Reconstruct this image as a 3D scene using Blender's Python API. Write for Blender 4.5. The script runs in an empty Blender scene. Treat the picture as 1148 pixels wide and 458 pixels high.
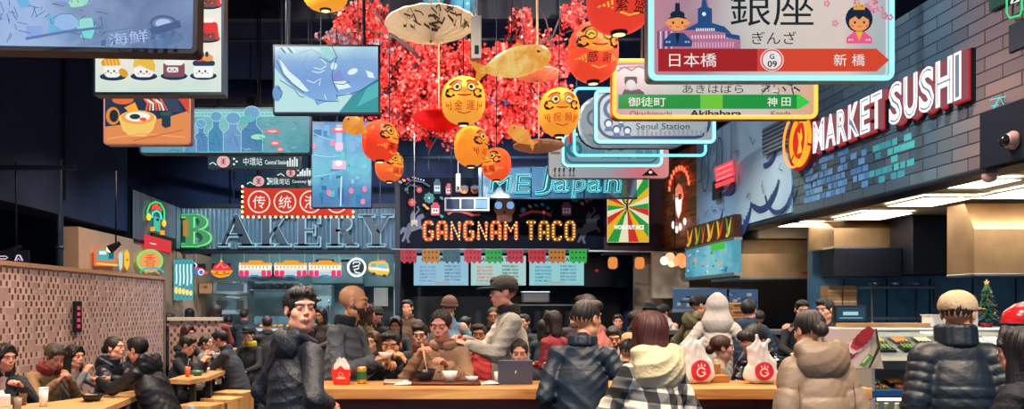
import bpy, bmesh, math, random
import numpy as np
from mathutils import Vector, Matrix, Euler
random.seed(7); RS = np.random.RandomState(5)
C = bpy.context.scene.collection
F, HX, HY, EYE = 900.0, 480.0, 343.0, 1.6     # focal length in px, vanishing point, eye height
def W(px, py, d): return Vector(((px-HX)*d/F, d, EYE+(HY-py)*d/F))

# ---------------------------------------------------------------- materials
def lin(h):
    if isinstance(h, tuple): return h
    h = h.lstrip('#'); v = [int(h[i:i+2], 16)/255 for i in (0, 2, 4)]
    return tuple(c/12.92 if c <= .04045 else ((c+.055)/1.055)**2.4 for c in v)
_M = {}
def mat(name, col='#808080', rough=.6, metal=0, emit=0, bump=0, bscale=40, spec=.5, var=0, vscale=6, trans=0, coat=0):
    if name in _M: return _M[name]
    m = bpy.data.materials.new(name); m.use_nodes = True; _M[name] = m
    nt = m.node_tree; b = nt.nodes['Principled BSDF']; c = lin(col)
    b.inputs['Base Color'].default_value = (*c, 1); b.inputs['Roughness'].default_value = rough
    b.inputs['Metallic'].default_value = metal; b.inputs['Specular IOR Level'].default_value = spec
    b.inputs['Coat Weight'].default_value = coat
    if trans: b.inputs['Transmission Weight'].default_value = trans
    if emit:
        b.inputs['Emission Color'].default_value = (*c, 1); b.inputs['Emission Strength'].default_value = emit
        b.inputs['Base Color'].default_value = (*(x*.05 for x in c), 1)
    if bump or var:
        tc = nt.nodes.new('ShaderNodeTexCoord'); n = nt.nodes.new('ShaderNodeTexNoise')
        n.inputs['Scale'].default_value = bscale if bump else vscale; n.inputs['Detail'].default_value = 4
        nt.links.new(tc.outputs['Object'], n.inputs['Vector'])
        if bump:
            bp = nt.nodes.new('ShaderNodeBump'); bp.inputs['Strength'].default_value = bump; bp.inputs['Distance'].default_value = .02
            nt.links.new(n.outputs['Fac'], bp.inputs['Height']); nt.links.new(bp.outputs['Normal'], b.inputs['Normal'])
        if var:
            n2 = nt.nodes.new('ShaderNodeTexNoise'); n2.inputs['Scale'].default_value = vscale; n2.inputs['Detail'].default_value = 5
            nt.links.new(tc.outputs['Object'], n2.inputs['Vector'])
            r = nt.nodes.new('ShaderNodeValToRGB')
            r.color_ramp.elements[0].position = .3; r.color_ramp.elements[1].position = .7
            r.color_ramp.elements[0].color = (*(x*(1-var) for x in c), 1); r.color_ramp.elements[1].color = (*(min(1, x*(1+var)) for x in c), 1)
            nt.links.new(n2.outputs['Fac'], r.inputs['Fac'])
            nt.links.new(r.outputs['Color'], b.inputs['Emission Color' if emit else 'Base Color'])
    return m
def em(col, s=1.0):                                     # a lit, backlit or glowing surface
    return mat('lit_%s_%g' % (str(col).lstrip('#'), s), col, .5, 0, s, spec=.08)
def pt(col, rough=.6): return mat('paint_%s_%g' % (str(col).lstrip('#'), rough), col, rough)
def nodes(name):
    m = bpy.data.materials.new(name); m.use_nodes = True; nt = m.node_tree
    return m, nt, nt.nodes['Principled BSDF']
def N(nt, t, **kw):
    n = nt.nodes.new('ShaderNode'+t)
    for k, v in kw.items():
        if k in n.inputs: n.inputs[k].default_value = v
        else: setattr(n, k, v)
    return n
def math_(nt, op, a, b=None, c=None):
    n = nt.nodes.new('ShaderNodeMath'); n.operation = op
    for i, v in enumerate((a, b, c)):
        if v is None: continue
        if isinstance(v, (int, float)): n.inputs[i].default_value = v
        else: nt.links.new(v, n.inputs[i])
    return n.outputs[0]

# ---------------------------------------------------------------- mesh builder
class MB:
    def __init__(s): s.v = []; s.f = []; s.mi = []; s.mats = []; s.sm = []
    def m(s, mt):
        if mt not in s.mats: s.mats.append(mt)
        return s.mats.index(mt)
    def add(s, vs, fs, mt, smooth=False, M=None):
        o = len(s.v)
        s.v += [tuple(M @ Vector(v)) for v in vs] if M is not None else [tuple(v) for v in vs]
        k = s.m(mt)
        for f in fs: s.f.append(tuple(i+o for i in f)); s.mi.append(k); s.sm.append(smooth)
        return s
    def box(s, lo, hi, mt, bev=0, M=None):
        x0, y0, z0 = lo; x1, y1, z1 = hi
        if bev <= 0:
            vs = [(x, y, z) for z in (z0, z1) for y in (y0, y1) for x in (x0, x1)]
            return s.add(vs, [(0,2,3,1),(4,5,7,6),(0,1,5,4),(2,6,7,3),(0,4,6,2),(1,3,7,5)], mt, M=M)
        b = min(bev, (x1-x0)/2.01, (y1-y0)/2.01, (z1-z0)/2.01); vs = []; idx = {}
        for a, (X, xi) in enumerate(((x0, x0+b), (x1, x1-b))):
            for c, (Y, yi) in enumerate(((y0, y0+b), (y1, y1-b))):
                for e, (Z, zi) in enumerate(((z0, z0+b), (z1, z1-b))):
                    idx[a, c, e] = len(vs); vs += [(X, yi, zi), (xi, Y, zi), (xi, yi, Z)]
        fs = []
        for ax in range(3):
            for sd in (0, 1):
                q = []
                for p, r in ((0, 0), (1, 0), (1, 1), (0, 1)):
                    k = [0, 0, 0]; k[ax] = sd; k[(ax+1) % 3] = p; k[(ax+2) % 3] = r; q.append(idx[tuple(k)]+ax)
                fs.append(tuple(q if sd else q[::-1]))
        for ax in range(3):
            b1, b2 = (ax+1) % 3, (ax+2) % 3
            for p in (0, 1):
                for r in (0, 1):
                    k0 = [0]*3; k0[b1] = p; k0[b2] = r; k1 = list(k0); k1[ax] = 1
                    i0, i1 = idx[tuple(k0)], idx[tuple(k1)]
                    q = (i0+b1, i1+b1, i1+b2, i0+b2); fs.append(q if p != r else q[::-1])
        for k, i in idx.items():
            q = (i, i+1, i+2); fs.append(q if sum(k) % 2 else q[::-1])
        return s.add(vs, fs, mt, M=M)
    def tube(s, pts, r, mt, n=8, closed=False, cap=True, smooth=True, M=None):
        pts = [Vector(p) for p in pts]; L = len(pts)
        rr = r if isinstance(r, (list, tuple)) else [r]*L
        vs = []; fs = []; up = None
        for i, p in enumerate(pts):
            a = pts[(i-1) % L] if closed or i else p; b = pts[(i+1) % L] if closed or i < L-1 else p
            t = (b-a).normalized() if (b-a).length > 1e-9 else Vector((0, 0, 1))
            if up is None: up = t.orthogonal().normalized()
            else:
                up = up - t*up.dot(t)
                up = up.normalized() if up.length > 1e-6 else t.orthogonal().normalized()
            w = t.cross(up)
            for k in range(n):
                an = 2*math.pi*k/n; vs.append(p+(up*math.cos(an)+w*math.sin(an))*rr[i])
        for i in range(L if closed else L-1):
            for k in range(n):
                a = i*n+k; b = i*n+(k+1) % n; j = ((i+1) % L)*n
                fs.append((a, b, j+(k+1) % n, j+k))
        if cap and not closed: fs += [tuple(range(n))[::-1], tuple((L-1)*n+k for k in range(n))]
        return s.add(vs, fs, mt, smooth, M)
    def lathe(s, prof, mt, n=24, M=None, smooth=True, cap=True):   # prof (r,z) about z
        vs = []; fs = []
        for r, z in prof:
            for k in range(n):
                a = 2*math.pi*k/n; vs.append((r*math.cos(a), r*math.sin(a), z))
        for i in range(len(prof)-1):
            for k in range(n):
                a = i*n+k; b = i*n+(k+1) % n; fs.append((a, b, b+n, a+n))
        if cap: fs += [tuple(range(n))[::-1], tuple((len(prof)-1)*n+k for k in range(n))]
        return s.add(vs, fs, mt, smooth, M)
    def ball(s, c, r, mt, n=12, M=None):
        rx, ry, rz = r if isinstance(r, (tuple, list)) else (r, r, r); vs = []; fs = []; m = max(4, n//2)
        for i in range(m+1):
            th = math.pi*i/m
            for k in range(n):
                a = 2*math.pi*k/n
                vs.append((c[0]+rx*math.sin(th)*math.cos(a), c[1]+ry*math.sin(th)*math.sin(a), c[2]+rz*math.cos(th)))
        for i in range(m):
            for k in range(n):
                a = i*n+k; b = i*n+(k+1) % n; fs.append((a, a+n, b+n, b))
        return s.add(vs, fs, mt, True, M)
    def prism(s, pts, y0, y1, mt, side=None, M=None):     # outline in x,z extruded from y0 (front) to y1
        n = len(pts); vs = [(x, y0, z) for x, z in pts]+[(x, y1, z) for x, z in pts]
        ar = sum(pts[i][0]*pts[(i+1) % n][1]-pts[(i+1) % n][0]*pts[i][1] for i in range(n))
        o = list(range(n)) if ar > 0 else list(range(n))[::-1]
        s.add(vs, [tuple(o), tuple(i+n for i in o[::-1])], mt, M=M)
        return s.add(vs, [(o[(i+1) % n], o[i], o[i]+n, o[(i+1) % n]+n) for i in range(n)], side or mt, M=M)
    def obj(s, name, parent=None, loc=None, rot=None, kind=None):
        me = bpy.data.meshes.new(name); me.from_pydata(s.v, [], s.f); me.update()
        for m in s.mats: me.materials.append(m)
        me.polygons.foreach_set('material_index', s.mi); me.polygons.foreach_set('use_smooth', s.sm)
        o = bpy.data.objects.new(name, me); C.objects.link(o)
        if parent: o.parent = parent
        if loc is not None: o.location = loc
        if rot is not None: o.rotation_euler = rot
        if kind: o['kind'] = kind
        return o
def tag(o, label, cat, group=None, kind=None):
    if label: o['label'] = label
    if cat: o['category'] = cat
    if group: o['group'] = group
    if kind: o['kind'] = kind
    return o
def thing(name, label, cat, loc=(0, 0, 0), rz=0, group=None, rot=None):
    o = bpy.data.objects.new(name, None); C.objects.link(o); o.empty_display_size = .1
    o.location = loc; o.rotation_euler = rot or (0, 0, rz)
    return tag(o, label, cat, group)
def struct(mb, name):
    return tag(mb.obj(name), None, None, kind='structure')
def dup(root, loc, rz=None, label=None, sc=None):
    r = root.copy(); C.objects.link(r); r.location = loc
    if rz is not None: r.rotation_euler = (0, 0, rz)
    if label: r['label'] = label
    if sc: r.scale = (sc,)*3
    for ch in list(root.children):
        c = ch.copy(); C.objects.link(c); c.parent = r
        for g in list(ch.children):
            e = g.copy(); C.objects.link(e); e.parent = c
    return r

# ---------------------------------------------------------------- lettering
_T = {}
def text_mesh(txt, bold=0.0, ext=0.0):
    k = (txt, bold, ext)
    if k in _T: return _T[k]
    cu = bpy.data.curves.new('lettering', 'FONT'); cu.body = txt; cu.size = 1; cu.offset = bold; cu.extrude = ext; cu.resolution_u = 3
    o = bpy.data.objects.new('lettering', cu); C.objects.link(o)
    bpy.context.view_layer.update()
    me = o.evaluated_get(bpy.context.evaluated_depsgraph_get()).to_mesh()
    vs = [tuple(v.co) for v in me.vertices]; fs = [tuple(p.vertices) for p in me.polygons]
    o.to_mesh_clear(); bpy.data.objects.remove(o); bpy.data.curves.remove(cu)
    xs = [v[0] for v in vs]; ys = [v[1] for v in vs]
    bb = (min(xs), min(ys), max(xs), max(ys)) if vs else (0, 0, 1, 1)
    _T[k] = (vs, fs, bb); return _T[k]

# ---------------------------------------------------------------- 2D art on a board.  u right, v down in picture units, s = metres per unit
class Art:
    def __init__(s, sc, step=.0004): s.mb = MB(); s.k = sc; s.l = 1; s.st = step
    def _p(s, u, v, l=None): return (u*s.k, -(s.l if l is None else l)*s.st, -v*s.k)
    def poly(s, pts, col):
        mt = col if not isinstance(col, (str, tuple)) else em(col)
        n = len(pts); ar = sum(pts[i][0]*-pts[(i+1) % n][1]+pts[(i+1) % n][0]*pts[i][1] for i in range(n))
        if ar < 0: pts = pts[::-1]
        s.mb.add([s._p(*p) for p in pts], [tuple(range(n))], mt); s.l += 1; return s
    def rect(s, u0, v0, u1, v1, col): return s.poly([(u0, v0), (u1, v0), (u1, v1), (u0, v1)], col)
    def rrect(s, u0, v0, u1, v1, r, col): return s.poly(rr(u0, v0, u1, v1, r), col)
    def ell(s, u, v, a, b=None, col='#000000', n=20, rot=0, t0=0, t1=360):
        b = a if b is None else b; c, sn = math.cos(math.radians(rot)), math.sin(math.radians(rot))
        full = t1-t0 >= 360; q = []
        for i in range(n if full else n+1):
            t = math.radians(t0+(t1-t0)*i/n); x, y = a*math.cos(t), b*math.sin(t); q.append((u+x*c-y*sn, v+x*sn+y*c))
        return s.poly(q, col)
    def line(s, pts, w, col, closed=False):
        mt = col if not isinstance(col, (str, tuple)) else em(col)
        P = [Vector(p) for p in pts]; n = len(P); L = []; R = []
        for i in range(n):
            a = P[i-1] if (i or closed) else P[i]; b = P[(i+1) % n] if (i < n-1 or closed) else P[i]
            t = (b-a); t = t.normalized() if t.length > 1e-9 else Vector((1, 0)); nn = Vector((-t.y, t.x))*w/2
            L.append(P[i]+nn); R.append(P[i]-nn)
        m = n if closed else n-1
        s.mb.add([s._p(*p) for p in L+R], [(i, (i+1) % n, n+(i+1) % n, n+i) for i in range(m)], mt); s.l += 1; return s
    def ring(s, u, v, a, w, col, n=24, b=None, t0=0, t1=360):
        b = b or a; full = t1-t0 >= 360
        q = [(u+a*math.cos(math.radians(t0+(t1-t0)*i/n)), v+b*math.sin(math.radians(t0+(t1-t0)*i/n))) for i in range(n if full else n+1)]
        return s.line(q, w, col, full)
    def text(s, txt, u0, v0, u1, v1, col, bold=0.0, shear=0, rot=0):
        mt = col if not isinstance(col, (str, tuple)) else em(col)
        if ord(txt[0]) > 1000: bold = 0
        vs, fs, bb = text_mesh(txt, bold); sx = (u1-u0)/max(1e-6, bb[2]-bb[0]); sy = (v1-v0)/max(1e-6, bb[3]-bb[1])
        cu, cv = (u0+u1)/2, (v0+v1)/2; c, sn = math.cos(math.radians(rot)), math.sin(math.radians(rot)); q = []
        for x, y, z in vs:
            U = (x-bb[0])*sx-(u1-u0)/2+shear*(y-bb[1])*sy; V = (v1-v0)/2-(y-bb[1])*sy
            q.append(s._p(cu+U*c-V*sn, cv+U*sn+V*c))
        s.mb.add(q, fs, mt); s.l += 1; return s
    def obj(s, name, parent, y=0): return s.mb.obj(name, parent, (0, y, 0))
def rr(u0, v0, u1, v1, r, n=5):
    q = []
    for cx, cy, a in ((u1-r, v0+r, -90), (u1-r, v1-r, 0), (u0+r, v1-r, 90), (u0+r, v0+r, 180)):
        for i in range(n+1):
            t = math.radians(a+90*i/n); q.append((cx+r*math.cos(t), cy+r*math.sin(t)))
    return q

# ---------------------------------------------------------------- signed-distance modelling
def rot_to(d):                                          # rotation whose z axis is d
    d = Vector(d).normalized(); return np.array(d.to_track_quat('Z', 'Y').to_matrix())
class Field:
    def __init__(s, k=.02): s.p = []; s.k = k; s.mods = []
    def cone(s, a, b, ra, rb, sub=0, k=None, flat=None, ridge=None):   # flat=(axis vector, factor): squash along axis
        s.p.append(('c', np.array(a, float), np.array(b, float), ra, rb, sub, k, flat, ridge)); return s
    def ell(s, c, r, R=None, sub=0, k=None, ridge=None):
        r = np.array(r if isinstance(r, (tuple, list)) else (r, r, r), float)
        s.p.append(('e', np.array(c, float), r, R, sub, k)); return s
    def mesh(s, h, disp=None, lo=None, hi=None, cut=None):
        L = []; H = []
        for p in s.p:
            if p[0] == 'c':
                r = max(p[3], p[4]); L.append(np.minimum(p[1], p[2])-r); H.append(np.maximum(p[1], p[2])+r)
                if p[5]: L.pop(); H.pop()
            elif not p[4]: L.append(p[1]-p[2].max() if p[3] is not None else p[1]-p[2]); H.append(p[1]+p[2].max() if p[3] is not None else p[1]+p[2])
        L = np.min(L, 0)-3*h-.015 if lo is None else np.array(lo); H = np.max(H, 0)+3*h+.015 if hi is None else np.array(hi)
        n = np.ceil((H-L)/h).astype(int)+1
        ax = [L[i]+h*np.arange(n[i]) for i in range(3)]
        G = np.full(n, .5, np.float32)
        for p in s.p:
            mg = s.k*1.5+.02
            if p[0] == 'c':
                r = max(p[3], p[4])+mg; a, b = np.minimum(p[1], p[2])-r, np.maximum(p[1], p[2])+r
            else:
                r = (p[2].max() if p[3] is not None else p[2])+mg; a, b = p[1]-r, p[1]+r
            i0 = np.clip(((a-L)/h).astype(int), 0, n); i1 = np.clip(((b-L)/h).astype(int)+2, 0, n)
            if (i1 <= i0).any(): continue
            X = ax[0][i0[0]:i1[0], None, None]; Y = ax[1][None, i0[1]:i1[1], None]; Z = ax[2][None, None, i0[2]:i1[2]]
            sl = (slice(i0[0], i1[0]), slice(i0[1], i1[1]), slice(i0[2], i1[2]))
            if p[0] == 'c':
                A, B = p[1], p[2]; D = B-A; l2 = max(1e-9, D@D)
                qx, qy, qz = X-A[0], Y-A[1], Z-A[2]
                t = np.clip((qx*D[0]+qy*D[1]+qz*D[2])/l2, 0, 1)
                ex, ey, ez = qx-t*D[0], qy-t*D[1], qz-t*D[2]
                if p[7] is not None:
                    fx = np.array(p[7][0], float); fx /= np.linalg.norm(fx); e = ex*fx[0]+ey*fx[1]+ez*fx[2]; g = 1/p[7][1]-1
                    ex = ex+e*fx[0]*g; ey = ey+e*fx[1]*g; ez = ez+e*fx[2]*g
                rad = p[3]+(p[4]-p[3])*t
                if p[8]: rad = rad+p[8][1]*(np.abs(np.sin(np.pi*p[8][0]*t))**.42-.7)
                d = np.sqrt(ex*ex+ey*ey+ez*ez)-rad
                if p[7] is not None: d = d*(.5+.5*p[7][1])
                sub = p[5]; kk = p[6] if p[6] is not None else s.k
            else:
                qx, qy, qz = X-p[1][0], Y-p[1][1], Z-p[1][2]
                if p[3] is not None:
                    R = p[3]; qx, qy, qz = (qx*R[0][0]+qy*R[1][0]+qz*R[2][0], qx*R[0][1]+qy*R[1][1]+qz*R[2][1], qx*R[0][2]+qy*R[1][2]+qz*R[2][2])
                r = p[2]; k0 = np.sqrt((qx/r[0])**2+(qy/r[1])**2+(qz/r[2])**2); k1 = np.sqrt((qx/r[0]**2)**2+(qy/r[1]**2)**2+(qz/r[2]**2)**2)
                d = k0*(k0-1)/np.maximum(k1, 1e-6); d = np.where(k0 < 1e-3, -r.min(), d)
                sub = p[4]; kk = p[5] if p[5] is not None else s.k
            g = G[sl]
            if sub:
                m = np.maximum(g, -d); G[sl] = m+np.maximum(kk-np.abs(g+d), 0)**2/(4*kk) if kk > 0 else m
            else:
                m = np.minimum(g, d); G[sl] = m-np.maximum(kk-np.abs(g-d), 0)**2/(4*kk) if kk > 0 else m
        if disp is not None: G = G+disp(ax[0][:, None, None], ax[1][None, :, None], ax[2][None, None, :]).astype(np.float32)
        if cut is not None:
            n_, p_ = cut; pl = -((ax[0][:, None, None]-p_[0])*n_[0]+(ax[1][None, :, None]-p_[1])*n_[1]+(ax[2][None, None, :]-p_[2])*n_[2])
            # the hem cuts the trunk only, not the hanging sleeves
            m = np.hypot(ax[0][:, None, None]-p_[0], (ax[1][None, :, None]-p_[1]))+0*pl < .205; G = np.where(m, np.maximum(G, pl), G).astype(np.float32)
        G[0] = G[-1] = .1; G[:, 0] = G[:, -1] = .1; G[:, :, 0] = G[:, :, -1] = .1
        return surf(G, L, h)
def surf(G, L, h):
    S = G < 0; c = np.zeros(tuple(x-1 for x in G.shape), np.int8)
    nx, ny, nz = c.shape
    for i in (0, 1):
        for j in (0, 1):
            for k in (0, 1): c += S[i:i+nx, j:j+ny, k:k+nz]
    act = (c > 0) & (c < 8); I = np.argwhere(act)
    if len(I) == 0: return np.zeros((0, 3)), np.zeros((0, 4), int)
    idx = np.full(c.shape, -1, np.int64); idx[act] = np.arange(len(I))
    acc = np.zeros((len(I), 3)); cnt = np.zeros(len(I))
    cr = [(0,0,0),(1,0,0),(0,1,0),(1,1,0),(0,0,1),(1,0,1),(0,1,1),(1,1,1)]
    V = [G[I[:, 0]+a, I[:, 1]+b, I[:, 2]+e] for a, b, e in cr]
    for a in range(8):
        for b in range(a+1, 8):
            if sum(abs(x-y) for x, y in zip(cr[a], cr[b])) != 1: continue
            m = (V[a] < 0) != (V[b] < 0); t = np.where(m, V[a]/np.where(m, V[a]-V[b], 1), 0)
            P = np.array(cr[a])[None]+t[:, None]*(np.array(cr[b])-np.array(cr[a]))[None]
            acc += P*m[:, None]; cnt += m
    P = L+h*(I+acc/np.maximum(cnt, 1)[:, None]); F_ = []
    for a in range(3):
        b, e = (a+1) % 3, (a+2) % 3
        s0 = [slice(None)]*3; s1 = [slice(None)]*3; s0[a] = slice(0, -1); s1[a] = slice(1, None)
        ch = S[tuple(s0)] != S[tuple(s1)]; Q = np.argwhere(ch)
        Q = Q[(Q[:, b] > 0) & (Q[:, e] > 0) & (Q[:, b] < G.shape[b]-1) & (Q[:, e] < G.shape[e]-1)]
        ins = S[Q[:, 0], Q[:, 1], Q[:, 2]]
        def at(db, de):
            q = Q.copy(); q[:, b] -= db; q[:, e] -= de; return idx[q[:, 0], q[:, 1], q[:, 2]]
        q = np.stack([at(1, 1), at(0, 1), at(0, 0), at(1, 0)], 1); q[~ins] = q[~ins][:, ::-1]; F_.append(q)
    return P, np.concatenate(F_)
def npobj(name, parts, mats, parent=None, smooth=True):   # parts: list of (verts, quads, material index)
    vs = []; fs = []; mi = []; o = 0
    for V, Q, k in parts:
        if len(V) == 0: continue
        vs.append(np.asarray(V)); fs.append(np.asarray(Q)+o); mi += [k]*len(Q); o += len(V)
    V = np.concatenate(vs); nf = len(mi); tot = sum(q.size for q in fs)
    me = bpy.data.meshes.new(name); me.vertices.add(len(V)); me.vertices.foreach_set('co', V.astype(np.float32).ravel())
    me.loops.add(tot); me.loops.foreach_set('vertex_index', np.concatenate([q.ravel() for q in fs]).astype(np.int32))
    me.polygons.add(nf); sz = np.concatenate([np.full(len(q), q.shape[1]) for q in fs]); st = np.concatenate([[0], np.cumsum(sz)[:-1]])
    me.polygons.foreach_set('loop_start', st.astype(np.int32)); me.polygons.foreach_set('loop_total', sz.astype(np.int32))
    me.polygons.foreach_set('material_index', np.array(mi, np.int32)); me.polygons.foreach_set('use_smooth', [smooth]*nf)
    me.update(calc_edges=True); me.validate()
    for m in mats: me.materials.append(m)
    ob = bpy.data.objects.new(name, me); C.objects.link(ob)
    if parent: ob.parent = parent
    return ob
# ================================================================= SETTING
NAVY = mat('dark_navy_paint', '#15294e', .75, var=.25, vscale=2)
BLACK = mat('matt_black_metal', '#0e1422', .5, .3)
DARKM = mat('dark_grey_metal', '#20262f', .45, .5)
STEEL = mat('brushed_steel', '#9a9fa3', .32, .85, bump=.05, bscale=60, var=.12, vscale=3)
WARMST = mat('warm_steel_hood', '#c29c72', .32, .6, var=.25, vscale=2.2, bump=.04, bscale=12)
CREAM = mat('cream_paint', '#e2cca8', .6, var=.08)
WHITE = mat('white_plastic', '#e6e6e0', .45)
CHROME = mat('chrome', '#c8ccd0', .15, 1)
GLASS = mat('clear_glass', '#e8f4f4', .03, trans=1)
GREYT = mat('teal_grey_panel', '#86aab0', .5, var=.08)

def wood(name, c1, c2, scale=3, rough=.45, axis='X', planks=0):
    m, nt, b = nodes(name); tc = N(nt, 'TexCoord'); mp = N(nt, 'Mapping')
    sc = {'X': (.5, 7, 7), 'Z': (7, 7, .5), 'Y': (7, .5, 7)}[axis]; mp.inputs['Scale'].default_value = tuple(x*scale/3 for x in sc)
    n = N(nt, 'TexNoise', Scale=3.0, Detail=6.0, Distortion=.6); r = N(nt, 'ValToRGB')
    r.color_ramp.elements[0].color = (*lin(c1), 1); r.color_ramp.elements[1].color = (*lin(c2), 1)
    r.color_ramp.elements[0].position = .32; r.color_ramp.elements[1].position = .68
    nt.links.new(tc.outputs['Object'], mp.inputs['Vector']); nt.links.new(mp.outputs['Vector'], n.inputs['Vector'])
    nt.links.new(n.outputs['Fac'], r.inputs['Fac'])
    if planks:
        sx = N(nt, 'SeparateXYZ'); nt.links.new(tc.outputs['Object'], sx.inputs[0])
        co = N(nt, 'CombineXYZ'); a = {'X': 0, 'Y': 1, 'Z': 2}[axis]
        nt.links.new(sx.outputs[a], co.inputs[0]); nt.links.new(sx.outputs[2 if axis != 'Z' else 0], co.inputs[1])
        bt = N(nt, 'TexBrick', Scale=1.0); bt.inputs['Brick Width'].default_value = 1.1; bt.inputs['Row Height'].default_value = planks
        bt.inputs['Mortar Size'].default_value = .004; bt.inputs['Color1'].default_value = (.55, .55, .55, 1); bt.inputs['Color2'].default_value = (1.5, 1.3, 1.2, 1); bt.inputs['Mortar'].default_value = (.1, .1, .1, 1)
        nt.links.new(co.outputs[0], bt.inputs['Vector']); mx = N(nt, 'Mix', data_type='RGBA', blend_type='MULTIPLY'); mx.inputs[0].default_value = 1
        nt.links.new(r.outputs['Color'], mx.inputs[6]); nt.links.new(bt.outputs['Color'], mx.inputs[7]); nt.links.new(mx.outputs[2], b.inputs['Base Color'])
    else: nt.links.new(r.outputs['Color'], b.inputs['Base Color'])
    b.inputs['Roughness'].default_value = rough
    return m
OAK = wood('pale_oak', '#b98650', '#dcae78', 3, .4)
PINE = wood('pine_block', '#c08a4a', '#e0b070', 3, .45, 'Z')
COUNTERW = wood('counter_oak', '#a86a34', '#e0a866', 3, .32)
REDWOOD = wood('dark_red_wood', '#3c1214', '#742a22', 3, .5)
PLANKW = wood('red_brown_planks', '#5a2418', '#b8683c', 3, .5, 'Y', planks=.11)

# grey-blue brick of the sushi stall bulkhead
def brick_mat():
    m, nt, b = nodes('painted_brick'); tc = N(nt, 'TexCoord'); sx = N(nt, 'SeparateXYZ'); co = N(nt, 'CombineXYZ')
    nt.links.new(tc.outputs['Object'], sx.inputs[0]); nt.links.new(sx.outputs[1], co.inputs[0]); nt.links.new(sx.outputs[2], co.inputs[1])
    bt = N(nt, 'TexBrick', Scale=1.0); bt.inputs['Brick Width'].default_value = .42; bt.inputs['Row Height'].default_value = .115
    bt.inputs['Mortar Size'].default_value = .007; bt.inputs['Mortar Smooth'].default_value = .3
    bt.inputs['Color1'].default_value = (*lin('#4e646e'), 1); bt.inputs['Color2'].default_value = (*lin('#3c515e'), 1); bt.inputs['Mortar'].default_value = (*lin('#1c232e'), 1)
    nt.links.new(co.outputs[0], bt.inputs['Vector'])
    bt2 = N(nt, 'TexBrick', Scale=1.0); bt2.inputs['Brick Width'].default_value = .42; bt2.inputs['Row Height'].default_value = .115
    bt2.inputs['Mortar Size'].default_value = .007; bt2.inputs['Color1'].default_value = (*lin('#6a5856'), 1); bt2.inputs['Color2'].default_value = (*lin('#524648'), 1); bt2.inputs['Mortar'].default_value = (*lin('#231a20'), 1)
    nt.links.new(co.outputs[0], bt2.inputs['Vector'])
    # brick colours blend to redder tones towards the near end
    n = N(nt, 'TexNoise', Scale=.9, Detail=2.0); nt.links.new(co.outputs[0], n.inputs['Vector'])
    v = math_(nt, 'ADD', math_(nt, 'MULTIPLY', math_(nt, 'SUBTRACT', 7.1, sx.outputs[1]), 1.6), math_(nt, 'MULTIPLY', n.outputs['Fac'], .8)); v = math_(nt, 'MINIMUM', math_(nt, 'MAXIMUM', v, 0), 1)
    mx = N(nt, 'Mix', data_type='RGBA'); nt.links.new(v, mx.inputs[0]); nt.links.new(bt.outputs['Color'], mx.inputs[6]); nt.links.new(bt2.outputs['Color'], mx.inputs[7])
    nt.links.new(mx.outputs[2], b.inputs['Base Color']); b.inputs['Roughness'].default_value = .55
    bp = N(nt, 'Bump', Strength=.5, Distance=.01, invert=True); nt.links.new(bt.outputs['Fac'], bp.inputs['Height']); nt.links.new(bp.outputs['Normal'], b.inputs['Normal'])
    return m
BRICK = brick_mat()
def tile_mat():                                         # pinkish basket tile with small dark gaps
    m, nt, b = nodes('perforated_tile'); tc = N(nt, 'TexCoord'); sx = N(nt, 'SeparateXYZ'); nt.links.new(tc.outputs['Object'], sx.inputs[0])
    pu, pv = .105, .066
    u = math_(nt, 'DIVIDE', math_(nt, 'ADD', sx.outputs[1], sx.outputs[0]), pu); v = math_(nt, 'DIVIDE', sx.outputs[2], pv)
    fv = math_(nt, 'FLOOR', v); u = math_(nt, 'ADD', u, math_(nt, 'MULTIPLY', fv, .5)); fu = math_(nt, 'FLOOR', u)
    cu = math_(nt, 'FRACT', u); cv = math_(nt, 'FRACT', v)
    co = N(nt, 'CombineXYZ'); nt.links.new(fu, co.inputs[0]); nt.links.new(fv, co.inputs[1])
    wn = N(nt, 'TexWhiteNoise', noise_dimensions='2D'); nt.links.new(co.outputs[0], wn.inputs['Vector'])
    a = math_(nt, 'GREATER_THAN', math_(nt, 'ABSOLUTE', math_(nt, 'SUBTRACT', cu, .5)), .32)
    hole = math_(nt, 'MULTIPLY', math_(nt, 'LESS_THAN', cu, .36), math_(nt, 'GREATER_THAN', cv, .22))
    hole = math_(nt, 'MULTIPLY', hole, math_(nt, 'GREATER_THAN', wn.outputs['Value'], .30))
    r = N(nt, 'ValToRGB'); r.color_ramp.elements[0].color = (*lin('#a88e8a'), 1); r.color_ramp.elements[1].color = (*lin('#ccb2a8'), 1)
    nt.links.new(wn.outputs['Value'], r.inputs['Fac'])
    mx = N(nt, 'Mix', data_type='RGBA'); nt.links.new(hole, mx.inputs[0]); nt.links.new(r.outputs['Color'], mx.inputs[6]); mx.inputs[7].default_value = (*lin('#6a423c'), 1)
    nt.links.new(mx.outputs[2], b.inputs['Base Color']); b.inputs['Roughness'].default_value = .4
    bp = N(nt, 'Bump', Strength=.4, Distance=.01, invert=True); nt.links.new(hole, bp.inputs['Height']); nt.links.new(bp.outputs['Normal'], b.inputs['Normal'])
    return m
TILE = tile_mat()
def corr_mat(name, c1, axis):                            # plain painted corrugated sheet (geometry carries the ribs)
    return mat(name, c1, .35, .6)
CORR = corr_mat('corrugated_steel', '#7c8e9c', 0)

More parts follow.
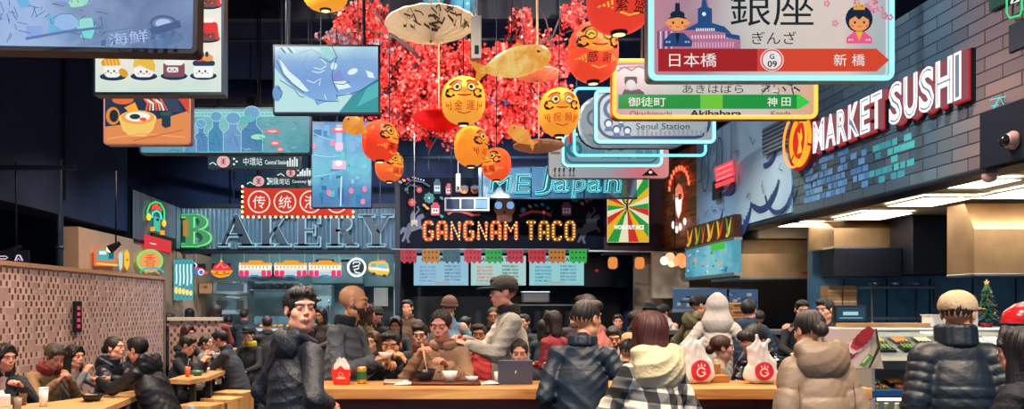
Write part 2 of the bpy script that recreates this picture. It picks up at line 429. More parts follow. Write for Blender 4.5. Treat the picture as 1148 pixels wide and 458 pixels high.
XR, XL, ZB, ZC = 4.66, -4.92, 2.75, 5.6
mb = MB(); mb.box((-7, -1.5, -.1), (10, 18.6, 0), mat('dark_floor', '#23262c', .35, var=.2, vscale=1.5)); struct(mb, 'floor')
mb = MB(); mb.box((-7, 0, ZC), (10, 18.6, ZC+.1), mat('black_ceiling', '#1c3060', .9)); struct(mb, 'ceiling')
mb = MB(); mb.box((-7, 18.4, 0), (10, 18.6, ZC), NAVY); struct(mb, 'wall_back')
mb = MB(); mb.box((-7.1, -1.5, 0), (-7, 18.6, ZC), NAVY); struct(mb, 'wall_left')
mb = MB(); mb.box((10, -1.5, 0), (10.1, 18.6, ZC), NAVY); struct(mb, 'wall_right')
# left upper dark bulkhead over the seating
mb = MB(); mb.box((-5.5, 4.5, ZB+.1), (XL-.1, 13.4, ZC), NAVY)
for y in (6.2, 8.6, 11): mb.box((XL-.1, y, ZB+.3), (XL-.06, y+.05, ZC), BLACK)
struct(mb, 'wall_bulkhead_left')
mb = MB(); mb.box((XL-.25, 11.3, 0), (XL, 18.4, 2.72), mat('cream_stall_wall', '#c4a184', .6, var=.06)); struct(mb, 'wall_stall_left')
def corrugated(mb, p0, p1, z0, z1, pitch=.075, amp=.02, mt=None):   # vertical ribs between two floor points
    p0 = Vector(p0); p1 = Vector(p1); L = (p1-p0).length; n = int(L/pitch*4); t = (p1-p0)/L; nn = Vector((t.y, -t.x)); vs = []
    for i in range(n+1):
        q = p0+t*L*i/n+nn*amp*math.sin(2*math.pi*i/4+.4)*1.0
        vs += [(q.x, q.y, z0), (q.x, q.y, z1)]
    mb.add(vs, [(2*i, 2*i+2, 2*i+3, 2*i+1) for i in range(n)], mt or CORR)
mb = MB(); mb.box((XL-.3, 13.4, 2.72), (XL-.05, 16, 3.57), DARKM); corrugated(mb, (XL-.02, 13.4), (XL-.02, 15.97), 2.74, 3.55, mt=CORR)
mb.box((XL-.3, 13.4, 2.68), (XL+.02, 16, 2.73), BLACK); struct(mb, 'wall_fascia_left')
# bakery fascia
mb = MB(); mb.box((XL, 16.05, 2.7), (-.66, 16.3, 3.6), DARKM); corrugated(mb, (XL, 16), (-.66, 16), 2.74, 3.56, .085, .025)
mb.box((XL, 15.96, 2.66), (-.64, 16.3, 2.74), BLACK); mb.box((XL, 15.96, 3.56), (-.64, 16.3, 3.64), BLACK)
mb.box((-.66, 15.94, 0), (-.56, 16.3, 4.1), BLACK); struct(mb, 'wall_fascia_bakery')
mb = MB(); mb.box((XL, 18.2, 0), (-.6, 18.4, 3.6), GREYT); mb.box((-.7, 16.3, 0), (-.6, 18.2, 3.6), GREYT)
mb.box((-2.6, 18.12, 2.0), (-1.5, 18.2, 2.7), mat('pale_teal_panel', '#86a8ac', .5)); mb.box((-3.9, 18.15, 2.06), (-2.7, 18.2, 2.1), STEEL)
struct(mb, 'wall_bakery')
mb = MB(); mb.box((-1.45, 18.1, 0), (-.75, 18.18, 2.05), mat('dark_door', '#182028', .5)); mb.box((-1.5, 18.08, 0), (-1.45, 18.2, 2.1), GREYT); mb.box((-.75, 18.08, 0), (-.7, 18.2, 2.1), GREYT); mb.box((-1.5, 18.08, 2.05), (-.7, 18.2, 2.1), GREYT)
struct(mb, 'door_1')
# taco fascia and reggae wall
mb = MB(); mb.box((-.6, 16, 2.72), (3.5, 16.3, 4.12), mat('taco_black', '#060c1a', .8, spec=.2)); mb.box((-.6, 15.97, 2.68), (3.5, 16.3, 2.73), mat('blue_trim', '#3c5468', .4, .4))
struct(mb, 'wall_fascia_taco')
mb = MB(); mb.box((-.6, 18.3, 0), (4.4, 18.4, 3.5), mat('stall_dark', '#0a1420', .6)); struct(mb, 'wall_taco')
mb = MB(); mb.box((3.5, 16.02, 2.66), (XR, 16.3, 4.3), mat('maroon_brick', '#4a2a30', .6, var=.2, vscale=9)); mb.box((3.5, 15.98, 2.62), (XR, 16.3, 2.68), DARKM)
struct(mb, 'wall_fascia_maroon')
mb = MB(); mb.box((XR, 13.9, 2.7), (XR+.2, 16.3, 4.45), PLANKW); struct(mb, 'wall_planks')
mb = MB(); mb.box((XR, 4.0, ZB), (XR+.25, 13.9, 4.45), BRICK); mb.box((XR-.01, 4, ZB-.03), (XR+.27, 13.9, ZB), BLACK); struct(mb, 'wall_bulkhead_right')
mb = MB(); mb.box((XR+.25, 4.0, ZB+.02), (9.6, 11.6, ZB+.1), mat('kitchen_ceiling_white', '#e0cca8', .7))
for y in np.arange(4.6, 11.6, 1.2): mb.box((XR+.25, y, ZB+.01), (9.6, y+.03, ZB+.02), mat('ceiling_grid', '#8f7d66', .6))
struct(mb, 'ceiling_kitchen')
mb = MB(); mb.box((4.2, 16.3, 0), (10, 16.45, 3), mat('cream_back', '#bca58a', .6)); struct(mb, 'wall_kitchen_far')
mb = MB(); mb.box((5.55, 11.6, 0), (10, 11.75, 2.77), mat('blue_steel_wall', '#54809c', .35, .2, var=.2))
for x in np.arange(6, 9.9, .62): mb.box((x, 11.585, 1.2), (x+.012, 11.6, 2.0), DARKM)
struct(mb, 'wall_kitchen_back')
mb = MB(); mb.box((9.6, 4, 0), (9.7, 11.7, 2.77), mat('blue_steel_wall', '#2c4862')); struct(mb, 'wall_kitchen_right')

# tiled partition behind the diners
mb = MB(); A = Vector((-4.2, 6.2)); B = Vector((-3.98, 12.1))
mb.box((-4.35, 5.2, 0), (-4.1, 12.1, 2.0), TILE); mb.box((-4.37, 5.2, 2.0), (-4.08, 12.12, 2.045), mat('tan_cap', '#b08a6c', .5))
mb.box((-4.36, 12.1, 0), (-4.08, 12.14, 2.0), mat('steel_post', '#8c7c74', .5, .4))
for v in (mb.v,):
    for i, (x, y, z) in enumerate(v): v[i] = (x+(y-9)*.035, y, z)
struct(mb, 'wall_partition')
mb = MB(); mb.box((-3.97, 12.3, 0), (-3.2, 12.42, 1.38), TILE); mb.box((-3.99, 12.26, 1.38), (-3.18, 12.46, 1.43), mat('pale_ledge', '#d8cfc2', .5)); struct(mb, 'wall_ledge')

# ceiling services: every duct and pipe its own thing
def pipe(name, label, p, r, mt, cat='pipe', bands=True, group=None):
    mb = MB(); mb.tube(p, r, mt, 12)
    if bands:
        a, b = Vector(p[0]), Vector(p[-1]); L = (b-a).length
        for k in range(1, int(L/1.2)):
            q = a+(b-a)*k*1.2/L; t = (b-a).normalized(); mb.tube([q-t*.02, q+t*.02], r*1.18, mt, 12)
    return tag(mb.obj(name), label, cat, group)
STP = mat('blue_grey_pipe', '#3a4c60', .4, .6)
pipe('ceiling_pipe', 'thin blue-grey pipe running above the blank space left of the hanging screen', [(-1.7, 3.6, 5.5), (-1.5, 9.5, 5.3)], .035, STP)
pipe('ceiling_duct', 'wide dark round air duct crossing under the ceiling above the long blue screen', [(-6.9, 12.6, 4.95), (4.4, 12.6, 4.95)], .2, mat('duct_dark', '#1c2f52', .5, .3), 'duct')
pipe('ceiling_pipe', 'slanting dark pipe under the ceiling above the bakery fascia', [(-6.9, 14.6, 5.2), (-2.2, 15.6, 4.1)], .05, STP)
pipe('ceiling_pipe', 'horizontal dark pipe above the taco fascia', [(-2.2, 15.4, 4.45), (4.5, 15.4, 4.45)], .045, STP)
pipe('ceiling_pipe', 'vertical dark standpipe beside the dark stall on the left', [(-5.05, 11.0, 0), (-5.05, 11.0, 5.58)], .05, STP)
for i, y in enumerate((5.2, 7.6, 10.2)):
    mb = MB(); mb.box((-6.9, y, 5.25), (9.9, y+.12, 5.6), BLACK); struct(mb, 'ceiling_beam_%d' % (i+1))

# track lights: added, unseen fixtures with a lamp in each to light the crowd
def track(x0, x1, y, z, n, power, col, group, name='track'):
    t = thing('added_light_track', 'added black ceiling light track with spot heads, '+name, 'light track', ((x0+x1)/2, y, z)); L = (x1-x0)/2
    mb = MB(); mb.box((-L, -.02, 0), (L, .02, .03), BLACK); mb.tube([(-L+.1, 0, .03), (-L+.1, 0, ZC-z)], .006, BLACK, 6); mb.tube([(L-.1, 0, .03), (L-.1, 0, ZC-z)], .006, BLACK, 6); mb.obj('rail', t)
    for i in range(n):
        x = -L+(i+.5)*2*L/n
        mb = MB(); mb.tube([(x, 0, 0), (x, 0, -.06)], .008, BLACK, 6); mb.lathe([(.03, .0), (.045, -.02), (.05, -.15), (.044, -.15), (.035, -.05)], BLACK, 14, Matrix.Translation((x, 0, -.05)))
        s = mb.obj('spot_head', t); m2 = MB(); m2.lathe([(.001, -.06), (.038, -.06)], em(col, 6), 12, Matrix.Translation((x, 0, -.05)), cap=False); m2.obj('bulb', s)
        ld = bpy.data.lights.new('spot_lamp', 'SPOT'); ld.energy = power; ld.color = lin(col); ld.spot_size = math.radians(110); ld.spot_blend = .8; ld.shadow_soft_size = .06
        lo = bpy.data.objects.new('spot_lamp', ld); C.objects.link(lo); lo.parent = t; lo.location = (x, 0, -.25)
# ================================================================= PEOPLE
SKINS = {'light': '#d8a184', 'tan': '#cc946e', 'brown': '#8a5a40', 'dark': '#54362a', 'pink': '#dc9c86'}
def skin_mat(s):
    m = mat('skin_'+s, SKINS[s], .45, var=.06, vscale=14)
    m.node_tree.nodes['Principled BSDF'].inputs['Subsurface Weight'].default_value = .08
    m.node_tree.nodes['Principled BSDF'].inputs['Subsurface Radius'].default_value = (.02, .008, .004)
    return m
def hair_mat(c):
    key = 'hair_'+c.strip('#')
    if key in _M: return _M[key]
    m = mat(key, c, .55, bump=.12, bscale=120); return m
def cloth(c, rough=.8, kind='cloth'):
    key = '%s_%s_%g' % (kind, c.strip('#'), rough)
    if key in _M: return _M[key]
    if kind == 'check':
        m, nt, b = nodes(key); _M[key] = m; tc = N(nt, 'TexCoord'); sx = N(nt, 'SeparateXYZ'); nt.links.new(tc.outputs['Object'], sx.inputs[0])
        a = math_(nt, 'GREATER_THAN', math_(nt, 'FRACT', math_(nt, 'MULTIPLY', math_(nt, 'ADD', sx.outputs[0], math_(nt, 'MULTIPLY', sx.outputs[1], .1)), 9)), .5)
        c_ = math_(nt, 'GREATER_THAN', math_(nt, 'FRACT', math_(nt, 'MULTIPLY', math_(nt, 'ADD', sx.outputs[2], math_(nt, 'MULTIPLY', sx.outputs[0], .12)), 9)), .5)
        s = math_(nt, 'MULTIPLY', math_(nt, 'ADD', a, c_), .5); r = N(nt, 'ValToRGB'); r.color_ramp.interpolation = 'CONSTANT'
        r.color_ramp.elements[0].color = (*lin('#15171c'), 1); r.color_ramp.elements[1].position = .75; r.color_ramp.elements[1].color = (*lin('#d8d2be'), 1)
        e = r.color_ramp.elements.new(.4); e.color = (*lin('#5f6062'), 1)
        nt.links.new(s, r.inputs['Fac']); nt.links.new(r.outputs['Color'], b.inputs['Base Color']); b.inputs['Roughness'].default_value = .9
        n = N(nt, 'TexNoise', Scale=150.0); bp = N(nt, 'Bump', Strength=.3, Distance=.01); nt.links.new(tc.outputs['Object'], n.inputs['Vector']); nt.links.new(n.outputs['Fac'], bp.inputs['Height']); nt.links.new(bp.outputs['Normal'], b.inputs['Normal'])
        return m
    m = mat(key, c, rough, bump=.35 if rough > .5 else .25, bscale=60 if rough > .5 else 26, var=.1, vscale=5)
    return m
_cache = {}
def head_mesh(kind, h):
    k = ('head', kind, h)
    if k in _cache: return _cache[k]
    f = Field(.018); w = .94 if kind == 'f' else 1.0
    f.ell((0, -.014, .028), (.077*w, .098, .088)); f.ell((0, .022, -.035), (.060*w, .068, .078))
    f.ell((0, .062, -.092), (.026*w, .024, .022), k=.02)                       # chin
    for s in (-1, 1):
        f.ell((s*.040*w, .050, -.022), (.026, .028, .026), k=.02)               # cheek
        f.ell((s*.045*w, .010, -.075), (.022, .035, .022), k=.02)               # jaw
        f.cone((s*.012, .090, .034), (s*.048*w, .072, .034), .010, .009, k=.012) # brow
        f.ell((s*.031*w, .103, .010), (.019, .014, .011), sub=1, k=.012)        # eye socket
        f.ell((s*.031*w, .0775, .009), (.015, .013, .012), k=.005)               # eyelid ball
        f.ell((s*.078*w, -.008, -.006), (.009, .019, .031), k=.006)             # ear
        f.ell((s*.086*w, -.002, -.002), (.006, .010, .018), sub=1, k=.004)
        f.ell((s*.011, .099, -.023), (.0075, .008, .0065), k=.006)                # nostril wing
    f.cone((0, .090, .018), (0, .104, -.017), .0065, .0095, k=.010)               # nose
    f.ell((0, .085, -.052), (.028, .015, .015), k=.016)                          # mouth mound
    f.cone((-.020*w, .096, -.056), (.020*w, .096, -.056), .0018, .0018, sub=1, k=.004)
    f.cone((0, .02, -.07), (0, -.02, -.19), .050*w, .056*w, k=.03)               # neck
    _cache[k] = f.mesh(h); return _cache[k]
def xf(V, M):
    A = np.array(M); return np.asarray(V) @ A[:3, :3].T + A[:3, 3]
def face_bits(kind, eyes='open'):                       # eyes, brows and lips of the body mesh
    k = ('face', kind, eyes)
    if k in _cache: return _cache[k]
    w = .94 if kind == 'f' else 1.0; out = []
    def ball(c, r, mi, rx=0): 
        b = MB(); b.ball((0, 0, 0), r, None, 10, Matrix.Translation(c) @ Euler((0, 0, rx)).to_matrix().to_4x4())
        out.append((np.array(b.v), b.f, mi))
    for s in (-1, 1):
        if eyes == 'open':
            ball((s*.031*w, .0875, .008), (.0108, .006, .0034), 1, -s*.25); ball((s*.031*w, .0915, .0085), (.0052, .004, .0040), 2)
            ball((s*.031*w, .0895, .0120), (.0135, .005, .0015), 2, -s*.25)
        else: ball((s*.031*w, .0895, .005), (.0135, .005, .0018), 2, -s*.25)
        ball((s*.031*w, .0905, .031), (.014, .005, .0022 if kind == 'm' else .0015), 2, -s*.35)
    ball((0, .0995, -.0530), (.019, .006, .0034), 3); ball((0, .0985, -.0598), (.016, .007, .0042), 3)
    _cache[k] = out; return out
def hair_mesh(style, h, rs=0):
    k = ('hair', style, h, rs)
    if k in _cache: return _cache[k]
    f = Field(.012)
    face = lambda z=-.045, zz=.10: f.ell((0, .088, z), (.080, .066, zz), sub=1, k=.006)
    cap = lambda g=0, z=.034: f.ell((0, -.014, z), (.085+g, .106+g, .093+g))
    if style in ('short', 'crop', 'fringe', 'messy'):
        g = {'short': 0, 'crop': -.004, 'fringe': .002, 'messy': .004}[style]; cap(g)
        if style == 'fringe': pass
        else: f.ell((.015, .050, .088), (.062, .048, .036))
        face(-.05, .118 if style != 'crop' else .128)
        f.ell((0, -.01, -.180), (.12, .14, .115), sub=1, k=.006)
        for s in (-1, 1): f.ell((s*.09, .008, -.018), (.024, .034, .046), sub=1, k=.004)
        if style == 'messy':
            for i in range(4): x = -.05+.022*i; f.cone((x*.8, .050, .108), (x*1.05-.010, .086-abs(x)*.4, .078+.005*(i % 2)), .018, .009, k=.012)
        if style == 'fringe':
            for i in range(7):
                x = -.06+.02*i; f.cone((x*.7, .055, .105), (x*1.05, .100-abs(x)*.5, .050+.008*(i % 3)), .020, .007, k=.006)
        if style == 'messy':
            r = random.Random(rs)
            for i in range(26):
                a = r.uniform(0, 6.28); e = r.uniform(.1, 1.2); d = Vector((math.cos(a)*math.cos(e)*.088, math.sin(a)*math.cos(e)*.105-.014, .04+math.sin(e)*.092))
                if d.y > .05 and d.z < .07: continue
                f.cone(d*.9, d*1.12+Vector((r.uniform(-.02, .02), .02, -.01)), .018, .006, k=.006)
    elif style in ('long', 'bob', 'straight'):
        L = {'long': -.30, 'straight': -.26, 'bob': -.125}[style]; cap(.003)
        f.cone((0, -.05, .03), (0, -.075 if L > -.2 else -.10, L), .092, .080 if L > -.2 else .075, flat=((0, 1, 0), .62), k=.03)
        face(-.06, .125)
        for s in (-1, 1): f.cone((s*.060, .005, .070), (s*.082, .000 if L > -.2 else -.012, L+.01), .036, .040 if L > -.2 else .036, flat=((1, 0, 0), .55), k=.02)
        for s in (-1, 1): f.cone((s*.012, .070, .112), (s*.072, .060, .030), .020, .016, k=.01)
    elif style in ('bun', 'tied', 'pony'):
        cap(-.004); face(-.05, .130); f.ell((0, .0, -.165), (.12, .14, .115), sub=1, k=.006)
        if style == 'bun': f.ell((0, -.115, .075), (.038, .038, .038))
        if style == 'tied': f.ell((0, -.110, -.02), (.042, .04, .045))
        if style == 'pony': f.cone((0, -.11, .05), (0, -.16, -.16), .032, .018)
        for s in (-1, 1): f.ell((s*.09, .010, -.02), (.02, .028, .04), sub=1, k=.004)
    elif style == 'receding':
        cap(-.008, .02); f.ell((0, .02, .11), (.075, .10, .055), sub=1, k=.008); face(-.03, .13); f.ell((0, -.0, -.165), (.12, .14, .115), sub=1, k=.006)
    elif style == 'beard':
        f.ell((0, .026, -.050), (.066, .072, .070)); f.ell((0, .066, -.098), (.032, .028, .026))
        f.ell((0, .12, .03), (.075, .10, .078), sub=1, k=.008); f.ell((0, .125, -.052), (.021, .03, .009), sub=1, k=.004)
        f.ell((0, -.06, -.05), (.1, .075, .1), sub=1, k=.008); f.ell((0, 0, .03), (.1, .12, .055), sub=1, k=.01)
    elif style == 'cap':
        f.ell((0, -.010, .048), (.094, .113, .088)); f.ell((0, 0, -.06), (.2, .2, .085), sub=1, k=.004)
    elif style == 'brim':
        f.ell((0, .135, .040), (.072, .078, .009), k=.004); f.cone((-.055, .085, .035), (.055, .085, .035), .012, .012); f.ell((0, -.01, .03), (.088, .105, .1), sub=1, k=.002)
    elif style == 'beanie':
        f.ell((0, -.014, .050), (.097, .116, .103)); f.ell((0, 0, -.10), (.2, .2, .115), sub=1, k=.004)
        for i in range(24):
            a = i*math.tau/24; b = a+math.tau/24
            f.cone((.092*math.cos(a), -.012+.110*math.sin(a), .030+.012*math.sin(a)), (.092*math.cos(b), -.012+.110*math.sin(b), .030+.012*math.sin(b)), .016, .016, k=.004)
    elif style == 'hoodup':
        f.ell((0, -.02, .015), (.112, .130, .118)); f.ell((0, -.05, .075), (.070, .085, .070)); f.cone((0, -.03, -.04), (0, -.05, -.17), .112, .165, flat=((0, 1, 0), .72), k=.04)
        for s in (-1, 1): f.cone((s*.06, .06, -.10), (s*.02, .085, -.17), .035, .03, k=.02)
        f.cone((0, -.16, .12), (0, -.19, -.12), .006, .006, sub=1, k=.02)
        f.ell((0, .112, -.015), (.074, .085, .105), sub=1, k=.012); f.ell((0, -.01, .0), (.085, .10, .10), sub=1, k=.006)
    def disp(X, Y, Z):
        if style in ('cap', 'brim', 'beanie', 'hoodup'): return .0008*np.sin(X*120+Z*60)
        th = np.arctan2(X, Y+.02)
        return .0017*np.sin(th*38+2.2*np.sin(Z*24+X*9))+.0016*np.sin(th*17+Z*30+1)
    _cache[k] = f.mesh(h, disp); return _cache[k]
def hand_mesh(side, curl, h, S):
    k = ('hand', side, curl, h, round(S, 2))
    if k in _cache: return _cache[k]
    # wrist at origin, fingers along +x, back of the hand +z, thumb towards +y (mirrored by side)
    f = Field(.006); s = side
    f.cone((-.05, 0, 0), (.012, 0, 0), .026, .024, flat=((0, 0, 1), .75)); f.cone((.012, -.014*s, 0), (.082, -.024*s, 0), .020, .017, flat=((0, 0, 1), .62)); f.cone((.012, .012*s, 0), (.082, .020*s, 0), .020, .017, flat=((0, 0, 1), .62))
    for j, (y, L) in enumerate(((.030, .074), (.010, .082), (-.010, .076), (-.029, .060))):
        p = Vector((.082-.004*abs(j-1.4), y*s, 0)); a = math.radians(12+30*curl); sp = y*1.6*s; q = [p]
        for t, c in ((.46, 1), (.30, 1), (.24, .8)):
            p = p+Vector((math.cos(a), sp*(1-curl), -math.sin(a))).normalized()*L*t; q.append(p); a += math.radians(55*curl+6)*c
        r = [.0098, .0092, .0086, .0076]
        for i in range(3): f.cone(q[i], q[i+1], r[i], r[i+1], k=.003)
    t0 = Vector((.022, .026*s, -.006)); t1 = t0+Vector((.034, .024*s*(1-.3*curl), -.012-.010*curl)); t2 = t1+Vector((.030, .008*s*(1-1.6*curl), -.010-.012*curl)); t3 = t2+Vector((.022, -.002*s-.010*s*curl, -.006))
    for a, b, ra, rb in ((t0, t1, .015, .0115), (t1, t2, .0115, .010), (t2, t3, .010, .0085)): f.cone(a, b, ra, rb, k=.005)
    V, Q = f.mesh(h/S); _cache[k] = (V*S, Q); return _cache[k]
def ik(a, t, l1, l2, hint):
    v = t-a; L = v.length
    if L > (l1+l2)*.985: t = a+v*((l1+l2)*.985/L); v = t-a; L = v.length
    if L < abs(l1-l2)+.05: t = a+v.normalized()*(abs(l1-l2)+.06); v = t-a; L = v.length
    x = (l1*l1-l2*l2+L*L)/(2*L); y = math.sqrt(max(0, l1*l1-x*x)); n = v.normalized()
    h = (hint-n*hint.dot(n)).normalized(); return a+n*x+h*y, t
ARMS = {'down': (.27, .03, -.52), 'table': (.16, .36, -.30), 'mouth': (.07, .21, .03), 'phone': (.10, .30, -.16), 'pocket': (.25, .10, -.36), 'chest': (.05, .26, -.20),
        'rest': (.12, .34, -.34), 'behind': (.22, -.12, -.45), 'face': (.05, .16, .12), 'reach': (.12, .48, -.12), 'cross': (-.10, .22, -.26), 'side': (.30, .12, -.40)}
def person(label, px, top, d, yaw=180, seat=None, S=None, sex='m', skin='light', hair='short', hcol='#16120f', coat='#1c2230', style='jacket', rough=.8,
           arms=('down', 'down'), lean=3, hyaw=0, pitch=0, roll=0, hat=None, hatcol='#14161c', hatyaw=0, beard=None, trousers='#1a1e28', curl=.5, extra=None, eyes='open',
           length=None, mz=None, bulk=1.0, shirt=None, group=None, res=None, X=None, twist=0, kid=False, neckpad=0, fingers=None):
    near = d < 7; fine = res or (1 if near else 2 if d < 10 else 3)
    hb = {1: .0085, 2: .013, 3: .020}[fine]; hh = {1: .0042, 2: .0065, 3: .009}[fine]
    x, y = ((px-HX)*d/F if X is None else X), d; ztop = EYE+(HY-top)*d/F
    add = .140 if hair != 'bald' or hat else .118
    if hat == 'hoodup' or hair == 'hoodup': add = .16
    ln = math.radians(lean)
    if seat is None:                                    # standing: choose the size from the height
        S = S or ztop/(.93+.52*math.cos(ln)+.175+add); hipz = .93*S
    else:
        S = S or .97; hipz = ztop-S*(.52*math.cos(ln)+.175*math.cos(math.radians(pitch*.7))+add)
    gw = 1.0 if sex == 'm' else .90
    u = Vector((0, math.sin(ln), math.cos(ln))); fw = Vector((0, math.cos(ln), -math.sin(ln)))
    ty = -.52*S*math.sin(ln)*(.0 if seat is not None else .5)
    P0 = Vector((0, ty, hipz)); tw = Euler((0, 0, math.radians(twist))).to_matrix(); sx = tw @ Vector((1, 0, 0)); 
    NB = P0+u*.52*S; SH = P0+u*.452*S; sh = [SH-sx*.165*S*gw, SH+sx*.165*S*gw]
    hr = Euler((math.radians(-pitch), math.radians(roll), math.radians(hyaw)), 'XYZ').to_matrix()
    hr = Euler((0, 0, math.radians(hyaw))).to_matrix() @ Euler((math.radians(-pitch), math.radians(roll), 0)).to_matrix()
    hc = NB+u*.045*S+hr @ Vector((0, .030, .125))*S
    root = thing('person', label, 'person', (x, y, 0), math.radians(yaw), group)
    HM = Matrix.Translation(hc) @ hr.to_4x4() @ Matrix.Scale(S*(1.0 if not kid else 1.12), 4)
    tone = skin_mat(skin); hm = hair_mat(hcol)
    # ---- body, one continuous figure
    parts = []
    V, Q = head_mesh(sex, hh); parts.append((xf(V, HM), Q, 0))
    for Vb, Fb, mi in face_bits(sex, eyes):
        Vb = xf(Vb, HM); q4 = np.array([f for f in Fb if len(f) == 4]); parts.append((Vb, q4, mi))
    hips = [P0+Vector((-.09*S, 0, -.02*S)), P0+Vector((.09*S, 0, -.02*S))]
    if seat is None: feet = [Vector((-.11*S, -.02, .07)), Vector((.12*S, .05, .07))]; kh = Vector((0, 1, 0))
    else: feet = [Vector((s*.12*S, min(.42, .30+.1)*S, .07)) for s in (-1, 1)]; kh = Vector((0, 1, .9))
    knees = []
    for i in (0, 1):
        kn, ft = ik(hips[i], feet[i], .42*S, .43*S, kh); knees.append(kn); feet[i] = ft
    b = Field(.03)
    b.cone(P0+u*.02*S, P0+u*.30*S, .100*S, .115*S, flat=(fw, .7)).cone(P0+u*.30*S, SH-u*.05*S, .115*S, .075*S, flat=(fw, .7)).cone(sh[0], sh[1], .05*S, .05*S)
    b.cone(NB-u*.08*S, hc+hr @ Vector((0, -.015, -.10))*S, .055*S, .046*S*gw)
    el = []; wr = []
    for i, s in ((0, -1), (1, 1)):
        a = arms[i]; a = ARMS[a] if isinstance(a, str) else a
        t = SH+Vector((s*a[0]*S, a[1]*S+.0, a[2]*S))
        if mz is not None and t.z < mz: t.z = mz
        hint = Vector((s*.6, -.25, -.9)) if a[2] > -.45 else Vector((s*.2, -1, 0))
        e, w_ = ik(sh[i], t, .285*S, .25*S, hint); el.append(e); wr.append(w_)
        b.cone(sh[i], e, .045*S, .035*S).cone(e, w_, .035*S, .025*S)
    for i in (0, 1): b.cone(hips[i], knees[i], .07*S, .05*S).cone(knees[i], feet[i], .048*S, .035*S)
    V, Q = b.mesh(max(hb, .012)); parts.append((V, Q, 0))
    for i, s in ((0, -1), (1, 1)):
        dv = (wr[i]-el[i]).normalized(); a = arms[i]
        if fingers and fingers[i] is not None: dv = Vector(fingers[i]).normalized()
        up = Vector((0, .25, 1)) if abs(dv.z) < .8 else Vector((s*1.0, .1, 0))
        up = (up-dv*up.dot(dv)).normalized(); yv = up.cross(dv)
        R = Matrix((dv, yv, up)).transposed().to_4x4()
        V, Q = hand_mesh(1 if s < 0 else -1, curl, max(hh, .0045), S) if True else None
        V = V.copy(); V[:, 1] *= -1; Q = Q[:, ::-1]
        parts.append((xf(V, Matrix.Translation(wr[i]) @ R), Q, 0))
    npobj('body', parts, [tone, pt('#e8e2da', .3), pt(hcol if hair != 'bald' else '#241a15', .5) if True else None, pt({'light': '#b8605a', 'tan': '#9c4c44', 'brown': '#6e3630', 'dark': '#48241f', 'pink': '#b85c58'}[skin], .4)], root)
    # ---- jacket
    p = {'jacket': .018, 'puffer': .032, 'hoodie': .022, 'shirt': .008, 'coat': .024, 'knit': .014}[style]*bulk
    hem = length if length is not None else {'jacket': .06, 'puffer': .10, 'hoodie': .06, 'shirt': .02, 'coat': .42, 'knit': .04}[style]
    if seat is not None: hem = min(hem, .06)
    pit = (extra or {}).get('pitch', .062)
    j = Field(.022 if style != 'puffer' else .018); rd = ('puffer' == style)
    W_ = (.138 if sex == 'm' else .124)*S*bulk
    lo = P0-u*hem*S if seat is not None or hem < .2 else P0-Vector((0, 0, hem*S))
    j.cone(lo, P0+u*.28*S, W_+p+(.015 if hem > .2 else .004), W_+p, flat=(fw, .80), ridge=(max(2, round((.28+hem)*S/pit)), .013*pit/.066) if rd else None)
    j.cone(P0+u*.28*S, P0+u*.42*S, W_+p+.002, W_*.74+p, flat=(fw, .72), ridge=(max(1, round(.14*S/pit)), .011) if rd else None)
    j.cone(NB-u*.055*S, sh[0], .054*S+p*.8, .040*S+p*.8); j.cone(NB-u*.055*S, sh[1], .054*S+p*.8, .040*S+p*.8); j.cone(NB-u*.06*S-sx*.03, NB+u*.015*S, .060*S+p*.7, .056*S+p*.5); j.cone(NB-u*.06*S+sx*.03, NB+u*.015*S, .060*S+p*.7, .056*S+p*.5)
    for i in (0, 1):
        cuff = wr[i]+(el[i]-wr[i])*.06; nr = max(2, round(.285*S/(pit*.95)))
        j.cone(sh[i], el[i], .042*S+p*.9, .038*S+p*.9, ridge=(nr, .012) if rd else None); j.cone(el[i], cuff, .038*S+p*.9, .030*S+p*.6, ridge=(nr, .010) if rd else None)
    if seat is not None: 
        for i in (0, 1): j.cone(hips[i], hips[i]+(knees[i]-hips[i])*.35, .088*S+p, .08*S+p*.6)
    ph = RS.uniform(0, 6, 6); am = {'jacket': .010, 'puffer': .003, 'hoodie': .011, 'shirt': .008, 'coat': .010, 'knit': .006}[style]
    def disp(X_, Y_, Z_):
        a1 = X_*26+Z_*34+Y_*12+ph[0]+1.9*np.sin(Z_*11+X_*7+ph[1]); a2 = -X_*30+Z_*46+ph[2]+1.7*np.sin(X_*15+ph[3]); w1 = .5+.5*np.sin(X_*9+Z_*7+ph[4])
        g = am*(w1*(np.abs(np.sin(a1))**.7-.6)+(1-w1)*(np.abs(np.sin(a2))**.7-.6))
        return g
    hp = lo-u*.0; HC = (np.array(u if hem < .2 else (0, 0, 1)), np.array(hp))
    V, Q = j.mesh(hb, disp, cut=None if seat is not None else HC); cm = cloth(coat, rough, 'check' if coat == 'check' else 'cloth')
    npobj({'jacket': 'jacket', 'puffer': 'puffer_jacket', 'hoodie': 'hoodie', 'shirt': 'shirt', 'coat': 'coat', 'knit': 'sweater'}[style], [(V, Q, 0)], [cm], root)
    # ---- trousers, shoes
    t = Field(.02); t.cone(P0-Vector((.06*S, 0, .02)), P0+Vector((.06*S, 0, -.02)), .078*S, .078*S)
    for i in (0, 1): t.cone(hips[i]+Vector((0, -.01, 0)), knees[i], .070*S, .056*S).cone(knees[i], feet[i]+Vector((0, 0, .03)), .062*S, .05*S)
    V, Q = t.mesh(.02); npobj('trousers', [(V, Q, 0)], [cloth(trousers, .85)], root)
    sm = MB()
    for i in (0, 1):
        s1 = MB(); s1.ball((feet[i].x, feet[i].y+.06, .05), (.045, .13, .05), pt('#17181c', .5), 12); s1.obj('shoe', root)
    # ---- hair, hats, hoods, collars
    if hat == 'hoodup':
        V, Q = hair_mesh('hoodup', hh*1.2); npobj('hood', [(xf(V, HM), Q, 0)], [cm], root)
